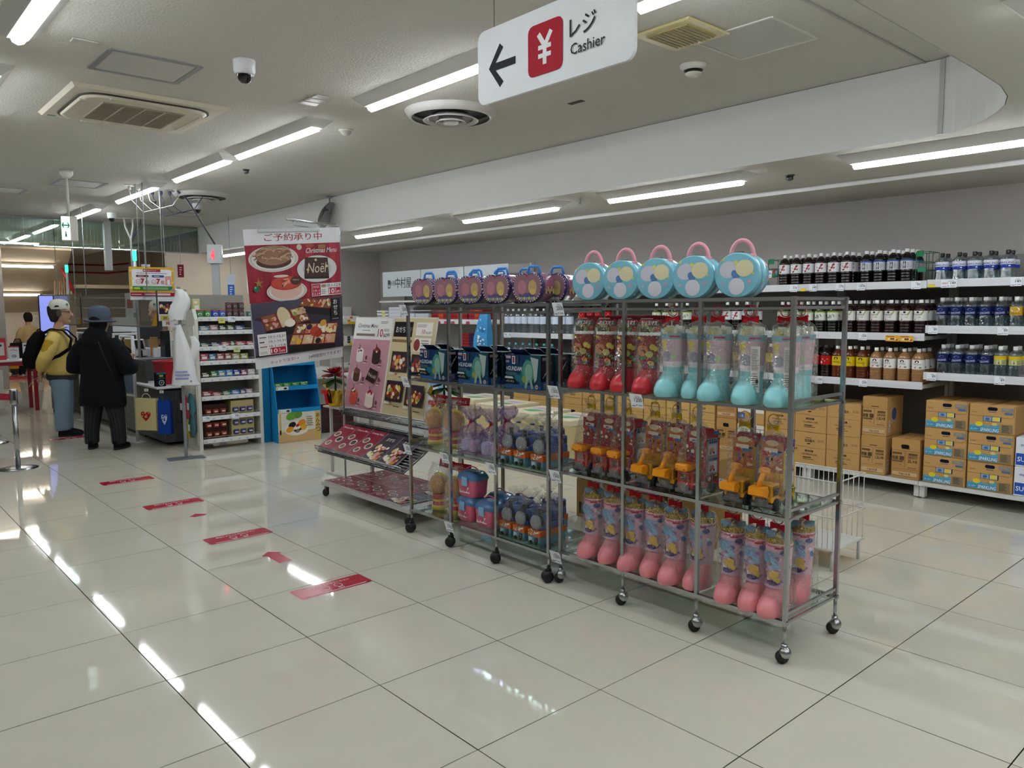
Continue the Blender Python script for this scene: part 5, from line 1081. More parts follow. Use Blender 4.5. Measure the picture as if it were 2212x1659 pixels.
def plate(a, cx, cy, rx, ry, rim='c9a27a'):
    a.ell(cx, cy, rx, ry, 'd8d4d2', 32); a.ell(cx, cy, rx*.92, ry*.92, rim, 32); a.ell(cx, cy, rx*.89, ry*.89, 'e2dfdd', 32); a.ell(cx, cy, rx*.68, ry*.68, 'c9c4c2', 28)
def poster_art():
    a = Art(.00012); W_, H_ = .76, 1.04
    def U(u, v): return (u*W_, v*H_)
    a.rect(0, 0, W_, H_, 'e6e6ea', 6); a.text('ご予約承り中', W_*.5, H_*.912, H_*.055, 'a3112d', .012, w=W_*.60)
    a.rect(0, H_*.475, W_, H_*.412, '9c1830'); rg = random.Random(3)
    for k in range(14): x0 = rg.uniform(0, .95); a.poly([U(x0, .48), U(min(1, x0+.06), .48), U(min(1, x0+.03+rg.uniform(0, .1)), .885), U(min(.97, x0+.01), .885)], rg.choice(['8a1228', 'a81e36', 'b0283e']))
    plate(a, W_*.28, H_*.785, W_*.255, H_*.095); a.ell(W_*.28, H_*.765, W_*.18, H_*.05, '4a2c22', 28); a.ell(W_*.28, H_*.81, W_*.185, H_*.072, '9c7458', 28)
    for k in range(46):
        an = rg.uniform(0, 2*PI); q = rg.uniform(.3, 1)**.5; cx, cy = W_*(.28+.165*q*math.cos(an)), H_*(.812+.055*q*math.sin(an)); l = rg.uniform(.02, .045); r0 = rg.uniform(-.6, .6)
        a.line([(cx-l*math.cos(r0), cy-l*math.sin(r0)), (cx, cy+.008), (cx+l*math.cos(r0), cy+l*math.sin(r0))], .009, rg.choice(['b08a6c', 'c29c7e', '8a6248', 'a47c5e', 'caa88c']))
    a.text('Christmas Menu', W_*.78, H_*.815, H_*.038, 'f0e6e4', .008, w=W_*.34, sh=.25); a.ell(W_*.545, H_*.862, .022, .022, 'cabcb0', 14); a.ell(W_*.66, H_*.87, .035, .012, 'b0503a', 14); a.rect(W_*.75, H_*.845, .06, .03, '9a7a3a')
    a.ell(W_*.73, H_*.695, W_*.22, H_*.10, 'd6d6d8', 32); a.ell(W_*.73, H_*.695, W_*.16, H_*.07, 'c0c0c4', 28); a.poly([U(.585, .625), U(.86, .615), U(.86, .64), U(.585, .655)], '2a1712'); a.poly([U(.585, .645), U(.86, .635), U(.85, .775), U(.60, .785)], '3f251e')
    a.text('Noël', W_*.72, H_*.665, H_*.075, 'd8c4ae', .004, w=W_*.20, sh=.15)
    for u, v in ((.70, .765), (.61, .695), (.82, .715)): a.poly([U(u, v), U(u+.022, v+.008), U(u+.034, v-.008), U(u+.012, v-.014)], 'd6c48a')
    plate(a, W_*.39, H_*.545, W_*.215, H_*.075, 'b89a6a'); a.ell(W_*.385, H_*.548, W_*.165, H_*.062, 'dcb4a8', 28); a.rect(W_*.22, H_*.548, W_*.33, H_*.05, 'dcb4a8'); a.ell(W_*.385, H_*.605, W_*.165, H_*.052, 'b8352e', 28); a.ell(W_*.385, H_*.607, W_*.15, H_*.045, 'c84a3a', 28)
    for k in range(16): a.poly([(W_*(.33+rg.uniform(0, .10)), H_*(.57+rg.uniform(0, .07))) for _ in range(3)], rg.choice(['8a1e1a', 'e08a6a', 'a82a22', 'e6a486']))
    a.ell(W_*.49, H_*.618, .045, .034, '4a2a1e', 8); a.text('Merry', W_*.49, H_*.615, .016, 'd8c0a0', .0, w=.05)
    a.star(W_*.10, H_*.615, .045, '9a7a3e', .3); a.ell(W_*.075, H_*.575, .024, .024, '1f6a4a', 14); a.ell(W_*.065, H_*.585, .008, .008, '7ab09a', 8); a.ell(W_*.335, H_*.657, .06, .010, 'e2d6c8', 14)
    a.rect(W_*.655, H_*.49, W_*.335, H_*.092, 'e9e6e8'); a.rect(W_*.66, H_*.494, W_*.095, H_*.084, 'b5182f'); a.text('10.1', W_*.707, H_*.523, H_*.016, 'f2e6e8', .01, w=W_*.07); a.text('12.14', W_*.707, H_*.500, H_*.016, 'f2e6e8', .01, w=W_*.08); a.bars(W_*.668, H_*.548, W_*.075, H_*.022, 2, 'e0b4bc', 2)
    a.rect(W_*.765, H_*.552, W_*.05, H_*.022, 'a98a68'); a.text('10.1-12.8', W_*.982, H_*.553, H_*.022, '3a3438', .008, 'r', w=W_*.155); a.bars(W_*.765, H_*.50, W_*.06, H_*.04, 3, '9a9498', 3); a.rect(W_*.845, H_*.496, W_*.14, H_*.05, 'b5182f'); a.text('10', W_*.85, H_*.502, H_*.038, 'f4eef0', .02, 'l', w=W_*.06); a.text('OFF', W_*.915, H_*.502, H_*.02, 'f4eef0', .01, 'l', w=W_*.06); a.text('%', W_*.915, H_*.526, H_*.014, 'f4eef0', .01, 'l')
    a.rect(0, H_*.085, W_, H_*.39, '34313f'); a.poly([U(0, .475), U(1, .475), U(1, .38), U(.5, .42), U(0, .36)], '4a4658'); a.poly([U(0, .36), U(.25, .30), U(.2, .1), U(0, .1)], '55516a')
    def jubako(P_, side, cells, seed):
        a.poly([U(*p) for p in side], '1f1a20'); a.poly([U(*p) for p in P_], '8a2a26'); (x0, y0), (x1, y1), (x2, y2), (x3, y3) = P_
        nx, ny = cells; r2 = random.Random(seed)
        for i in range(nx):
            for j in range(ny):
                def B(s, q):
                    xa, ya = x0+(x1-x0)*s, y0+(y1-y0)*s; xb, yb = x3+(x2-x3)*s, y3+(y2-y3)*s
                    return (xa+(xb-xa)*q, ya+(yb-ya)*q)
                s0, s1, q0, q1 = (i+.06)/nx, (i+.94)/nx, (j+.08)/ny, (j+.92)/ny; c = r2.choice(PALF)
                a.poly([U(*B(s0, q0)), U(*B(s1, q0)), U(*B(s1, q1)), U(*B(s0, q1))], r2.choice(['c9a070', 'e0cba6', '8a5a3a', 'd8b890']))
                for k in range(7): p = U(*B(r2.uniform(s0+.02, s1-.02), r2.uniform(q0+.05, q1-.05))); a.ell(p[0], p[1], r2.uniform(.008, .020), r2.uniform(.007, .014), r2.choice([c, c, r2.choice(PALF)]), 9, r2.uniform(0, 180)); a.z -= a.dz*.6
    jubako([(.50, .430), (.86, .385), (.92, .46), (.56, .475)], [(.50, .43), (.86, .385), (.86, .33), (.50, .38)], (4, 1), 4)
    jubako([(.13, .265), (.62, .315), (.55, .425), (.08, .375)], [(.13, .265), (.62, .315), (.62, .25), (.13, .20)], (3, 2), 5); a.ell(W_*.33, H_*.365, .05, .075, 'e0cda8', 16, 25); a.ell(W_*.39, H_*.31, .045, .03, 'efe6d2', 14)
    jubako([(.36, .145), (.89, .12), (.93, .275), (.46, .30)], [(.36, .145), (.89, .12), (.89, .085), (.36, .085)], (4, 2), 6)
    for u, v, c, r_ in ((.66, .23, 'c0442e', .045), (.70, .21, 'a8321f', .035), (.47, .165, 'e0b23a', .026), (.76, .285, 'd8a23a', .03), (.60, .165, 'e8d2c0', .022), (.69, .155, '1e1a20', .026), (.84, .22, 'e8dca0', .022), (.80, .235, 'e8dca0', .02), (.5, .26, 'e8dca0', .016), (.54, .265, 'e8dca0', .016), (.60, .265, '3a2a44', .026)): a.ell(u*W_, v*H_, r_, r_*.8, c, 12, 30)
    a.rect(W_*.855, H_*.295, W_*.105, H_*.165, '121214'); a.vtext('おせち', W_*.907, H_*.42, H_*.034, 'ecebe6', .01, 1.25); a.bars(W_*.87, H_*.302, W_*.075, H_*.012, 1, '9a9894', 2)
    date_box(a, W_*.03, H_*.095, W_*.305, H_*.155, ['10.1-12.21', '10.1-10.31', '10.1-12.8'])
    a.text('ネットで注文!→', W_*.30, H_*.03, H_*.024, 'a3112d', .01, w=W_*.32, rot=2); a.text('24時間受付できます!', W_*.76, H_*.032, H_*.026, '2a2628', .01, w=W_*.38, rot=2)
    return a, W_, H_
pst = thing('poster_stand', 'tall hanging poster of cakes and festive food boxes on a pole', 'poster', (2.165, 3.0, 0))
pa, PW, PH = poster_art(); TL, TR, BL, BR = (1.37, 2.02), (2.14, 2.085), (1.43, 1.02), (2.14, 1.08)
def pmap(x, y, z, off=0.):
    u, v = x/PW, y/PH; X = (BL[0]*(1-u)+BR[0]*u)*(1-v)+(TL[0]*(1-u)+TR[0]*u)*v; Z = (BL[1]*(1-u)+BR[1]*u)*(1-v)+(TL[1]*(1-u)+TR[1]*u)*v
    return (X-2.165, -.05-z-off, Z)
b = MB('dcdce0'); n_ = 8
b.loft([[pmap(PW*0, PH*k/n_, -.003) , pmap(PW, PH*k/n_, -.003), pmap(PW, PH*k/n_, -.001), pmap(0, PH*k/n_, -.001)] for k in range(n_+1)], sm=False); sh_ = b.build('poster_sheet', PRINT, pst); fixn(sh_)
# tile the art finely in height so that it follows the gentle bow of the sheet
pa.build('print', sh_, fn=lambda x, y, z: pmap(x, y, z), m=mat('poster_print', None, .32, spec=.4))
b = MB(); b.tube([(0, 0, .0), (0, 0, 2.06), (-.01, -.005, 2.095), (-.04, -.01, 2.105), (-.46, -.05, 2.115)], .008, 10); b.build('pole', CHROME, pst)
b = MB(); b.tube([(0, -.01, 2.06), (-.40, -.045, 2.075), (-.41, -.045, 2.105)], .004, 8); b.build('brace', CHROME, pst)
b = MB('c9ccd0'); b.box(-.69, -.20, -.064, -.040, 2.062, 2.082, M=Matrix.Translation((0, 0, 2.07))@Matrix.Rotation(R(-4.5), 4, 'Y')@Matrix.Translation((0, 0, -2.07))); b.build('clip_bar', PAINT, pst)
b = MB(); b.box(-.014, .014, -.014, .014, 1.20, 1.26, b=.004); b.build('clamp', CHROME, pst)
# ================================================================ menu cart
crt = thing('menu_cart', 'wheeled silver display cart for festive menus', 'display cart', (1.93, 2.35, 0), RA)
b = MB('b9b9b4'); b.box(-.62, .60, 0, .50, .085, .115, b=.004); b.build('base_shelf', PAINT, crt)
for x in (-.58, .56):
    for y in (.03, .46):
        c = bpy.data.objects.new('caster', None); COL.objects.link(c); c.parent = crt; c.location = (x, y, 0)
        b = MB(); b.lathe([(.010, -.012), (.026, -.011), (.029, -.006), (.029, .006), (.026, .011), (.010, .012)], 18, M=Matrix.Translation((0, -.012, .029))@Matrix.Rotation(R(15), 4, 'Z')@Matrix.Rotation(PI/2, 4, 'X')); b.build('wheel', BLACK, c)
        b = MB(); b.box(-.014, .014, -.018, .012, .04, .085, b=.004); b.build('fork', DARKST, c)
for x in (-.60, .58):
    b = MB(); b.box(x-.012, x+.012, .44, .465, .1, 1.0); b.build('upright', CHROME, crt)
def tray(name, y0, z0, y1, z1, x0, x1):
    b = MB(); n = 14
    for k in range(n+1): s = k/n; b.cyl((x0, y0+(y1-y0)*s, z0+(z1-z0)*s), (x1, y0+(y1-y0)*s, z0+(z1-z0)*s), .0022, 6)
    for k in range(7): x = x0+(x1-x0)*k/6; b.cyl((x, y0, z0-.003), (x, y1, z1-.003), .003, 6); b.tube([(x, y0, z0), (x, y0-.018, z0+.012), (x, y0-.02, z0+.038)], .0026, 6)
    b.cyl((x0, y0-.02, z0+.038), (x1, y0-.02, z0+.038), .0035, 8); b.cyl((x0, y0-.019, z0+.02), (x1, y0-.019, z0+.02), .0028, 8)
    o_ = b.build(name, CHROME, crt); o_['kind'] = 'stuff'
    b = MB('55585a'); b.loft([[(x0, y0, z0-.008), (x1, y0, z0-.008), (x1, y0, z0-.014), (x0, y0, z0-.014)], [(x0, y1, z1-.008), (x1, y1, z1-.008), (x1, y1, z1-.014), (x0, y1, z1-.014)]], sm=False); fixn(b.build(name+'_plate', DARKST, crt))
tray('lower_tray', -.03, .37, .28, .565, -.60, .58); tray('upper_tray', .22, .635, .44, .70, -.66, .60)
def board(x0, x1, name, label, draw, bg):
    w = x1-x0; h = .735; t = thing(name, label, 'menu board', (2.20+.0, 2.35-(x0+x1)/2, .668), 0, 'festive menu boards leaning on the cart', rot=(R(-11), 0, RA))
    b = MB('e2e2e0'); b.box(-w/2, w/2, 0, .006, 0, h); b.build('panel', PRINT, t); a = Art(.0002); a.rect(-w/2+.006, .006, w-.012, h-.012, bg, 2); draw(a, w, h); a.build('print', t, (0, -.0008, 0), m=mat('poster_print', None, .32, spec=.4))
def cake(a, cx, cy, r, kind):
    if kind == 'plate': a.ell(cx, cy-.3*r, r*1.25, r*.9, 'd9d2d6', 22)
    base = {'white': 'e2dcd8', 'choc': '2e1a16', 'mont': '6a4636', 'red': 'c8503e', 'straw': 'e6d2c8', 'plate': '5a3a2e'}[kind]
    a.rect(cx-r*.8, cy-r*.8, r*1.6, r*1.2, base); a.ell(cx, cy-r*.8, r*.8, r*.3, base, 18); a.ell(cx, cy+r*.4, r*.8, r*.34, {'white': 'f0ebe8', 'choc': '3a231d', 'mont': '84604c', 'red': 'd86a50', 'straw': 'efe2da', 'plate': '7a5644'}[kind], 18)
    rg = random.Random(int(cx*1e4)+7)
    for k in range(8): a.ell(cx+rg.uniform(-.5, .5)*r, cy+r*rg.uniform(.3, .75), r*.18, r*.15, rg.choice(['b02a30', 'c8404a', '5a2a20', 'e6dcd4'] if kind != 'plate' else ['8a6450', '6a4838']), 8)
    a.line([(cx-.1*r, cy+r*.6), (cx-.2*r, cy+r*1.25)], r*.12, '5a2028')
def dr_b1(a, w, h):
    a.rect(-w/2+.006, h*.76, w-.012, h*.23, 'e8e8e8'); a.text('Christmas Menu', -w*.14, h*.885, h*.045, '2c2c30', .004, w=w*.52, sh=.2); a.bars(-w*.28, h*.845, w*.34, h*.02, 1, '9a9aa0', 1); a.rect(-w*.42, h*.795, w*.5, h*.026, '8a7262'); a.bars(w*.2, h*.93, w*.26, h*.03, 2, '8a8a90', 4)
    a.text('10', w*.15, h*.79, h*.085, 'b5182f', .01, 'l', w=w*.13); a.text('%OFF', w*.29, h*.79, h*.04, '33302f', .008, 'l', w=w*.17); a.bars(w*.30, h*.85, w*.15, h*.03, 2, '9a9aa0', 5)
    for x, y, r, k in ((-.24, .60, .062, 'white'), (.20, .60, .068, 'choc'), (-.24, .38, .060, 'plate'), (-.24, .15, .066, 'red'), (.20, .14, .072, 'straw')): cake(a, x*w, y*h, r, k)
    a.poly([(w*.03, h*.33), (w*.26, h*.29), (w*.34, h*.42), (w*.12, h*.46)], '33201c'); a.text('Noël', w*.19, h*.355, h*.04, 'd8c8b8', .003, w=w*.2, rot=-12)
    for x, y in ((.36, .53), (.38, .34), (-.02, .56), (-.02, .33), (-.06, .10), (.40, .10)): a.ell(x*w, y*h, .014, .018, '6a3a38', 10); a.rect(x*w-.03, y*h-.035, .05, .006, '3a3438'); a.rect(x*w-.03, y*h-.045, .035, .004, 'efe6ea')
def dr_b2(a, w, h):
    a.rect(-w*.46, h*.80, w*.44, h*.155, '151516'); a.text('おせち', -w*.30, h*.845, h*.06, 'efeeea', .01, w=w*.22); a.bars(-w*.1, h*.85, w*.07, h*.05, 3, '7a7a78', 2)
    a.rect(w*.06, h*.82, w*.36, h*.13, 'ebe8e4'); a.text('10', w*.23, h*.835, h*.045, 'b5182f', .01, w=w*.07); a.text('%OFF', w*.34, h*.835, h*.024, '33302f', .006, w=w*.12); a.bars(w*.08, h*.90, w*.3, h*.03, 2, '9a9692', 4); a.rect(w*.06, h*.66, w*.36, h*.135, 'ebe8e4'); a.ell(w*.12, h*.725, w*.07, h*.06, '8a3a3e', 16); a.bars(w*.21, h*.68, w*.19, h*.1, 4, '8f8a88', 5)
    a.rect(-w*.46, h*.745, w*.46, h*.028, '8a6e4c')
    for x, y, s in ((-.42, .44, 1), (.06, .42, 2), (-.42, .14, 3), (.06, .12, 4)):
        a.rect(x*w, y*h, w*.40, h*.21, '2c2632'); a.poly([(x*w+.01, y*h+.03), (x*w+w*.26, y*h+.01), (x*w+w*.38, y*h+h*.13), (x*w+w*.08, y*h+h*.18)], '7a2a24'); food(a, x*w+w*.05, y*h+h*.02, w*.30, h*.15, 22, PALF, s); a.rect(x*w, y*h-h*.03, w*.12, h*.022, 'd8d2c4'); a.rect(x*w+w*.24, y*h-h*.05, w*.14, h*.008, '3a2a22'); a.ell(x*w+w*.17, y*h-h*.02, .010, .010, 'b5382f', 8)
board(-.72, -.165, 'menu_board', 'pink cake menu board leaning on the cart', dr_b1, 'c793a0'); board(-.16, .40, 'menu_board', 'beige festive box menu board leaning on the cart', dr_b2, 'cdbd96')
t = thing('note_card', 'small handwritten note clipped between the menu boards', 'note card', (2.325, 2.50, 1.30), 0, rot=(R(-11), 0, RA)); a = Art(); a.rect(-.13, 0, .26, .085, 'e4e4e0'); a.bars(-.115, .012, .23, .062, 3, '2f2f33', 4, .55); a.build('sheet', t)
# leaflets
def leaflet(label, red, group):
    t = thing('menu_leaflet', label, 'leaflet', group=group); w, h = .205, .285; b = MB('c9c4c6'); b.box(-w/2, w/2, 0, h, 0, .012); b.build('pages', PRINT, t)
    a = Art(.0002); a.rect(-w/2, 0, w, h, '8a1c34' if red else '3c2a44')
    if red:
        a.text('Christmas Menu', 0, h*.86, .018, 'e8d4d6', .01, w=w*.8)
        for x, y, r in ((-.05, .17, .038), (.045, .12, .042), (-.04, .065, .036)): a.ell(x, y, r, r*.8, 'cfc6c4', 18); a.ell(x, y, r*.7, r*.55, '4a2a22' if x > 0 else '7a5040', 14)
    else: a.rect(-w*.3, h*.62, w*.6, h*.3, '15131a'); a.text('おせち', 0, h*.72, .035, 'e6e2e0', .01, w=w*.45); food(a, -w*.4, h*.05, w*.8, h*.5, 26, PALF, 9)
    a.build('cover', t, (0, 0, .0125), fn=lambda u, v, z: (u, v, z), m=mat('leaflet_gloss', None, .12, spec=.6)); return t
GLf = 'festive menu leaflets on the cart'; slope = math.atan2(.195, .31); lr = ld = None
for i, x in enumerate((-.49, -.278, -.066)): 
    lb = f'{["left", "middle", "right"][i]} red cake menu leaflet in the sloping tray'; loc = (1.93-.022, 2.35-x, .385)
    if lr is None: lr = leaflet(lb, True, GLf); lr.location = loc; lr.rotation_euler = (slope, 0, RA)
    else: q = dup(lr, loc, None, lb); q.rotation_euler = (slope, 0, RA)
for i, x in enumerate((.147, .36)):
    lb = f'{["left", "right"][i]} dark festive box leaflet in the sloping tray'; loc = (1.93-.022, 2.35-x, .385)
    if ld is None: ld = leaflet(lb, False, GLf); ld.location = loc; ld.rotation_euler = (slope, 0, RA)
    else: q = dup(ld, loc, None, lb); q.rotation_euler = (slope, 0, RA)
for r_ in range(2):
    for i in range(5): q = dup(lr if i < 4 else ld, (1.94+r_*.29-.29*0+.0, 2.35-(-.48+i*.215), .116), RA, f"{nth(i, 5)} leaflet of the {['front', 'rear'][r_]} row on the cart base")
# poinsettias
def poinsettia(x, y, z, label, seed, rz=0.):
    t = thing('poinsettia', label, 'potted plant', (x, y, z), rz, 'red poinsettias beside the menu boards'); rg = random.Random(seed)
    b = MB('c9a02c'); n = 20; rings = []
    for zz, r_, j in ((0, .045, 0), (.03, .052, .003), (.08, .062, .006), (.105, .072, .010)): rings.append([((r_+(j if k % 2 else -j))*math.cos(2*PI*k/n), (r_+(j if k % 2 else -j))*math.sin(2*PI*k/n), zz) for k in range(n)])
    b.loft(rings, sm=False); b.build('foil_pot', mat('gold_foil', 'c9a63a', .25, 1.0), t)
    b = MB('c9202a'); b.loft([[(-.014, -.066, .01), (.014, -.066, .01), (.014, -.062, .01), (-.014, -.062, .01)], [(-.018, -.076, .085), (.018, -.076, .085), (.018, -.072, .085), (-.018, -.072, .085)]], sm=False); b.box(-.04, .04, -.084, -.074, .085, .11, b=.004); b.build('ribbon', CLOTH, t)
    b = MB('c9a02c'); b.loft([[(-.02, -.05, .105), (.02, -.05, .105), (.02, -.046, .105), (-.02, -.046, .105)], [(-.05, -.08, .15), (.0, -.085, .15), (.0, -.081, .15), (-.05, -.076, .15)], [(-.03, -.07, .19), (-.005, -.072, .19), (-.005, -.07, .19), (-.03, -.068, .19)]], sm=False); b.build('foil_collar', mat('gold_foil', 'c9a63a', .25, 1.0), t)
    b = MB('3a5a2c'); b.cyl((0, 0, .09), (0, 0, .22), .006, 6); b.build('stem', CLOTH, t)
    def leaf(col, L, an, el, z0, name):
        b = MB(col); M_ = Matrix.Translation((0, 0, z0))@Matrix.Rotation(an, 4, 'Z')@Matrix.Rotation(-el, 4, 'Y')
        P_ = [(0, 0), (.25, .18), (.45, .30), (.55, .22), (.72, .20), (1, 0), (.72, -.20), (.55, -.22), (.45, -.30), (.25, -.18)]
        b._add([(p*L, q*L, -.10*L*p*p+.06*L*abs(q)) for p, q in P_]+[(p*L, 0, -.10*L*p*p-.01) for p, q in P_], [(0, 1, 11), (1, 2, 12, 11), (2, 3, 13, 12), (3, 4, 14, 13), (4, 5, 14), (0, 11, 9), (9, 11, 12, 8), (8, 12, 13, 7), (7, 13, 14, 6), (6, 14, 5)], col, True, M_)
        b.build(name, mat('petal', None, .6, spec=.25, noise=1, scale=50, var=.15), t)
    for k in range(9): leaf(rg.choice(['8a0f1c', '9a1422', '7a0c18']), rg.uniform(.085, .115), 2*PI*k/9+rg.uniform(-.2, .2), rg.uniform(-.25, .35), .20+rg.uniform(0, .02), 'bract')
    for k in range(6): leaf(rg.choice(['8a0f1c', 'a01826']), .065, 2*PI*k/6+.3, rg.uniform(.4, .9), .215, 'bract')
    for k in range(6): leaf(rg.choice(['2f4a28', '38562e']), .11, 2*PI*k/6+rg.uniform(-.3, .3), rg.uniform(-.5, -.1), .175, 'leaf')
    return t
b = MB('b9b9b4'); b.box(-.93, -.66, .20, .46, .655, .667); b.box(-.90, -.88, .24, .26, .1, .655); b.box(-.94, -.60, .22, .26, .09, .112); b.build('side_ledge', PAINT, crt)
poinsettia(2.19, 3.17, .669, 'red poinsettia in gold foil left of the pink menu board', 2, RA).scale = (1.25,)*3; poinsettia(2.27, 1.80, .69, 'red poinsettia behind the left canister', 5, RA).scale = (1.25,)*3
# ================================================================ checkout
GREYC = '57585a'; GREYD = '47484b'
cn_ = thing('checkout_counter', 'dark grey checkout counter with low white packing ledge', 'checkout counter', (1.78, 6.95, 0), 0)
b = MB(GREYC); b.box(0, .62, .02, 3.4, .05, .88, b=.006); b.build('cabinet', PAINT, cn_)
b = MB('6d6e72'); b.box(-.006, 0, .05, 3.35, .60, .70); b.build('bumper_strip', PAINT, cn_)
b = MB('7a7b7e'); b.box(-.02, .64, .0, 3.42, .88, .91, b=.006); b.build('worktop', PAINT, cn_)
b = MB('242528'); b.box(.04, .58, .05, 3.36, .0, .05); b.build('plinth', PAINT, cn_)
b = MB(GREYD); b.box(.0, .50, -.82, .018, .04, .60, b=.004); b.box(.0, .5, -.02, .018, .60, .90, b=.004); b.box(-.02, .0, -.30, .018, .62, .90); b.build('ledge_body', PAINT, cn_)
b = MB('d8dade'); b.box(-.09, .42, -.88, -.022, .625, .65, b=.006); b.build('ledge_top', PAINT, cn_)
b = MB('3a3b3e')
for k in range(16): b.box(.02+k*.028, .028+k*.028, -.826, -.819, .25, .58)
b.build('front_ribs', PAINT, cn_)
# second counter behind
c2 = thing('checkout_counter', 'far grey checkout counter behind the customers', 'checkout counter', (1.86, 10.65, 0), 0)
b = MB(GREYC); b.box(0, .6, 0, 1.2, .05, .88, b=.006); b.build('cabinet', PAINT, c2); b = MB('8a8b8e'); b.box(-.02, .62, -.02, 1.22, .88, .91, b=.006); b.build('worktop', PAINT, c2); b = MB('242528'); b.box(.04, .56, .04, 1.16, 0, .05); b.build('plinth', PAINT, c2)
# security gate
def gate(x, y, label):
    t = thing('security_gate', label, 'security gate', (x, y, 0), R(8), 'anti theft gates')
    for s in (-.15, .15): b = MB('d3d4d4'); b.cyl((0, s, .01), (0, s, 1.18), .017, 12); b.build('post', PLAST, t)
    for z in (.52, 1.17): b = MB('d3d4d4'); b.cyl((0, -.15, z), (0, .15, z), .015, 10); b.build('crossbar', PLAST, t)
    b = MB('c9cbcb'); b.box(-.06, .06, -.24, .24, 0, .012, b=.004); b.build('base_plate', PLAST, t)
    b = MB('8a8d90'); b.box(-.004, .004, -.13, .13, .55, 1.14); b.build('tinted_panel', thin('smoked_acrylic', '9aa0a2', .06, .02), t)
    b = MB('1c1c1e'); b.lathe([(.012, 0), (.012, .03)], 10, M=Matrix.Translation((-.03, -.15, .77))@Matrix.Rotation(PI/2, 4, 'Y')); b.build('knob', PLAST, t)
gate(1.62, 6.80, 'white ladder shaped security gate at the checkout'); gate(1.66, 8.9, 'far security gate behind the dark coat')
# acrylic splash screens
def screen(x, y0, y1, z0, z1, label):
    t = thing('splash_screen', label, 'acrylic screen', (x, y0, z0), 0, 'clear acrylic splash screens'); L = y1-y0; h = z1-z0
    b = MB(); b.box(-.002, .002, .01, L-.01, .01, h); b.build('sheet', ACRYL, t)
    b = MB('1a1a1c'); r_ = .04; b.tube([(0, .0, h), (0, 0, r_), (0, r_*.3, r_*.3), (0, r_, 0), (0, L-r_, 0), (0, L-r_*.3, r_*.3), (0, L, r_), (0, L, h)], .008, 8); b.build('frame', PLAST, t)
    b = MB('cf9a2a'); b.prism([(.02, .01), (.20, .01), (.02, .16)], -.004, .004, 'x'); fixn(b.build('corner_sticker', PRINT, t))
    for y in (.3, L-.3): b = MB('9a9da0'); b.cyl((0, y, h), (0, y, ZC-z0-.002), .006, 8); b.build('hanger', PAINT, t)
screen(1.72, 6.02, 9.15, 1.285, 1.66, 'long clear splash screen with rounded black frame'); screen(1.75, 9.25, 10.9, 1.27, 1.70, 'far clear splash screen above the white cap')
# points sign
t = thing('points_sign', 'yellow bordered points campaign sign reading 7 times', 'sign', (1.815, 6.45, 1.60), 0)
b = MB('e2e2e6'); b.box(-.23, .23, 0, .01, -.03, .325, b=.003); b.build('board', PRINT, t)
a = Art(.0003); a.rect(-.23, .055, .46, .27, 'd9ab1e'); a.rrect(-.205, .075, .41, .225, .02, 'eceaf0'); a.rect(-.09, .272, .18, .032, 'a3182f'); a.text('楽天ポイント', -.02, .279, .018, 'f4e8ea', .01, w=.13); a.bars(-.16, .252, .32, .012, 1, '6a6a78', 2)
for x, c in ((-.10, '7a1a30'), (.06, '24408f')):
    a.rrect(x-.065, .215, .13, .024, .011, c); a.bars(x-.04, .221, .08, .011, 1, 'e6e2ea', 3); a.ell(x-.045, .165, .024, .024, 'b5182f', 18); a.ell(x-.045, .165, .020, .020, 'f0eef2', 18); a.text('最大', x-.045, .158, .012, 'b5182f', .01); a.text('7', x+.002, .143, .058, 'b5182f', .05); a.text('倍', x+.045, .145, .036, 'b5182f', .03)
a.rect(.135, .135, .065, .095, 'dca090'); a.rect(.155, .135, .026, .055, 'eceaf0'); a.rect(-.205, .075, .41, .045, '2c7a38'); a.bars(-.15, .112, .3, .018, 1, 'bcd8bc', 4); a.rect(-.19, .085, .06, .022, 'c8d83a'); a.bars(-.10, .082, .28, .026, 2, 'a8cca8', 6)
for x, y in ((-.215, .28), (-.21, .20), (-.215, .10), (.215, .29), (.21, .16)): a.ell(x, y, .014, .014, 'e8cc5a', 12)
a.rect(-.23, .012, .46, .04, '9c1830'); a.bars(-.22, .02, .12, .02, 1, 'd8b4bc', 5); a.rect(-.09, .02, .27, .022, 'e0c8cc'); a.bars(-.08, -.018, .16, .014, 1, '8a8a92', 7); a.build('print', t, (0, -.001, 0), m=GLOSSP)
for x in (-.12, .12): b = MB('9a9da0'); b.cyl((x, .005, .325), (x, .005, ZC-1.602), .004, 6); b.build('hanger', PAINT, t)
# cable posts
t = thing('register_post', 'grey post with red lit number four lamp over the checkout', 'number lamp post', (2.80, 7.2, 0), R(-30))
b = MB('b5b7b9'); b.box(-.045, .045, -.03, .03, 0, 2.03, b=.004); b.build('post', PAINT, t)
b = MB('c9ccd0'); b.box(-.085, .085, -.06, .06, 2.03, 2.26, b=.006); b.build('lamp_box', PLAST, t)
a = Art(); a.text('4', -.02, 2.07, .13, 'ff4a50', .06, w=.05); a.build('number', t, (0, -.061, 0), m=mat('lit_number', None, .5, emit='ff3038', es=3))
b = MB('121214'); b.lathe([(.012, 0), (.012, .004)], 12, M=Matrix.Translation((.02, -.030, 1.55))@Matrix.Rotation(PI/2, 4, 'X')); b.build('cable_hole', PLAST, t)
t = thing('cable_conduit', 'grey conduit curving from the ceiling down to the number lamp', 'conduit', (2.17, 6.62, ZC-.002), 0)
b = MB('a9abae'); b.tube([(0, 0, 0), (.02, .02, -.03), (.08, .06, -.02), (.16, .12, -.08), (.62, .56, -.52)], .012, 8); b.build('pipe', PAINT, t)
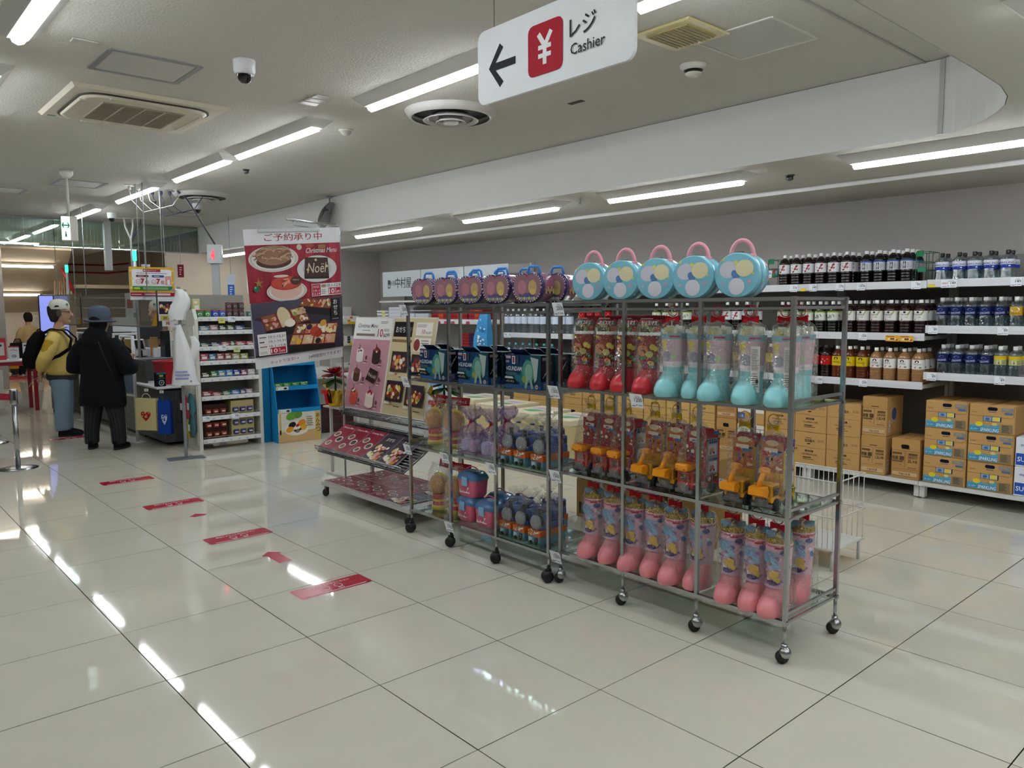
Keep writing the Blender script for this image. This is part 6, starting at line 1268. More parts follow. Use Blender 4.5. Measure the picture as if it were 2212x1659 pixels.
b = MB('2b2b58'); b.tube([(.01, -.01, -.01), (.09, .05, -.035), (.17, .11, -.10), (.63, .55, -.54)], .006, 6); b.build('cable', PLAST, t)
b = MB('c8c5bd'); b.lathe([(.03, -.006), (.034, 0)], 14); b.build('flange', PLAST, t)
for (x, y, l, n) in ((1.75, 6.55, 'row of ceiling plugs with looping cables', 3), (2.05, 6.75, 'row of ceiling plugs with dark blue cables', 3)):
    t = outlets(x, y, l, n, R(60)); col = 'd6d4cc' if x < 2 else '23224a'
    for k in range(n):
        yy = (k-1)*.09; b = MB(col); b.box(-.016, .016, yy-.014, yy+.014, -.05, -.008, b=.004); b.build('plug', PLAST, t)
        b = MB(col); b.tube([(0, yy, -.05), (.0, yy-.02, -.16), (.04, yy-.12, -.24-.02*k), (.02, -.34, -.20), (.0, -.44, -.06)], .004, 6); b.build('cable', PLAST, t)
t = thing('cable_drop', 'pair of white pipes with dark cables dropping to a register', 'conduit', (2.58, 9.75, ZC-.002), R(-35))
b = MB('d6d6d2'); b.box(-.2, .2, -.06, .06, -.008, 0, b=.003); b.build('cover_plate', PLAST, t)
for s in (-.10, .02): b = MB('dddddb'); b.tube([(s, 0, -.01), (s*.9, 0, -.12), (-.02, 0, -.30), (-.02, 0, -.75)], .014, 8); b.build('pipe', PLAST, t)
for k in range(3): b = MB('23224a'); b.tube([(.08+k*.05, 0, -.01), (.07+k*.045, .01, -.10), (.01, .01, -.28), (.0, .01, -.34)], .005, 6); b.build('cable', PLAST, t)
b = MB('c9ccd0'); b.box(-.06, .05, -.05, .05, -1.05, -.75, b=.005); b.build('junction_box', PLAST, t); b = MB('b5b7b9'); b.box(-.03, .03, -.03, .03, -2.79, -1.05); b.build('post', PAINT, t)
def led_post(x, y, label, z1):
    t = thing('signal_post', label, 'signal light', (x, y, .912), 0, 'green signal lights on checkout posts')
    b = MB('b9bcbe'); b.cyl((0, 0, 0), (0, 0, z1-.912-.11), .016, 10); b.build('post', PAINT, t)
    b = MB('38e09a'); b.box(-.018, .018, -.018, .018, z1-.912-.11, z1-.912, b=.004); b.build('lamp', mat('green_led', None, .4, emit='20f09a', es=4), t)
led_post(1.85, 7.15, 'near green signal light over the first register', 2.14); led_post(1.92, 10.75, 'far green signal light over the second register', 2.15)
# goods and machines on the counter
def simple(name, label, cat, loc, parts, rz=0., group=None):
    t = thing(name, label, cat, loc, rz, group)
    for nm, col, m, boxes in parts:
        b = MB(col)
        for q in boxes: b.box(*q, b=.004)
        b.build(nm, m, t)
    return t
simple('register_terminal', 'white register terminal with tilted screen on the counter', 'cash register', (2.08, 7.5, .911), [('base', 'd8dadc', PLAST, [(-.15, .15, -.15, .15, 0, .10)]), ('stand', '8a8c90', PLAST, [(-.02, .02, .0, .04, .10, .26)]), ('screen', '2a2b30', PLAST, [(-.16, .16, -.03, -.01, .20, .42)]), ('printer', '35363a', PLAST, [(.17, .30, -.10, .08, 0, .13)])], R(20))
simple('register_terminal', 'black and white customer register behind the gate', 'cash register', (2.02, 8.3, .911), [('base', 'e0e2e4', PLAST, [(-.15, .15, -.15, .15, 0, .26)]), ('panel', '232428', PLAST, [(-.12, .12, -.158, -.150, .05, .24)]), ('screen', 'dfe1e3', PLAST, [(-.14, .14, -.08, -.05, .28, .46)])], R(-15))
simple('coin_machine', 'tall white payment machine with black slot on the counter', 'payment machine', (2.20, 6.98+.12, .911), [('case', 'dcdcd8', PLAST, [(-.02, .20, -.10, .14, 0, .20)]), ('black_column', '17181a', PLAST, [(-.10, -.045, -.08, .10, 0, .31)]), ('white_rail', 'e6e6e4', PLAST, [(-.043, -.022, -.09, .10, .0, .29)]), ('buttons', '2a2a2c', PLAST, [(.0, .015, -.106, -.1, .10, .115)])])
t = thing('barcode_scanner', 'grey hand scanner on a stand with a curved cable', 'scanner', (2.26, 7.02, 1.112), R(-20))
b = MB('cfcdc8'); b.box(-.05, .05, -.05, .05, 0, .02, b=.005); b.tube([(0, 0, .02), (0, 0, .09)], .016, 8); b.build('stand', PLAST, t); b = MB('d6d3cc'); b.ball((0, -.01, .14), .06, 14, 8, sz=.75); b.tube([(.02, -.02, .12), (.06, -.05, .07), (.075, -.06, .02)], .02, 8, rr=[.028, .022, .018]); b.build('scanner_head', PLAST, t)
b = MB('8f9094'); b.tube([(-.06, 0, .13), (-.10, .0, .05), (-.07, -.03, -.10), (.03, -.07, -.18), (.08, -.08, -.20)], .006, 6); b.build('cable', PLAST, t)
t = thing('chopstick_holder', 'clear holder of wooden chopsticks on the counter', 'chopsticks', (2.0, 7.08, .911))
b = MB('dcdee0'); b.box(-.03, .05, -.04, .04, 0, .11, b=.004); b.build('box', PLAST, t); b = MB('b98d5c')
for k in range(10): b.box(-.055+k*.0085, -.049+k*.0085, -.02+.003*(k % 3), -.014+.003*(k % 3), .02, .24)
b.build('chopsticks', CARD, t)
t = thing('shopping_basket', 'red plastic shopping basket on the packing ledge', 'basket', (1.98, 6.42, .651), R(10))
b = MB('b01f2c'); b.loft([[(-.13, -.09, 0), (.13, -.09, 0), (.13, .09, 0), (-.13, .09, 0)], [(-.165, -.125, .25), (.165, -.125, .25), (.165, .125, .25), (-.165, .125, .25)]], sm=False, cap=False); b.box(-.13, .13, -.09, .09, 0, .004); b.build('tub', PLAST, t)
b = MB('c22a36'); b.tube([(-.168, -.128, .25), (.168, -.128, .25), (.168, .128, .25), (-.168, .128, .25)], .010, 6, closed=True); b.build('rim', PLAST, t); a = Art(); a.ell(-.06, .18, .03, .018, 'd88a90', 14); a.rect(.03, .12, .08, .05, 'c8505a'); a.build('emblem', t, (0, -.118, 0), (R(-8), 0, 0))
t = thing('speaker_box', 'small black and teal boxed gadget on the packing ledge', 'box', (1.76, 6.13, .651), R(10)); b = MB('16181c'); b.box(-.05, .05, 0, .06, 0, .15, b=.003); b.build('box', GLOSSP, t)
a = Art(); a.rect(-.05, .13, .10, .02, '2f6f7a'); a.rect(-.022, .105, .044, .018, 'b0a83a'); a.ell(0, .04, .030, .030, 'c9ccd0', 18); a.ell(0, .04, .023, .023, '1c2024', 18); a.ell(0, .04, .010, .010, '8a8d92', 12); a.line([(-.03, .085), (0, .095), (.03, .085)], .006, '3f8a9a'); a.build('print', t, (0, -.001, 0))
def tote(p0, p1, z0, z1, col, heart, label):
    w = math.hypot(p1[0]-p0[0], p1[1]-p0[1]); an = math.atan2(p1[1]-p0[1], p1[0]-p0[0]); t = thing('paper_bag', label, 'paper bag', ((p0[0]+p1[0])/2, (p0[1]+p1[1])/2, z0), an, 'paper bags hanging at the checkout'); h = z1-z0
    b = MB(col); b.loft([[(-w/2, -.02, 0), (w/2, -.02, 0), (w/2, .05, 0), (-w/2, .05, 0)], [(-w/2, -.012, h), (w/2, -.012, h), (w/2, .03, h), (-w/2, .03, h)]], sm=False); b.build('bag', CARD, t)
    a = Art(); P_ = [(.075*math.sin(q)**3*w*3.2, h*.46+(.065*math.cos(q)-.025*math.cos(2*q)-.01*math.cos(3*q))*h*2.3) for q in [2*PI*k/28 for k in range(28)]]; a.fan(P_, (0, h*.45), heart)
    rg = random.Random(2)
    for k in range(9): a.ell(rg.uniform(-.04, .04)*w*4, h*(.36+rg.uniform(0, .2)), .008, .006, col, 8, rg.uniform(0, 180))
    a.build('heart_print', t, (0, -.0185, 0))
    b = MB(col); b.tube([(.05*math.cos(PI*k/8), 0, h+.05*math.sin(PI*k/8)) for k in range(9)], .004, 6); b.build('handle', CARD, t)
tote((1.545, 6.30), (1.69, 6.10), .19, .53, 'cdbf8e', 'a8281f', 'cream paper bag with red heart print'); tote((1.70, 6.085), (1.80, 6.0), .15, .51, '1b3f94', 'c9d2e6', 'blue paper bag with white heart print')
for k, (x, y, z) in enumerate(((1.63, 6.22, .60), (1.74, 6.08, .585))):
    a = Art(); a.rect(-.022, 0, .044, .03, 'd8d8d6'); a.rect(-.012, .010, .02, .01, '8a8a8a'); tag(a.build('tag_card', None, (x, y, z), (0, 0, R(-45))), ['small white tag above the cream paper bag', 'small white tag above the blue paper bag'][k], 'tag')
# bag pole
t = thing('bag_stand', 'grey pole stand on a flat base hung with white plastic bags', 'stand', (1.70, 5.30, 0), R(-10))
b = MB('5d636b'); b.box(-.17, .17, -.09, .09, 0, .006, b=.002); b.build('base_plate', PAINT, t); b = MB('787c82'); b.box(-.014, .014, -.014, .014, .006, 1.68); b.build('pole', PAINT, t)
b = MB('8a8d92'); b.box(-.07, .07, -.01, .01, 1.64, 1.655); b.box(-.05, .05, -.012, .012, 1.31, 1.325); b.build('hanger_arm', PAINT, t)
def pbag(label, loc, H_, W_, seed, rz, tail=False):
    t = thing('plastic_bag', label, 'plastic bag', loc, rz, 'white plastic bags on the pole'); rg = random.Random(seed); n = 16; rings = []
    for k in range(8):
        s = k/7; z = -H_*s; w = W_*(.18+.82*s**.8) if tail else W_*(.30+.70*math.sin(PI*(.05+.68*s))**.8); d = w*.42
        L_ = lambda q: 1+.16*math.cos(3*q+seed+2*s)+.14*math.cos(5*q-3*s)+rg.uniform(-.06, .06)
        rings.append([(w/2*math.cos(2*PI*i/n)*L_(2*PI*i/n)+(.04*s if tail else .03*math.sin(5*s)), d/2*math.sin(2*PI*i/n)*L_(2*PI*i/n+1), z+rg.uniform(-.012, .012)) for i in range(n)])
    b = MB('dfe1e2'); b.loft(rings); b.build('film', mat('bag_film', None, .35, spec=.4), t)
    if tail: a = Art(); a.bars(-.07, .05, .16, .10, 3, '8a94c8', 3); a.ell(.07, .04, .008, .008, '4a58b0', 8); a.build('print', t, (.03, -W_*.21-.006, -H_))
pbag('upper knotted bunch of white plastic bags on the pole', (1.70, 5.285, 1.655), .29, .16, 3, R(-10)); pbag('long white plastic bag with blue print on the pole', (1.67, 5.27, 1.31), .58, .24, 5, R(-25), True); pbag('crumpled white plastic bag at the right of the pole', (1.79, 5.25, 1.20), .28, .10, 8, R(-10))
# stanchion and belt
t = thing('stanchion', 'chrome queue stanchion with round base and red belt', 'stanchion', (.374, 5.875, 0), 0)
b = MB(); b.lathe([(.165, 0), (.165, .006), (.10, .014), (.03, .02)], 32); b.build('base', CHROME, t); b = MB(); b.cyl((0, 0, .015), (0, 0, .62), .021, 16); b.build('post', CHROME, t)
b = MB('6e6f70'); b.lathe([(.030, .60), (.032, .61), (.032, .735), (.028, .74)], 18); b.build('head', CHROME, t); b = MB('141415'); b.box(-.012, .012, -.034, -.028, .64, .725); b.build('slot', BLACK, t)
b = MB('a83244'); b.loft([[(-.03, .0, .64), (-.03, .003, .64), (-.03, .003, .70), (-.03, 0, .70)], [(-.30, .22, .66), (-.30, .223, .66), (-.30, .223, .72), (-.30, .22, .72)], [(-.62, .48, .70), (-.62, .483, .70), (-.62, .483, .76), (-.62, .48, .76)]], sm=False); b.build('belt', CLOTH, t)
t = thing('stanchion', 'second stanchion base at the left edge', 'stanchion', (.42, 7.7, 0), 0); b = MB(); b.lathe([(.165, 0), (.165, .006), (.10, .014), (.03, .02)], 32); b.build('base', CHROME, t); b = MB(); b.cyl((-.0, 0, .015), (-.0, 0, .7), .021, 16); b.build('post', CHROME, t)
# grey caddy behind the yellow jacket
simple('drawer_caddy', 'dark grey wheeled drawer cabinet behind the yellow jacket', 'cabinet', (1.62, 10.05, 0), [('body', '4c4d50', PAINT, [(-.10, .10, -.2, .2, .06, .66)]), ('drawer_front', '5c5d60', PAINT, [(-.09, .09, -.206, -.2, .08, .34), (-.09, .09, -.206, -.2, .36, .64)]), ('caster', '141415', BLACK, [(-.09, -.06, -.19, -.15, 0, .06), (.06, .09, -.19, -.15, 0, .06), (-.09, -.06, .15, .19, 0, .06), (.06, .09, .15, .19, 0, .06)])])
# left table with cards
t = thing('payment_table', 'white topped table with red legs at the left edge', 'table', (1.0, 10.95, 0), R(0))
b = MB('d8d8d6'); b.box(-.45, .47, -.25, .25, .73, .755, b=.005); b.build('top', PAINT, t)
for x in (-.42, .42):
    for y in (-.22, .22): b = MB('8f1a2a'); b.box(x-.025, x+.025, y-.02, y+.02, 0, .73); b.build('leg', PAINT, t)
b = MB('8f1a2a'); b.box(-.42, .42, -.23, -.21, .68, .73); b.build('apron', PAINT, t); b = MB('cfcac2'); b.box(-.44, .02, -.2, .2, .05, .62, b=.006); b.build('cabinet', PAINT, t)
b = MB('6a6a68'); b.prism([(-.30, .30), (-.03, .30), (-.08, .44), (-.30, .44)], -.206, -.199, 'y'); fixn(b.build('recess', PAINT, t))
def card(x, y, w, h, col, draw, label):
    t = thing('payment_card', label, 'display card', (x, y, .756), R(-8), 'display cards on the payment table'); b = MB(col); b.box(-w/2, w/2, 0, .012, 0, h, M=Matrix.Rotation(R(-8), 4, 'X')); b.build('card', PRINT, t); a = Art(.0003); draw(a, w, h); a.build('print', t, (0, -.002, 0), (R(-8), 0, 0)); return t
card(.96, 10.95, .30, .32, 'c8404a', lambda a, w, h: (a.rect(-w*.42, h*.2, w*.84, h*.6, 'd8d4d2'), a.bars(-w*.35, h*.85, w*.6, h*.08, 1, 'e8c8c8', 2), a.ell(-w*.15, h*.66, .04, .02, '2a2a30', 14), a.ell(w*.2, h*.66, .04, .02, '2a2a30', 14), a.bars(-w*.38, h*.25, w*.7, h*.25, 4, '7a5a5a', 3)), 'red framed payment guide at the left edge')
card(1.20, 10.92, .13, .20, 'dcdce0', lambda a, w, h: (a.rect(-w*.5, h*.9, w, h*.1, 'a82a3a'), a.text('d Pay', 0, h*.62, .025, 'a82a3a', .01, w=w*.7), a.ell(0, h*.25, .035, .025, '9aa0ac', 12)), 'small white payment card with red top'); card(1.40, 10.95, .16, .24, 'dcdfe6', lambda a, w, h: (a.rect(-w*.4, h*.8, w*.8, h*.08, '1f2a5a'), a.bars(-w*.35, h*.2, w*.7, h*.45, 5, '8a90a8', 3)), 'white payment card with navy band behind the backpack')

# more register clutter
def tablet(x, y, z, rz, label):
    t = thing('card_reader', label, 'card reader', (x, y, z), rz, 'tilted card readers at the registers'); M_ = Matrix.Rotation(R(35), 4, 'X')
    b = MB('e2e3e5'); b.box(-.055, .055, -.01, .012, .10, .26, M=M_, b=.004); b.build('tablet', PLAST, t); b = MB('26272c'); b.box(-.045, .045, -.013, -.01, .13, .25, M=M_); b.build('glass', PLAST, t)
    b = MB('2a2b2e'); b.cyl((0, -.02, 0), (0, -.06, .13), .012, 8); b.box(-.05, .05, -.06, .04, 0, .012, b=.003); b.build('stand', PLAST, t)
tablet(1.93, 7.32, .911, R(-30), 'white tilted card reader left of the scanner'); tablet(1.98, 7.78, .911, R(-40), 'white tilted card reader behind the gate'); tablet(1.95, 9.3, .911, R(-25), 'far white tilted card reader')
simple('monitor', 'dark monitor seen edge on at the far register', 'monitor', (2.2, 9.6, .911), [('screen', '2b2c30', PLAST, [(-.17, .17, 0, .025, .16, .42)]), ('stand', '55565a', PLAST, [(-.03, .03, .03, .05, 0, .25)]), ('foot', '55565a', PLAST, [(-.1, .1, -.06, .1, 0, .012)])], R(15))
simple('tissue_box', 'white and orange box beside the scanner', 'box', (2.31, 7.28, .911), [('box', 'd8d6d0', PRINT, [(-.08, .08, -.05, .05, 0, .09)]), ('flap', 'd8743a', PRINT, [(-.06, .0, -.052, -.048, .03, .09), (.01, .06, -.052, -.048, .05, .09)])], R(-20))
simple('paper_tray', 'grey tray with a folded black cloth on the register', 'tray', (2.3, 8.0, .911), [('tray', 'c9cacc', PLAST, [(-.12, .12, -.1, .1, 0, .03)]), ('cloth', '1d1e22', CLOTH, [(-.08, .08, -.07, .06, .03, .07)])])
# ================================================================ small side shelf beside the checkout
KX0, KX1, KY = 1.97, 2.63, 5.62
ks = thing('side_shelf', 'white metal gondola shelf of gum and sweets beside the checkout', 'shelf unit', (KX0, KY, 0), 0)
for x in (0, KX1-KX0):
    b = MB('d2d0c8'); b.prism([(0, 0), (.36, 0), (.36, 1.42), (.06, 1.47), (.0, 1.36)], x-.018, x+.018, 'x'); fixn(b.build('side_panel', PAINT, ks))
b = MB('8f8b84'); b.box(.018, .64, .33, .345, .03, 1.62); b.build('back_panel', PAINT, ks)
KZ = [1.375, 1.235, 1.07, .92, .745, .55, .34, .10]
for i, z in enumerate(KZ):
    b = MB('d8d7d2'); b.box(.02, .64, .0, .33, z-.02, z); s_ = b.build('shelf', PAINT, ks)
    b = MB('e0e1e0'); b.box(.02, .64, -.012, 0, z-.032, z+.012); b.build('price_rail', PAINT, s_)
    a = Art(.0002)
    for k in range(7): a.rect(.03+k*.088, z-.028, .03, .022, 'cfd6e0'); a.rect(.034+k*.088, z-.018, .018, .005, '8a9ab4')
    a.build('shelf_labels', s_, (0, -.013, 0))['kind'] = 'stuff'
    if 1 <= i: b = MB('b9bab8'); b.tube([(.02, -.004, z+.03), (.64, -.004, z+.03)], .0022, 6); b.build('front_wire', PAINT, s_)
for x, z, s in ((.36, 1.36, '178'), (.25, 1.06, '149'), (.05, .33, '108'), (.36, .33, '108')): price_tag(ks, x, z-.03, s, w=.075, h=.06, y=-.02)
for x, z, c in ((.25, 1.36, 'd8cc5a'), (.40, 1.05, 'c9cf8a')): a = Art(); a.rect(-.03, 0, .07, .055, c); a.rect(-.01, .02, .03, .02, '7ab0b4'); a.build('promo_tag', ks, (x, -.02, z-.04))
def pack(name, label, cat, loc, w, d, h, col, cap=None, rnd_=False, acc='e6e2da', group=None, rz=0.):
    t = thing(name, label, cat, loc, rz, group)
    if rnd_:
        b = MB(col); b.lathe([(w*.46, 0), (w*.5, .006), (w*.5, h*.86), (w*.46, h*.9)], 16); b.build('tub', PLAST, t); b = MB(cap or 'd8d8d8'); b.lathe([(w*.5, h*.88), (w*.5, h-.003), (w*.46, h)], 16); b.build('lid', PLAST, t)
        a = Art(); a.ell(0, h*.45, w*.3, h*.18, acc, 12); a.build('label', t, fn=around(w*.5, 0, .001))
    else:
        b = MB(col); b.box(-w/2, w/2, 0, d, 0, h, b=.003); b.build('box', GLOSSP, t); a = Art(); a.rect(-w*.32, h*.3, w*.64, h*.36, acc); a.rect(-w*.4, h*.76, w*.5, h*.12, acc); a.build('label', t, (0, -.001, 0))
    return t
GK2 = 'sweets and gum on the checkout side shelf'
def kx(px): return KX0+px
row = [(.055, '2c7a3a'), (.135, '2f8a3f'), (.215, '2a4fa8'), (.295, '3a5ab4')]
for i, (x, c) in enumerate(row): pack('gum_tub', ['leftmost green gum tub on the top of the side shelf', 'second green gum tub on the side shelf', 'left blue gum tub on the side shelf', 'right blue gum tub on the side shelf'][i], 'gum', (kx(x), KY+.07, KZ[0]), .07, .07, .085, c, 'b52a34', True, group=GK2)
for i in range(3):
    for k in range(2): pack('coffee_can', f"{['left', 'middle', 'right'][i]} dark can in the {['lower', 'upper'][k]} row on the side shelf", 'can', (kx(.375+i*.068), KY+.09, KZ[0]+k*.082), .064, .06, .08, '4a3a3c', '7a2a34', True, '9a8a8c', GK2)
pack('gum_tub', 'white lidded tub at the right of the top shelf', 'gum', (kx(.595), KY+.07, KZ[0]), .07, .06, .075, '4a6a6e', 'dcdedf', True, group=GK2)
pack('drink_pack', 'tall pale yellow drink pack at the back of the side shelf', 'drink pack', (kx(.09), KY+.22, KZ[0]), .07, .06, .20, 'c9c890', group=GK2)
rows = {1: [('5a8fa0', .10), ('a87a86', .09), ('2a3a2a', .08), ('4a5a34', .08), ('3a5a9a', .10)], 2: [('2f5a44', .10), ('2a3a6e', .11), ('b04a60', .09), ('4a6a4a', .05), ('b0505a', .11), ('a83a40', .10)],
        3: [('b8465a', .08), ('3f7ab0', .075), ('a8505e', .08), ('8a5a4a', .075), ('b0b48a', .08), ('9aa04a', .085)], 4: [('3a3424', .09), ('3f7a3a', .075), ('5a9ac4', .075), ('4a8ac0', .075), ('34408f', .075), ('8a3a6a', .07), ('b9bcc4', .08)],
        5: [('9a3a4a', .10), ('a8424e', .10), ('3a7a4a', .09), ('3a7ac8', .09), ('5a4a8a', .06), ('b98aa0', .07)]}
cn5 = {'5a8fa0': 'pale blue', 'a87a86': 'dusty pink', '2a3a2a': 'black', '4a5a34': 'olive', '3a5a9a': 'blue', '2f5a44': 'green', '2a3a6e': 'navy', 'b04a60': 'rose', '4a6a4a': 'moss green', 'b0505a': 'coral', 'a83a40': 'red', 'b8465a': 'pink', '3f7ab0': 'sky blue', 'a8505e': 'rosy', '8a5a4a': 'brown', 'b0b48a': 'pale green', '9aa04a': 'lime', '3a3424': 'dark', '3f7a3a': 'green', '5a9ac4': 'light blue', '4a8ac0': 'sky blue', '34408f': 'indigo', '8a3a6a': 'plum', 'b9bcc4': 'silver', '9a3a4a': 'crimson', 'a8424e': 'red', '3a7a4a': 'green', '3a7ac8': 'bright blue', '5a4a8a': 'violet', 'b98aa0': 'lilac'}
for r_, L in rows.items():
    x = .035
    for c, w in L:
        h = {1: .06, 2: .05, 3: .075, 4: .07, 5: .05}[r_]+rnd.uniform(-.006, .012); pack('sweet_pack', f'{cn5[c]} sweet pack on the {ORD[r_]} shelf of the side unit', 'sweets', (kx(x+w/2), KY+.02, KZ[r_]+.001), w, .12, h, c, group=GK2); x += w+.006
def tray_pack(x, z, col, unit, label, h=.16, rows_=1):
    t = thing('snack_tray', label, 'snack carton', (kx(x), KY+.02, z+.001), 0, GK2); w = .25; b = MB(col); b.box(-w/2, w/2, .0, .22, 0, h, b=.003); b.build('carton', CARD, t)
    for r2 in range(rows_):
        for k in range(3):
            b = MB(unit); zz = h*(r2/rows_)+.03; b.lathe([(.022, 0), (.032, .01), (.034, .045), (.028, .052)], 12, M=Matrix.Translation((-.078+k*.078, -.006, zz)), sy=.5); u_ = b.build('snack_cup', GLOSSP, t)
            b = MB('c9bcae'); b.box(-.018, .018, -.004, -.002, .018, .034, M=Matrix.Translation((-.078+k*.078, -.02, zz))); b.build('cup_label', PRINT, u_)
    a = Art(); a.rect(-w*.4, .004, w*.8, .02, 'b9a46a' if col > '8' else '6a4a3a'); a.build('print', t, (0, -.001, 0))
tray_pack(.165, KZ[6], '3a2420', '8a3424', 'upper brown chocolate snack carton on the side shelf', .13); tray_pack(.455, KZ[6], 'b9a878', '34407a', 'upper beige snack carton with blue cups on the side shelf', .15)
tray_pack(.165, KZ[7], '3a2420', '8a3424', 'lower brown chocolate snack carton on the side shelf', .19, 2); tray_pack(.455, KZ[7], 'b9a878', '34407a', 'lower beige snack carton with blue cups on the side shelf', .20, 2)
# wire grid with hanging sweet bags on the left end
wg = thing('wire_grid', 'white wire grid with hanging sweet bags at the shelf end', 'wire rack', (KX0-.035, KY-.02, 0), PI/2)
b = MB('d0cfc6'); b.tube([(0, 0, .05), (0, 0, 1.30), (.34, 0, 1.30), (.34, 0, .05)], .006, 8, closed=True)
for k in range(12): b.cyl((0, 0, .15+k*.1), (.34, 0, .15+k*.1), .0025, 6)
for k in range(8): b.cyl((.04+k*.04, 0, .06), (.04+k*.04, 0, 1.30), .0022, 6)
o = b.build('grid', PAINT, wg); o['kind'] = 'stuff'
for i, (x, z, c, l) in enumerate(((.06, .36, '3f6f7a', 'teal and silver'), (.06, .14, '3a5f6a', 'lower teal'), (.17, .30, 'a8343f', 'red'), (.17, .12, 'b0a040', 'yellow'), (.27, .34, '9c2a36', 'dark red'))):
    t = thing('sweet_bag', f'{l} bag of sweets hanging at the shelf end', 'sweets', (KX0-.075, KY-.02+x, z), PI/2, 'sweet bags on the wire grid'); b = MB(c); H_ = .24
    b.loft([[(-.05, -.001, H_), (.05, -.001, H_), (.05, .001, H_), (-.05, .001, H_)], [(-.052, -.025, H_*.6), (.052, -.025, H_*.6), (.052, .02, H_*.6), (-.052, .02, H_*.6)], [(-.052, -.03, H_*.3), (.052, -.03, H_*.3), (.052, .02, H_*.3), (-.052, .02, H_*.3)], [(-.05, -.001, 0), (.05, -.001, 0), (.05, .001, 0), (-.05, .001, 0)]]); b.build('pouch', GLOSSP, t)
    b = MB('c9cac8'); b.cyl((0, 0, H_-.01), (0, -.045, H_-.01), .002, 5); b.build('hook', PAINT, t); a = Art(); a.rect(-.03, H_*.3, .06, H_*.3, 'c9ccd0'); a.build('label', t, (0, .032, 0), (0, 0, PI))
# ================================================================ blue cardboard display
bd = thing('cardboard_display', 'bright blue cardboard display with fruit dessert picture', 'display stand', (2.995, 5.46, 0), R(-4)); BL_ = '1f86c0'
for s in (-1, 1): b = MB(BL_); b.prism([(0, 0), (.38, 0), (.38, 1.12), (.20, 1.12), (.06, .60), (.0, .34)], s*.25-.004, s*.25+.004, 'x'); fixn(b.build('side_panel', CARD, bd))
b = MB('1a76ac'); b.box(-.246, .246, .372, .38, 0, 1.12); b.build('back_panel', CARD, bd)
for z, y in ((.33, .0), (.575, .055), (.84, .12)): b = MB(BL_); b.box(-.246, .246, y, .37, z-.004, z); b.box(-.246, .246, y, y+.006, z-.0, z+.042); b.build('tray', CARD, bd)
b = MB('d8cfb4'); b.box(-.246, .246, -.004, .004, .002, .325); fp = b.build('picture_panel', PRINT, bd)
a = Art(.0003); a.rect(-.246, .002, .492, .12, 'c9a878'); a.rect(-.246, .122, .492, .2, 'd6d2c8'); a.rect(.18, .002, .066, .32, 'c9ac62'); a.vtext('あんみつ', .213, .255, .045, '2a2418', .012, 1.2); a.rect(-.235, .08, .022, .24, 'c9ac62'); a.rect(-.232, .09, .016, .05, '1c1a18')
a.ell(-.04, .12, .13, .05, 'e2dcd0', 24); a.ell(-.04, .155, .135, .07, 'e6e0d6', 24)
for x, y, r_, c in ((-.09, .19, .045, '2a1a1e'), (.02, .205, .05, 'd88a2a'), (-.03, .18, .022, 'a82a24'), (-.12, .14, .045, 'd8932e'), (.04, .155, .045, 'd9a53a'), (-.03, .12, .03, '8a7a66'), (.0, .135, .016, '2a2226'), (-.06, .125, .016, '3a2a2e'), (-.10, .29, .06, '6a9a3a'), (-.02, .30, .05, '5a8a34')): a.ell(x, y, r_, r_*.7, c, 14, 20)
a.bars(.075, .16, .09, .12, 5, '9a8a6a', 3); a.build('print', fp, (0, -.0045, 0))
for z, y in ((.33, -.001), (.575, .054)): a = Art(); a.rect(-.235, z, .14, .038, 'd8d6d0'); a.rect(-.23, z+.008, .016, .024, 'c9ac62'); a.ell(-.13, z+.018, .02, .012, '3a3a3a', 12); a.build('price_strip', bd, (0, y-.001, 0))
for i in range(4): t = pack('jelly_box', f'{nth(i, 4)} green dessert box in the blue display', 'dessert box', (2.80+i*.10, 5.535, .6205), .088, .05, .075, '3f8a34', None, False, 'c9cbb4', 'green dessert boxes in the blue display'); t.location.z = .5755; a = Art(); a.rect(-.040, .008, .08, .036, '2a2c28'); a.ell(0, .026, .03, .014, '8f9a92', 12); a.build('picture', t, (0, -.002, 0))
b = MB('1a6f9c'); b.box(-.05, .05, -.16, .16, .001, 1.02); tag(b.build('cardboard_sheet', CARD, None, (2.69, 5.80, 0)), 'narrow blue cardboard panel between the side shelf and display', 'cardboard panel')
# service counter, crate, extinguisher
sv = thing('service_counter', 'white low service counter behind the blue display', 'counter', (3.75, 6.6, 0), 0)
b = MB('cfcdc6'); b.box(-.45, .5, -.35, .45, .60, .63, b=.004); b.build('top', PAINT, sv); b = MB('c4c2ba'); b.box(-.42, .48, .10, .42, .0, .60); b.build('back_cabinet', PAINT, sv)
for x in (-.42, .46): b = MB('c9c7c0'); b.box(x-.015, x+.015, -.33, -.30, 0, .60); b.build('leg', PAINT, sv)
simple('scale_machine', 'white weighing and label machine on the service counter', 'machine', (3.70, 6.62, .631), [('base', 'd9d8d2', PLAST, [(-.28, .22, -.2, .2, 0, .10)]), ('tower', 'd0cfc9', PLAST, [(-.05, .2, .05, .2, .10, .48)]), ('hood', 'dcdbd6', PLAST, [(-.3, .22, -.12, .2, .40, .62)])])
t = thing('plastic_crate', 'dark maroon plastic crate under the service counter', 'crate', (3.62, 5.95, 0), R(-6)); b = MB('3a1a1e'); H_ = .30
for q in ((-.24, .24, -.17, -.155, 0, H_), (-.24, .24, .155, .17, 0, H_), (-.24, -.225, -.155, .155, 0, H_), (.225, .24, -.155, .155, 0, H_), (-.225, .225, -.155, .155, 0, .01)): b.box(*q)
b.build('walls', PLAST, t); b = MB('4a2226')
for z in (.08, .17, .27): b.box(-.25, .25, -.178, -.17, z, z+.02)
for x in (-.24, -.08, .08, .22): b.box(x, x+.02, -.178, -.17, 0, H_)
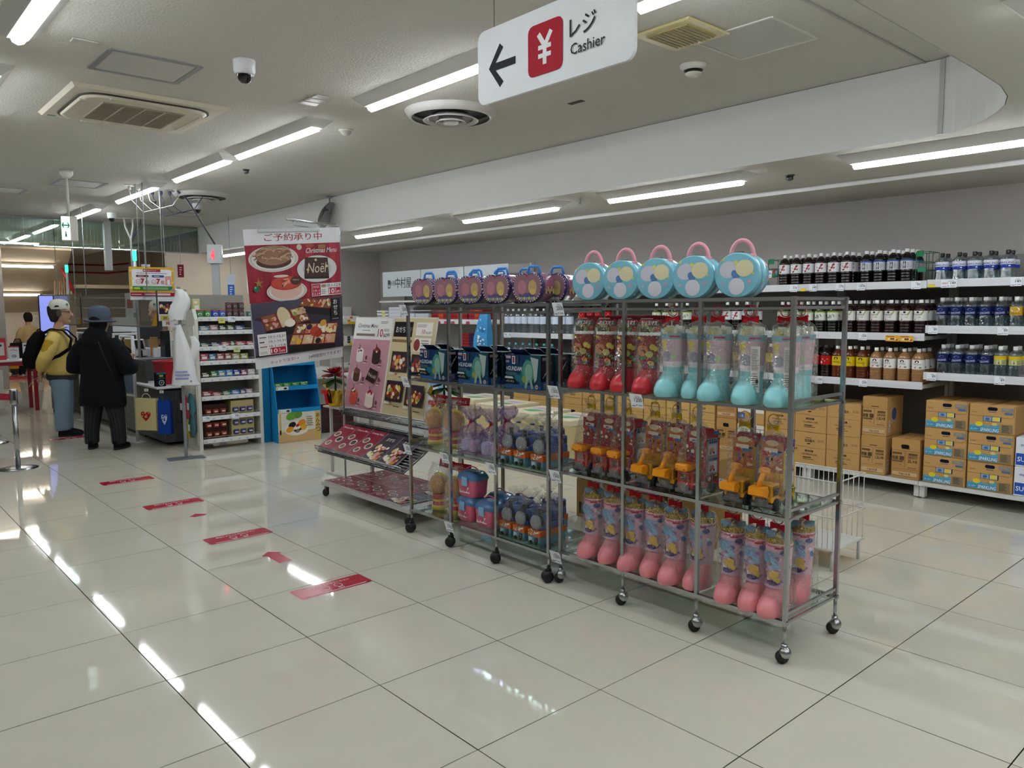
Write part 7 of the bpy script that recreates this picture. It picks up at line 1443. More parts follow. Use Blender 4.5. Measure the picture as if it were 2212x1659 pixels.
b.build('ribs', PLAST, t)
t = thing('fire_extinguisher', 'red fire extinguisher on the service counter behind the poinsettia', 'fire extinguisher', (3.52, 6.34, .631)); b = MB('a81826'); b.lathe([(.06, 0), (.065, .01), (.065, .26), (.05, .30), (.02, .33)], 20); b.build('cylinder', PLAST, t); b = MB('1c1c1e'); b.tube([(.0, 0, .33), (.0, -.02, .37), (.06, -.02, .36)], .012, 8); b.tube([(0, 0, .34), (-.06, -.04, .28), (-.075, -.04, .1)], .009, 8); b.build('valve', PLAST, t); a = Art(); a.rect(-.02, .1, .045, .1, 'd8d4d0'); a.build('label', t, fn=around(.065, 0, .001))
# ================================================================ confectionery shelf at the far end of the wall
cf = shelf_unit(4.60, 7.45, [1.30, .93, .53], 'white confectionery shelf unit at the far end of the wall', front_in=.01, top=2.02, col='dcdbd6', back='aaa69f')
for y0, y1, s in ((6.47, 7.43, '中村屋'), (5.5, 6.45, ''), (4.62, 5.48, '')):
    w = y1-y0; a = Art(.0003); a.rect(-w/2, 0, w, .36, 'cfd6da', 2)
    if s: a.text(s, .06, .12, .15, '2a2c2e', .01, w=.40); a.text('新宿', -.22, .16, .07, '3a3c3e', .005); a.rect(-.34, .12, .06, .12, '4a5054'); a.rect(-.325, .135, .03, .04, 'cfd6da')
    a.build('header_sign', cf, (-((y0+y1)/2-6.025), .16, 1.64))
b = MB('dcdbd6'); b.box(-1.42, 1.42, .10, .5, 1.555, 1.58); b.build('top_shelf', PAINT, cf)
def flat_box(x, y, z, w, d, h, col, edge, label, group, sticker=None):
    t = thing('sweets_box', label, 'sweets box', (x, y, z+.0008), RA, group); b = MB(col); b.box(-w/2, w/2, 0, d, 0, h, b=.002); b.build('box', PRINT, t); a = Art(.0003); a.rect(-w/2, h*.2, w, h*.22, edge)
    if sticker: a.rect(-w*.05, h*.05, w*.3, h*.9, sticker)
    a.build('band', t, (0, -.001, 0))
k = 0
for cx, n, w, col, edge, st, nm in ((7.25, 3, .30, 'dcdcda', '1c1c1e', 'e0d890', 'white sweets box with yellow sticker'), (6.93, 4, .30, 'd8dae2', 'c4c6d0', None, 'plain white sweets box'), (6.60, 3, .32, 'd8dae2', 'c4c6d0', None, 'plain white long sweets box'), (6.26, 3, .30, 'd6d8e0', 'c4c6d0', None, 'plain white short sweets box'),
                            (5.86, 3, .36, 'a02a26', '6a1a24', 'c2502a', 'red sweets box'), (5.45, 2, .36, 'a02a26', '6a1a24', 'c2502a', 'red long sweets box'), (5.1, 3, .28, 'a02a26', '24244a', 'c2502a', 'red and navy sweets box')):
    for i in range(n): flat_box(5.23, cx, 1.30+i*.047, w, .22, .045, col, edge, f"{['bottom', 'second', 'third', 'fourth'][i]} {nm} of its stack on the far shelf", 'stacked sweets boxes on the far shelf', st)
for i in range(6): flat_box(5.23, 5.22, .93+i*.036, .34, .22, .034, 'a02a26', '6a1a24', f"{['bottom', 'second', 'third', 'fourth', 'fifth', 'top'][i]} thin red sweets box of the lower stack", 'thin red sweets boxes on the lower far shelf', '24244a')
a = Art(.0003)
for i in range(18): a.rect(-1.38+i*.155, 1.262, .07, .035, ['d9b42a', '44546e', 'b5506a', 'd8d8d6'][(i//5) % 4]); a.rect(-1.30+i*.155, 1.262, .06, .035, 'dcdcd8')
a.build('shelf_cards', cf, (0, -.006, 0))
t = thing('balloon_bag', 'bright blue and white printed bag hanging by the water shelf', 'gift bag', (5.05, 4.72, .95), RA); b = MB('4a9ad0'); b.loft([[(-.16, -.04, 0), (.12, -.04, 0), (.12, .04, 0), (-.16, .04, 0)], [(-.14, -.05, .15), (.11, -.05, .15), (.11, .05, .15), (-.14, .05, .15)], [(-.07, -.03, .36), (.10, -.03, .36), (.10, .03, .36), (-.07, .03, .36)], [(-.05, -.02, .44), (.10, -.02, .44), (.10, .02, .44), (-.05, .02, .44)]], sm=False); b.build('bag', GLOSSP, t); a = Art(.0004); rg = random.Random(7)
for k in range(22): a.ell(rg.uniform(-.06, .08), rg.uniform(.03, .40), rg.uniform(.01, .022), rg.uniform(.01, .02), rg.choice(['dfe9f2', 'a9d0ea', '2f7ac0', 'e6eef4']), 9)
a.build('print', t, (0, -.053, 0)); b = MB('9a9a98'); b.cyl((.02, 0, .44), (.02, .17, .48), .003, 6); b.build('hook', PAINT, t)
simple('freezer_display', 'low lit display cabinet seen between the racks', 'display cabinet', (4.35, 4.75, 0), [('body', 'b9bcc0', PAINT, [(-.30, .30, -.42, .40, 0, .46)])], RA)
t = thing('advert_panel', 'bright backlit picture panel between the racks', 'advert panel', (4.25, 4.85, .462), RA); b = MB('c9ccd0'); b.box(-.40, .40, 0, .03, 0, .17); b.build('case', PAINT, t); a = Art(.0003); a.rect(-.39, .01, .78, .15, '7fb4d8'); rg = random.Random(5)
for k in range(7): a.rect(-.38+k*.055, .015, .045, .13, rg.choice(['5a7ac8', '8ad0c0', 'b9a0dc', '6ab4e0']))
a.ell(.18, .09, .12, .035, 'dfeaf0', 16); a.rect(.05, .015, .32, .03, 'b98a5a'); a.build('picture', t, (0, -.001, 0), m=mat('backlit_picture', None, .4, emit=None))
# side shelf on the end wall
es = thing('wall_shelf', 'narrow white wall shelf of boxed sweets on the end wall', 'shelf unit', (5.22, 7.62, 0), 0); b = MB('c9c7c2'); b.box(-.35, .0, .5, .57, 0, 1.5); b.build('back', PAINT, es)
for z in (1.27, .95, .62): b = MB('d2d1cc'); b.box(-.35, .0, .22, .5, z-.02, z); b.build('shelf', PAINT, es); a = Art(); a.rect(-.34, z-.03, .10, .04, 'd8d4c8'); a.rect(-.22, z-.03, .20, .04, 'd9b42a'); a.build('shelf_cards', es, (0, .218, 0))
for i, (z, x) in enumerate(((1.27, 5.03), (1.317, 5.07), (.95, 5.02), (.987, 5.02), (1.024, 5.02), (.62, 5.03))):
    t = thing('sweets_box', ['lower white sweets box with orange band on the end wall', 'upper white sweets box with orange band on the end wall', 'bottom thin white box on the middle end wall shelf', 'middle thin white box on the middle end wall shelf', 'top thin white box on the middle end wall shelf', 'white box on the lowest end wall shelf'][i], 'sweets box', (x, 7.86, z+.001), 0, 'boxes on the end wall shelf'); b = MB('dcdad4'); b.box(-.13, .13, 0, .2, 0, .044 if i < 2 else .034, b=.002); b.build('box', PRINT, t); a = Art(); a.rect(-.03, .0, .05, .03, 'd8743a' if i < 2 else '3a3a3a'); a.build('band', t, (0, -.001, .004))
def banner(x, y, z, w, h, col, draw, label):
    t = thing('hanging_banner', label, 'hanging sign', (x, y, z), R(-20), 'hanging department signs'); b = MB(col); b.box(-w/2, w/2, -.006, .006, 0, h); b.build('panel', PRINT, t); a = Art(); draw(a, w, h); a.build('print', t, (0, -.007, 0)); b = MB('9a9c9e'); b.cyl((0, 0, h), (0, 0, (ZL if x > 3.78 else ZC)-z-.001), .003, 6); b.build('hanger', PAINT, t)
banner(3.55, 8.6, 1.55, .10, .42, 'c9d4e4', lambda a, w, h: (a.rect(-w*.45, h*.1, w*.9, h*.55, '3a6ab8'), a.bars(-w*.2, h*.15, w*.4, h*.45, 6, 'dfe6f2', 2)), 'blue and white hanging sign behind the side shelf'); banner(4.3, 9.6, 1.72, .16, .34, 'c9ccca', lambda a, w, h: a.text('軽', 0, h*.45, h*.25, '3a3e40', .01), 'grey hanging sign beside the tall poster'); banner(3.4, 10.2, 1.98, .09, .20, '7a2030', lambda a, w, h: a.bars(-w*.2, h*.15, w*.4, h*.7, 4, 'd8b4b8', 2), 'small maroon hanging sign on the cream wall')
banner(2.36, 7.7, 1.26, .20, .38, 'dcdad8', lambda a, w, h: (a.text('ご予約承り中', 0, h*.88, h*.06, 'a3112d', .015, w=w*.9), a.rect(-w*.46, h*.40, w*.92, h*.42, '2c2832'), food(a, -w*.4, h*.44, w*.8, h*.3, 18, PALF, 3), a.rect(-w*.4, h*.20, w*.8, h*.16, 'c9b45a'), a.text('賀状', 0, h*.22, h*.1, '2a2418', .02, w=w*.5), a.text('30', 0, h*.05, h*.1, 'b5182f', .03)), 'small poster above the register with festive food and 30')
simple('leaflet_rack', 'tall narrow leaflet rack with red and green cards by the register', 'leaflet rack', (2.22, 8.7, .911), [('panel', 'd2d0cc', PRINT, [(-.07, .07, 0, .01, .30, .78)]), ('red_card', '9c2030', PRINT, [(-.05, .02, -.008, 0, .58, .70)]), ('green_card', '3f8a4a', PRINT, [(.025, .075, -.008, 0, .34, .52)]), ('leg', '9a9c9e', PAINT, [(-.01, .01, 0, .01, 0, .30)])])
# ================================================================ far end of the store
FC = mat('far_cream', 'cdbfa9', .7, noise=1, scale=3, var=.03)
b = MB(); b._add([(1.85, 15.5, 2.70), (3.05, 15.5, 2.70), (3.62, 20.0, 1.46), (2.45, 20.0, 1.46), (1.85, 15.5, 2.79), (3.05, 15.5, 2.79), (3.62, 20.0, 1.70), (2.45, 20.0, 1.70)], [(0, 1, 2, 3), (4, 7, 6, 5), (0, 4, 5, 1), (1, 5, 6, 2), (2, 6, 7, 3), (3, 7, 4, 0)]); b.v = [(x-.10 if i in (0, 3, 4, 7) else x, y, z) for i, (x, y, z) in enumerate(b.v)]; o = fixn(b.build('stair_soffit', FC)); tag(o, 'sloping cream underside of a staircase at the far end', 'staircase')
for i, (y, x0, x1) in enumerate(((16.35, 1.75, 2.93), (18.35, 1.9, 3.02))):
    z = 2.70-(y-15.5)*.2756-.034; t = thing('stair_lamp', ['upper twin tube lamp under the far staircase', 'lower twin tube lamp under the far staircase'][i], 'lamp', (x0, y, z), 0, 'twin tube lamps under the far staircase'); b = MB('d8d2c4'); b.box(0, x1-x0, -.04, .08, -.01, .03); b.build('base', PAINT, t)
    for s in (0, .06): b = MB(); b.cyl((.03, s-.02, -.035), (x1-x0-.06, s-.02, -.035), .022, 8); b.build('tube', emis('stair_tube', 'fff4e0', 24), t)
    b = MB('8a8478'); b.box(x1-x0-.06, x1-x0-.02, -.05, .07, -.06, 0); b.build('holder', PAINT, t)
for y, x0, x1 in ((15.2, 2.35, 4.2), (14.6, 1.2, 2.3)): strip_light(y, x0, x1, ZC, f'added cross light brightening the far end, {"right" if x0 > 2 else "left"} one', 'added cross lights brightening the far end', ax='x', m=emis('stair_tube', 'fff4e0', 24))  # cross lamps added to lift the dim far end
a = Art(.001); a.text('2F', 3.05, 1.22, .26, 'f6f2ec', .03, w=.34); a.rect(2.95, 1.05, .5, .03, 'f4efe8'); a.rect(2.95, .92, .5, .03, 'f4efe8'); tag(a.build('wall_lettering', None, (0, 20.04, 0)), 'white floor number lettering on the pale far wall', 'wall lettering')
for i, z in enumerate((2.66, 2.46)):
    t = thing('handrail', ['upper red handrail on the far cream wall', 'lower red handrail on the far cream wall'][i], 'handrail', (0, 19.9, z), 0, 'red handrails on the far wall'); b = MB('9c1a2c'); b.tube([(3.75, 0, 0), (4.85, 0, 0), (5.3, -.25, .06)], .022, 8); b.build('rail', PAINT, t)
    for x in (3.82, 4.8): b = MB('c9c0b4'); b.cyl((x, 0, -.02), (x, .13, -.06), .014, 8); b.build('bracket', PAINT, t)
b = MB(); b.box(3.66, 5.95, 19.98, 20.05, -.05, 3.2); struct('wall_stair', b, CREAM)
t = thing('stair_flight', 'far staircase with slatted side and red sloping handrail', 'staircase', (0, 16.6, 0)); b = MB('b5283a'); b.tube([(3.08, 0, 2.38), (3.32, 0, 1.84)], .03, 8); b.build('handrail', PAINT, t)
for k in range(8): b = MB('8a6a4a'); x = 2.93+k*.045; zt = 2.36-(x-3.08)*2.25 if x > 3.08 else 2.2; b.box(x, x+.022, .02, .05, 1.70, max(1.72, zt-.08)); b.build('slat', PAINT, t)
t = thing('shutter_grille', 'dark panels with pale horizontal rails behind the register', 'grille', (0, 16.75, 0)); b = MB('55504a'); b.box(3.35, 4.7, .02, .06, .0, 1.99); b.build('panel', PAINT, t)
for k in range(7): b = MB('cfc6b4'); b.box(3.35, 4.7, -.02, .015, .62+k*.225, .65+k*.225); b.build('rail', PAINT, t)
b = MB('d2c4b0'); b.box(3.35, 4.7, 0, .08, 1.99, 2.05); b.build('coping', PAINT, t)
t = thing('screen_panel', 'pale violet lit screen behind the splash screen', 'screen', (1.98, 12.05, 1.05), R(-15)); b = MB('2a2a34'); b.box(-.22, .22, 0, .04, 0, .68, b=.006); b.build('case', PLAST, t); a = Art(); a.rect(-.20, .02, .40, .64, '9aa4e8'); a.rect(.03, .02, .06, .64, '7a7a96'); a.build('picture', t, (0, -.002, 0), m=mat('lit_screen', None, .4, emit='8a96f0', es=.7)); b = MB('55565a'); b.box(-.03, .03, 0, .04, -1.05, 0); b.build('stand', PAINT, t)
t = thing('kiddie_cart', 'yellow and blue child shopping cart at the far end', 'cart', (2.72, 18.9, 0), 0); b = MB('d8a018'); b.loft([[(-.36, -.2, .14), (.36, -.2, .14), (.36, .2, .14), (-.36, .2, .14)], [(-.40, -.22, .28), (.40, -.22, .28), (.40, .22, .28), (-.40, .22, .28)], [(-.30, -.18, .42), (.25, -.18, .42), (.25, .18, .42), (-.30, .18, .42)]], sm=False); b.build('body', PLAST, t); b = MB('2a5aa8'); b.box(-.28, .1, -.16, .16, .42, .56, b=.02); b.build('seat', PLAST, t); b = MB('2c2c2e')
b.box(-.38, .38, -.2, .2, .06, .14); b.build('chassis', PLAST, t)
for x in (-.26, .26):
    for s in (-1, 1): b = MB(); b.lathe([(.02, -.02), (.06, -.018), (.06, .018), (.02, .02)], 14, M=Matrix.Translation((x, s*.2, .061))@Matrix.Rotation(PI/2, 4, 'X')); b.build('wheel', BLACK, t)
t = thing('basket_stack', 'red wire basket stand behind the payment table', 'basket stand', (2.20, 17.2, 0)); b = MB('b02434'); b.tube([(-.2, 0, .05), (.2, 0, .05), (.2, 0, .30), (-.2, 0, .30)], .012, 6, closed=True); b.tube([(-.2, .3, .05), (.2, .3, .05), (.2, .3, .30), (-.2, .3, .30)], .012, 6, closed=True); b.box(-.21, .21, -.01, .31, .0, .03); b.build('frame', PAINT, t)
# ================================================================ people
def ring(c, rx, ry, n=16, ax=None, up=None):
    c = Vector(c); ax = Vector(ax or (0, 0, 1)).normalized(); u = Vector(up or (1, 0, 0)); u = (u-ax*u.dot(ax)).normalized(); w = ax.cross(u)
    return [tuple(c+u*(rx*math.cos(2*PI*k/n))+w*(ry*math.sin(2*PI*k/n))) for k in range(n)]
def limb(mb, pts, n=14, col=None, up=(1, 0, 0)):
    """pts: [(centre, rx, ry)] along the limb"""
    P_ = [Vector(p[0]) for p in pts]; rings = []
    for i, p in enumerate(pts):
        a = P_[max(0, i-1)]; b = P_[min(len(P_)-1, i+1)]; d = b-a
        rings.append(ring(p[0], p[1], p[2], n, d, up if abs(d.normalized().dot(Vector(up))) < .9 else (0, 1, 0)))
    mb.loft(rings, col)
def fused(mb, name, m, parent, vox=.012, smooth=4):
    """fuses overlapping lofts into one continuous skin, keeping the colour of the nearest source face"""
    me = mb.mesh('tmp'); o = bpy.data.objects.new('tmp', me); COL.objects.link(o); fixn(o)
    r = o.modifiers.new('r', 'REMESH'); r.mode = 'VOXEL'; r.voxel_size = vox; r.use_smooth_shade = True
    s = o.modifiers.new('s', 'SMOOTH'); s.factor = .5; s.iterations = smooth
    dg = bpy.context.evaluated_depsgraph_get(); dg.update(); nm = bpy.data.meshes.new_from_object(o.evaluated_get(dg)); nm.name = name
    from mathutils.bvhtree import BVHTree
    bv = BVHTree.FromPolygons(mb.v, mb.f); 
    for at in list(nm.color_attributes): nm.color_attributes.remove(at)
    ca = nm.color_attributes.new('Col', 'FLOAT_COLOR', 'CORNER'); buf = []; cache = {}
    for p in nm.polygons:
        hit = bv.find_nearest(p.center); c = mb.c[hit[2]] if hit[2] is not None else mb.col
        if c not in cache: cache[c] = [*lin(c), 1.]
        buf += cache[c]*p.loop_total
    ca.data.foreach_set('color', buf); nm.materials.clear(); bpy.data.objects.remove(o); bpy.data.meshes.remove(me)
    return link(name, nm, m, parent)
SK = 'c29a80'
def hand(mb, wrist, d, side, curl=.5, S=1.0):
    """palm, four unequal fingers and a thumb; d: pointing direction, side: towards the thumb"""
    d = Vector(d).normalized(); s = Vector(side); s = (s-d*s.dot(d)).normalized(); nrm = d.cross(s); w = Vector(wrist)
    limb(mb, [(w, .024*S, .019*S), (w+d*.03*S, .030*S, .017*S), (w+d*.075*S, .038*S, .015*S), (w+d*.09*S, .036*S, .013*S)], 12, SK, up=tuple(s))
    for k, L in enumerate((.062, .072, .067, .052)):
        b0 = w+d*.084*S+s*((1.5-k)*.019*S); d1 = (d+nrm*curl*.5).normalized(); d2 = (d+nrm*curl*1.4).normalized(); L *= S
        p1 = b0+d1*L*.45; p2 = p1+d2*L*.55; limb(mb, [(b0-d*.015, .0085*S, .0085*S), (p1, .0082*S, .0082*S), (p2, .0062*S, .0062*S)], 8, SK)
    t0 = w+d*.025*S+s*.024*S; t1 = t0+(d*.6+s*.8).normalized()*.035*S; t2 = t1+(d*.9+s*.25+nrm*curl*.4).normalized()*.03*S
    limb(mb, [(t0, .012*S, .011*S), (t1, .0105*S, .010*S), (t2, .0075*S, .0075*S)], 8, SK)
def head_(mb, c, S=1.0):
    """head with nose, brow, lips, chin and ears; face towards -Y; c = centre"""
    x, y, z = c
    limb(mb, [((x, y+.012*S, z-.115*S), .018*S, .02*S), ((x, y-.022*S, z-.108*S), .036*S, .050*S), ((x, y-.012*S, z-.085*S), .054*S, .076*S), ((x, y, z-.05*S), .066*S, .090*S), ((x, y+.004*S, z), .074*S, .099*S), ((x, y+.006*S, z+.045*S), .074*S, .098*S), ((x, y+.008*S, z+.085*S), .060*S, .080*S), ((x, y+.008*S, z+.112*S), .030*S, .04*S), ((x, y+.008*S, z+.119*S), .008*S, .010*S)], 20, SK)
    limb(mb, [((x, y-.088*S, z+.016*S), .006*S, .006*S), ((x, y-.105*S, z-.012*S), .010*S, .012*S), ((x, y-.112*S, z-.030*S), .014*S, .013*S), ((x, y-.098*S, z-.040*S), .012*S, .008*S)], 10, SK)
    mb.ball((x, y-.086*S, z-.062*S), .020*S, 10, 6, 'a86a60', sz=.42, sx=1.15, sy=.6); mb.ball((x, y-.068*S, z-.10*S), .022*S, 10, 6, SK, sz=.8)
    for s in (-1, 1):
        mb.ball((x+s*.077*S, y+.008*S, z-.008*S), .022*S, 10, 6, SK, sx=.4, sz=1.35, sy=.9); mb.ball((x+s*.030*S, y-.082*S, z+.024*S), .02*S, 8, 6, SK, sz=.35, sx=1.2, sy=.7)
def person(label, loc, face, H=1.55):
    th = math.atan2(face[0], -face[1]); return thing('person', label, 'person', loc, th)
def legs(mb, hw, hip, knee, ank, r, col=None, spread=.0, toe=0.):
    for s in (-1, 1):
        limb(mb, [((s*hw, 0, hip+.03), r[0]*.95, r[0]*1.05), ((s*hw, 0, hip-.1), r[0], r[0]*1.05), ((s*(hw+spread*.5), -.012, knee+.05), r[1]*1.08, r[1]*1.12), ((s*(hw+spread*.6), -.01, knee-.05), r[1], r[1]*1.05), ((s*(hw+spread), .012, (knee+ank)/2), r[2]*1.15, r[2]*1.2), ((s*(hw+spread), .005, ank), r[2], r[2])], 14, col)
def shoe(parent, x, y, col, sole, L=.25, rz=0., name='shoe'):
    b = MB(col); n = 16; rings = []
    for z, cy, rx, ry, in ((.018, -.055, .043, .125), (.03, -.055, .044, .124), (.05, -.045, .042, .112), (.068, -.015, .038, .085), (.085, .02, .036, .055), (.095, .025, .034, .048)): rings.append([(rx*math.cos(2*PI*k/n)*(1-.15*max(0, -math.sin(2*PI*k/n))), cy*L/.25+ry*L/.25*math.sin(2*PI*k/n), z) for k in range(n)])
    b.loft(rings); o = b.build(name, CLOTH, parent, (x, y, 0), (0, 0, rz)); b = MB(sole); b.loft([[(p[0]*1.05, p[1]*1.02, .001) for p in rings[0]], [(p[0]*1.06, p[1]*1.02, .02) for p in rings[0]]]); b.build('sole', BLACK if sole < '4' else PLAST, o)
# ---- customer in the yellow jacket (seen from her right side, hands behind the back)
F1 = (.93, -.37); P1 = person('person in yellow jacket and pale cap, hands behind the back', (1.16, 7.75, 0), F1)
bd1 = MB(SK); hd = (0, -.035, 1.435); head_(bd1, hd)
limb(bd1, [((0, .02, 1.22), .055, .055), ((0, .0, 1.30), .048, .05), ((0, -.01, 1.36), .046, .05)], 14, SK)
limb(bd1, [((0, .01, .74), .14, .105), ((0, .005, .86), .135, .10), ((0, .01, 1.0), .135, .105), ((0, .015, 1.14), .15, .10), ((0, .02, 1.21), .11, .075), ((0, .02, 1.25), .05, .05)], 18, SK)
legs(bd1, .075, .74, .42, .09, (.072, .05, .036), SK)
for s in (-1, 1):
    limb(bd1, [((s*.15, .02, 1.18), .045, .045), ((s*.205, .06, 1.05), .042, .042), ((s*.225, .11, .93), .036, .036), ((s*.15, .17, .83), .03, .03), ((s*.07, .205, .765), .024, .022)], 12, SK)
    hand(bd1, (s*.065, .208, .76), (-s*.55, .12, -.8), (0, 0, 1) if s > 0 else (0, .2, .9), .5)
    limb(bd1, [((s*.075, .012, .095), .033, .036), ((s*.075, -.02, .055), .026, .05), ((s*.075, -.03, .035), .024, .06)], 12, SK)
fused(bd1, 'body', SKINM, P1, .0075, 3)
jk = MB('d9bd6e'); limb(jk, [((0, .01, .735), .185, .15), ((0, .005, .76), .195, .165), ((0, .0, .90), .20, .17), ((0, .01, 1.05), .195, .16), ((0, .02, 1.15), .185, .13), ((0, .02, 1.215), .13, .095), ((0, .015, 1.255), .068, .065)], 22)
for s in (-1, 1):
    limb(jk, [((s*.13, .02, 1.19), .065, .07), ((s*.19, .04, 1.12), .073, .078), ((s*.235, .07, 1.02), .072, .078), ((s*.255, .115, .93), .07, .075), ((s*.215, .155, .865), .062, .066), ((s*.15, .18, .815), .052, .055), ((s*.11, .195, .79), .040, .042)], 14)
fused(jk, 'jacket', CLOTH, P1, .012, 6)
for s in (-1, 1): b = MB('b08f2e'); limb(b, [((s*.215, .05, 1.115), .060, .068), ((s*.255, .085, 1.02), .055, .064), ((s*.278, .12, .95), .035, .04)], 12); fused(b, 'sleeve_patch', CLOTH, P1, .012, 3)
b = MB('dcc176'); b.tube([(.09*math.cos(a_), .012-.085*math.sin(a_), 1.258+.012*math.sin(a_)) for a_ in [R(-150+300*k/16) for k in range(17)]], .02, 8, flat=.6); b.build('collar', CLOTH, P1)
b = MB('c9aa58'); b.lathe([(.178, .725), (.182, .735), (.182, .765), (.178, .775)], 24, sy=.85, M=Matrix.Translation((0, .005, 0)), cap=False); b.build('hem_band', CLOTH, P1)
b = MB('3c3d3e'); b.lathe([(.165, .665), (.178, .685), (.178, .74)], 24, sy=.86, M=Matrix.Translation((0, .008, 0)), cap=False); b.build('shirt_tail', CLOTH, P1)
jn = MB('7c93a6'); limb(jn, [((0, .01, .60), .15, .125), ((0, .01, .70), .155, .13), ((0, .01, .77), .14, .11)], 18)
for s in (-1, 1): limb(jn, [((s*.082, .01, .72), .09, .105), ((s*.085, .0, .56), .092, .102), ((s*.086, -.005, .40), .078, .088), ((s*.086, .004, .22), .073, .082), ((s*.086, .004, .10), .072, .082), ((s*.086, .002, .075), .072, .083)], 14)
fused(jn, 'jeans', CLOTH, P1, .012, 3)
shoe(P1, .082, .0, '1b1c1e', '1b1b1c'); shoe(P1, -.082, -.01, '1b1c1e', '3a3632')
hr = MB('2e2c2c'); limb(hr, [((0, .045, 1.33), .055, .035), ((0, .04, 1.36), .075, .055), ((0, .025, 1.40), .083, .085), ((0, .018, 1.45), .085, .095), ((0, .012, 1.50), .08, .10), ((0, .01, 1.53), .05, .06)], 18); fused(hr, 'hair', CLOTH, P1, .008, 2)
b = MB('55504c'); 
for s in (-1, 1): b.ball((s*.075, -.02, 1.435), .03, 10, 8, sx=.45, sz=1.5)
b.build('grey_temple_hair', CLOTH, P1)
b = MB('d3cfc2'); b.lathe([(.094, 1.478), (.097, 1.49), (.094, 1.53), (.080, 1.568), (.05, 1.59), (.012, 1.598)], 22, sy=1.14, M=Matrix.Translation((0, -.012, 0)), cap=False); cp_ = b.build('cap', CLOTH, P1)
b = MB('d0cbbd'); rgs = [[((.082-.02*t_)*math.cos(R(a_)), -.10*(1 if False else 1)-(.0+.085*t_)*max(.0, math.cos(R(a_+90-180)))*1.0-.0, 1.487-.022*t_*t_-.010*(abs(math.cos(R(a_)))**2)) for a_ in range(180, 361, 15)] for t_ in (0, .5, 1)]
top = [p for p in rgs[0]]; vs = [p for r_ in rgs for p in r_]; n_ = len(rgs[0]); vs2 = vs+[(x, y, z-.005) for x, y, z in vs]; fs = []
for i in range(2):
    for k in range(n_-1): fs.append((i*n_+k, i*n_+k+1, (i+1)*n_+k+1, (i+1)*n_+k)); q = 3*n_; fs.append((q+(i+1)*n_+k, q+(i+1)*n_+k+1, q+i*n_+k+1, q+i*n_+k))
for k in range(n_-1): q = 3*n_; fs.append((2*n_+k, 2*n_+k+1, q+2*n_+k+1, q+2*n_+k))
b._add(vs2, fs); b.build('cap_peak', CLOTH, cp_)
a = Art(); a.poly([(-.028, 0), (.028, .006), (.02, .022), (-.012, .024)], '2a2a28'); a.build('cap_emblem', cp_, (-.0965, -.005, 1.50), (0, 0, -PI/2)); a = Art(); a.ell(0, 0, .016, .014, '2f6f5a', 14); a.build('cap_badge', cp_, (-.055, -.108, 1.535), (R(-15), 0, R(-30)))
gl = MB('1d1a1a'); 
for s in (-1, 1): gl.tube([(s*.034+.022*math.cos(2*PI*k/12), -.122, 1.448+.017*math.sin(2*PI*k/12)) for k in range(12)], .0025, 6, closed=True); gl.tube([(s*.057, -.12, 1.45), (s*.078, -.06, 1.452), (s*.080, .02, 1.445)], .0028, 6)
gl.tube([(-.012, -.124, 1.452), (.012, -.124, 1.452)], .0025, 6); gl.build('glasses', PLAST, P1)
ey = MB('1a1412')
for s in (-1, 1): ey.ball((s*.030, -.094, 1.443), .007, 8, 6)
ey.build('eyes', PLAST, P1)
# backpack and receipt are things of their own
bp = thing('backpack', 'black backpack worn over the yellow jacket', 'backpack', (1.16, 7.75, 0), P1.rotation_euler[2]); b = MB('0f0f11'); limb(b, [((0, .255, .80), .11, .055), ((0, .265, .84), .135, .085), ((0, .27, .97), .14, .095), ((0, .245, 1.10), .135, .085), ((0, .20, 1.19), .105, .06), ((0, .17, 1.225), .06, .03)], 18); b.ball((0, .345, .90), .09, 12, 8, sy=.5, sz=1.2); fused(b, 'pack', CLOTH, bp, .010, 3)
for s in (-1, 1): b = MB('0f0f11'); b.tube([(s*.09, .17, 1.20), (s*.115, .06, 1.255), (s*.13, -.06, 1.235), (s*.15, -.145, 1.14), (s*.185, -.13, 1.03), (s*.205, -.02, .95), (s*.19, .12, .88), (s*.15, .20, .84)], .026, 8, flat=.35); b.build('shoulder_strap', CLOTH, bp)
b = MB('0f0f11'); b.tube([(.0, .18, 1.225), (.0, .2, 1.255), (.0, .23, 1.235)], .008, 6); b.build('grab_loop', CLOTH, bp); b = MB('8a8c90'); b.box(.10, .13, .335, .34, .93, .94); b.build('zip_pull', PLAST, bp)
rc = thing('receipt', 'white paper slip held behind the back', 'paper slip', (1.16, 7.75, 0), P1.rotation_euler[2]); b = MB('e4e4e2'); b.loft([[(-.03, .235, .70), (.03, .235, .70), (.03, .236, .70), (-.03, .236, .70)], [(-.03, .30, .66), (.03, .30, .66), (.03, .301, .659), (-.03, .301, .659)], [(-.03, .34, .59), (.03, .34, .59), (.03, .341, .59), (-.03, .341, .59)]], sm=False); b.build('sheet', PRINT, rc)
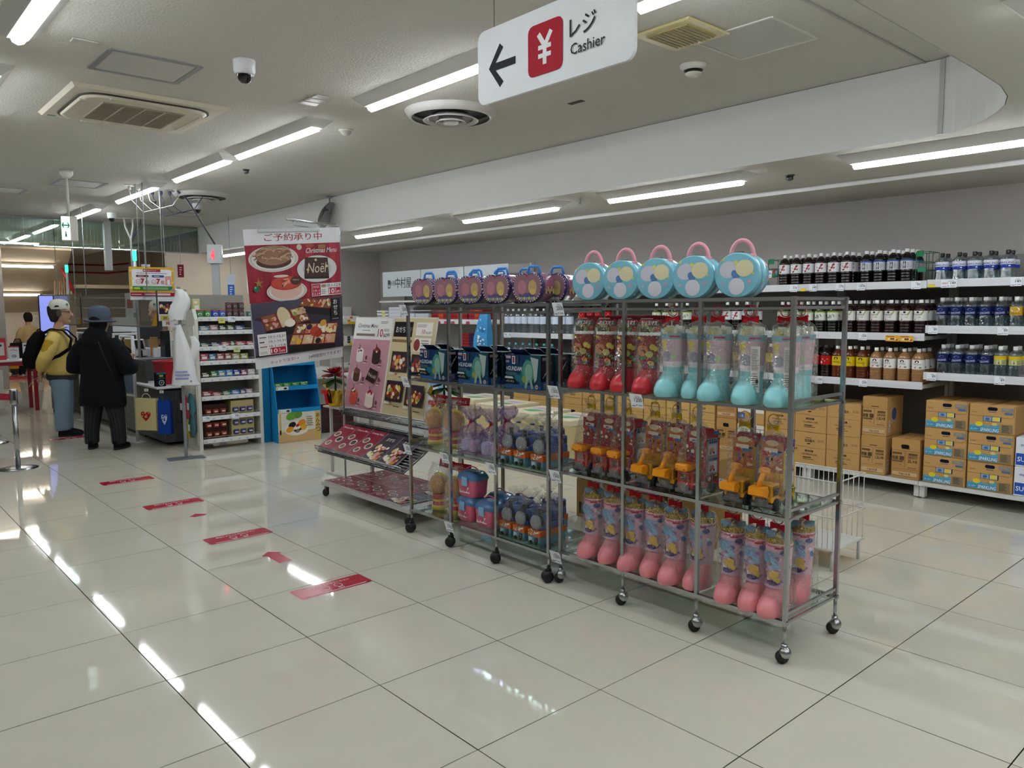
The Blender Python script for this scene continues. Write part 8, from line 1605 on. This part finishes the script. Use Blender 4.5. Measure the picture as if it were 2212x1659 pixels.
# ---- customer in the long dark coat and blue hat (seen from behind)
F2 = (.72, .69); P2 = person('person in long dark quilted coat and blue bucket hat', (1.27, 6.45, 0), F2)
b2 = MB(SK); head_(b2, (0, -.03, 1.36)); limb(b2, [((0, .02, 1.16), .055, .055), ((0, -.01, 1.30), .048, .05)], 14, SK)
limb(b2, [((0, .01, .70), .14, .105), ((0, .005, .85), .14, .11), ((0, .01, 1.0), .145, .11), ((0, .02, 1.12), .15, .10), ((0, .02, 1.18), .06, .055)], 18, SK); legs(b2, .08, .70, .40, .09, (.075, .052, .038), SK, .07)
for s in (-1, 1):
    limb(b2, [((s*.15, .02, 1.13), .045, .045), ((s*.225, .03, 1.0), .043, .043), ((s*.27, .01, .86), .038, .038), ((s*.24, -.13, .88), .032, .032), ((s*.19, -.23, .93), .024, .022)], 12, SK); hand(b2, (s*.188, -.235, .93), (-s*.45, -.8, .2), (0, 0, 1), .7)
    limb(b2, [((s*.15, .012, .095), .033, .036), ((s*.15, -.02, .055), .026, .05), ((s*.15, -.03, .035), .024, .06)], 12, SK)
fused(b2, 'body', SKINM, P2, .0075, 3)
ct = MB('0d0f15'); limb(ct, [((0, .02, .455), .235, .165), ((0, .015, .50), .245, .175), ((0, .01, .62), .235, .17), ((0, .005, .80), .215, .16), ((0, .01, .95), .21, .155), ((0, .02, 1.08), .205, .14), ((0, .02, 1.15), .16, .11), ((0, .02, 1.20), .085, .08)], 24)
for s in (-1, 1): limb(ct, [((s*.13, .02, 1.13), .08, .085), ((s*.21, .03, 1.05), .085, .088), ((s*.265, .035, .95), .085, .085), ((s*.295, .02, .86), .08, .08), ((s*.285, -.06, .855), .072, .075), ((s*.25, -.15, .885), .058, .06), ((s*.22, -.19, .91), .046, .048)], 14)
limb(ct, [((0, .09, 1.06), .10, .05), ((0, .115, 1.12), .125, .07), ((0, .10, 1.19), .135, .075), ((0, .05, 1.235), .11, .09)], 16)
fused(ct, 'coat', mat('quilted_cloth', None, .85, spec=.2, noise=1, bump=.8, scale=55, var=.2), P2, .012, 3)
b = MB('2a2523'); b.tube([(-.10, .195, 1.14), (-.15, .205, 1.02), (-.19, .19, .90), (-.205, .15, .80)], .012, 8, flat=.3); b.build('bag_strap', CLOTH, P2)
tr2 = MB('2b2c2f'); limb(tr2, [((0, .01, .52), .15, .12), ((0, .01, .68), .15, .12)], 16)
for s in (-1, 1): limb(tr2, [((s*.085, .01, .66), .095, .11), ((s*.105, .0, .50), .095, .105), ((s*.13, -.005, .36), .082, .09), ((s*.148, .005, .20), .072, .08), ((s*.15, .006, .09), .068, .078), ((s*.15, .004, .06), .068, .08)], 14)
fused(tr2, 'trousers', mat('pinstripe_cloth', None, .9, spec=.15, noise=1, scale=90, var=.35), P2, .012, 3)
b = MB('4a4c50')
for s in (-1, 1):
    for k in range(5):
        xx = s*.15+(k-2)*.027; q = math.sqrt(max(0, 1-((k-2)*.027/.072)**2)); b.tube([(s*.108+(k-2)*.032, .105*q+.0, .44), (s*.132+(k-2)*.029, .092*q, .34), (xx, .09*q, .20), (xx, .088*q, .075)], .0018, 4)
b.build('pinstripes', CLOTH, P2)
shoe(P2, .15, .015, '111113', '161617', rz=.35); shoe(P2, -.15, .02, '111113', '161617', rz=-.1)
hr = MB('1c1a1a'); limb(hr, [((0, .045, 1.235), .06, .035), ((0, .04, 1.27), .08, .065), ((0, .022, 1.32), .086, .088), ((0, .015, 1.37), .084, .094), ((0, .012, 1.43), .07, .08)], 18); fused(hr, 'hair', CLOTH, P2, .008, 2)
b = MB('566273'); Mh = Matrix.Translation((0, -.01, 0)); n_ = 28
b.lathe([(.098, 1.355), (.102, 1.37), (.102, 1.43), (.094, 1.475), (.066, 1.502), (.02, 1.512), (.002, 1.513)], n_, sy=1.1, M=Mh, cap=False); ht = b.build('bucket_hat', CLOTH, P2)
b = MB('505b6b'); rgs = []
for r_, dz in ((.100, 0), (.120, -.018), (.142, -.024), (.152, -.014), (.150, -.010), (.120, -.012), (.098, .004)): rgs.append([(r_*math.cos(2*PI*k/n_), -.01+r_*1.1*math.sin(2*PI*k/n_), 1.362+dz+(.022*max(0, math.cos(2*PI*k/n_))*(r_-.1)/.05)) for k in range(n_)])
b.loft(rgs, cap=False); b.build('hat_brim', CLOTH, ht)
ey = MB('1a1412')
for s in (-1, 1): ey.ball((s*.030, -.089, 1.368), .007, 8, 6)
ey.build('eyes', PLAST, P2)
# ---- person in the beige top far away
F3 = (-.25, .95); P3 = person('distant person in beige top and black trousers seen from behind', (2.55, 17.5, 0), F3); b3 = MB(SK); head_(b3, (0, -.02, 1.33), .95)
limb(b3, [((0, .0, 1.10), .055, .055), ((0, -.01, 1.27), .046, .048)], 12, SK); limb(b3, [((0, 0, .70), .13, .10), ((0, 0, .95), .13, .10), ((0, .01, 1.10), .14, .09), ((0, .01, 1.15), .06, .05)], 14, SK); legs(b3, .08, .70, .40, .08, (.07, .05, .036), SK, .12)
for s in (-1, 1): limb(b3, [((s*.14, .01, 1.10), .042, .042), ((s*.20, .02, .95), .04, .04), ((s*.22, 0, .82), .034, .034), ((s*.20, -.10, .76), .028, .028), ((s*.18, -.15, .74), .022, .022)], 10, SK); hand(b3, (s*.18, -.155, .74), (0, -.7, -.5), (0, 0, 1), .7)
for s in (-1, 1): limb(b3, [((s*.2, .012, .09), .033, .036), ((s*.2, -.02, .055), .026, .05), ((s*.2, -.03, .035), .024, .06)], 12, SK)
fused(b3, 'body', SKINM, P3, .011, 2)
tp3 = MB('b09a72'); limb(tp3, [((0, 0, .70), .175, .14), ((0, 0, .85), .17, .14), ((0, .01, 1.0), .175, .135), ((0, .01, 1.10), .16, .11), ((0, .01, 1.16), .075, .07)], 18)
for s in (-1, 1): limb(tp3, [((s*.12, .01, 1.09), .07, .07), ((s*.20, .02, .98), .068, .07), ((s*.23, .0, .84), .06, .062), ((s*.21, -.08, .78), .05, .05), ((s*.2, -.11, .765), .04, .04)], 12)
fused(tp3, 'top', CLOTH, P3, .014, 4); t3 = MB('1a1b20'); limb(t3, [((0, 0, .55), .14, .115), ((0, 0, .74), .15, .12)], 14)
for s in (-1, 1): limb(t3, [((s*.08, 0, .68), .088, .1), ((s*.12, 0, .45), .085, .09), ((s*.18, .005, .2), .07, .075), ((s*.2, .005, .07), .066, .072)], 12)
fused(t3, 'trousers', CLOTH, P3, .014, 3); shoe(P3, .2, .01, 'd0ccd0', '20283a'); shoe(P3, -.2, .01, 'd0ccd0', '20283a'); hr = MB('241c1a'); limb(hr, [((0, .04, 1.24), .07, .04), ((0, .03, 1.29), .086, .075), ((0, .01, 1.35), .09, .098), ((0, .0, 1.41), .08, .09), ((0, 0, 1.45), .04, .05)], 16); fused(hr, 'hair', CLOTH, P3, .009, 2)
hb = thing('handbag', 'black bag carried by the distant person', 'bag', (2.30, 17.35, .45), R(20)); b = MB('14151c'); b.loft([[(-.17, -.06, 0), (.17, -.06, 0), (.17, .06, 0), (-.17, .06, 0)], [(-.14, -.03, .34), (.12, -.03, .34), (.12, .03, .34), (-.14, .03, .34)]], sm=False); b.build('bag', CLOTH, hb); b = MB('14151c'); b.tube([(-.08, 0, .34), (-.05, 0, .42), (.05, 0, .42), (.08, 0, .34)], .01, 6); b.build('handle', CLOTH, hb)
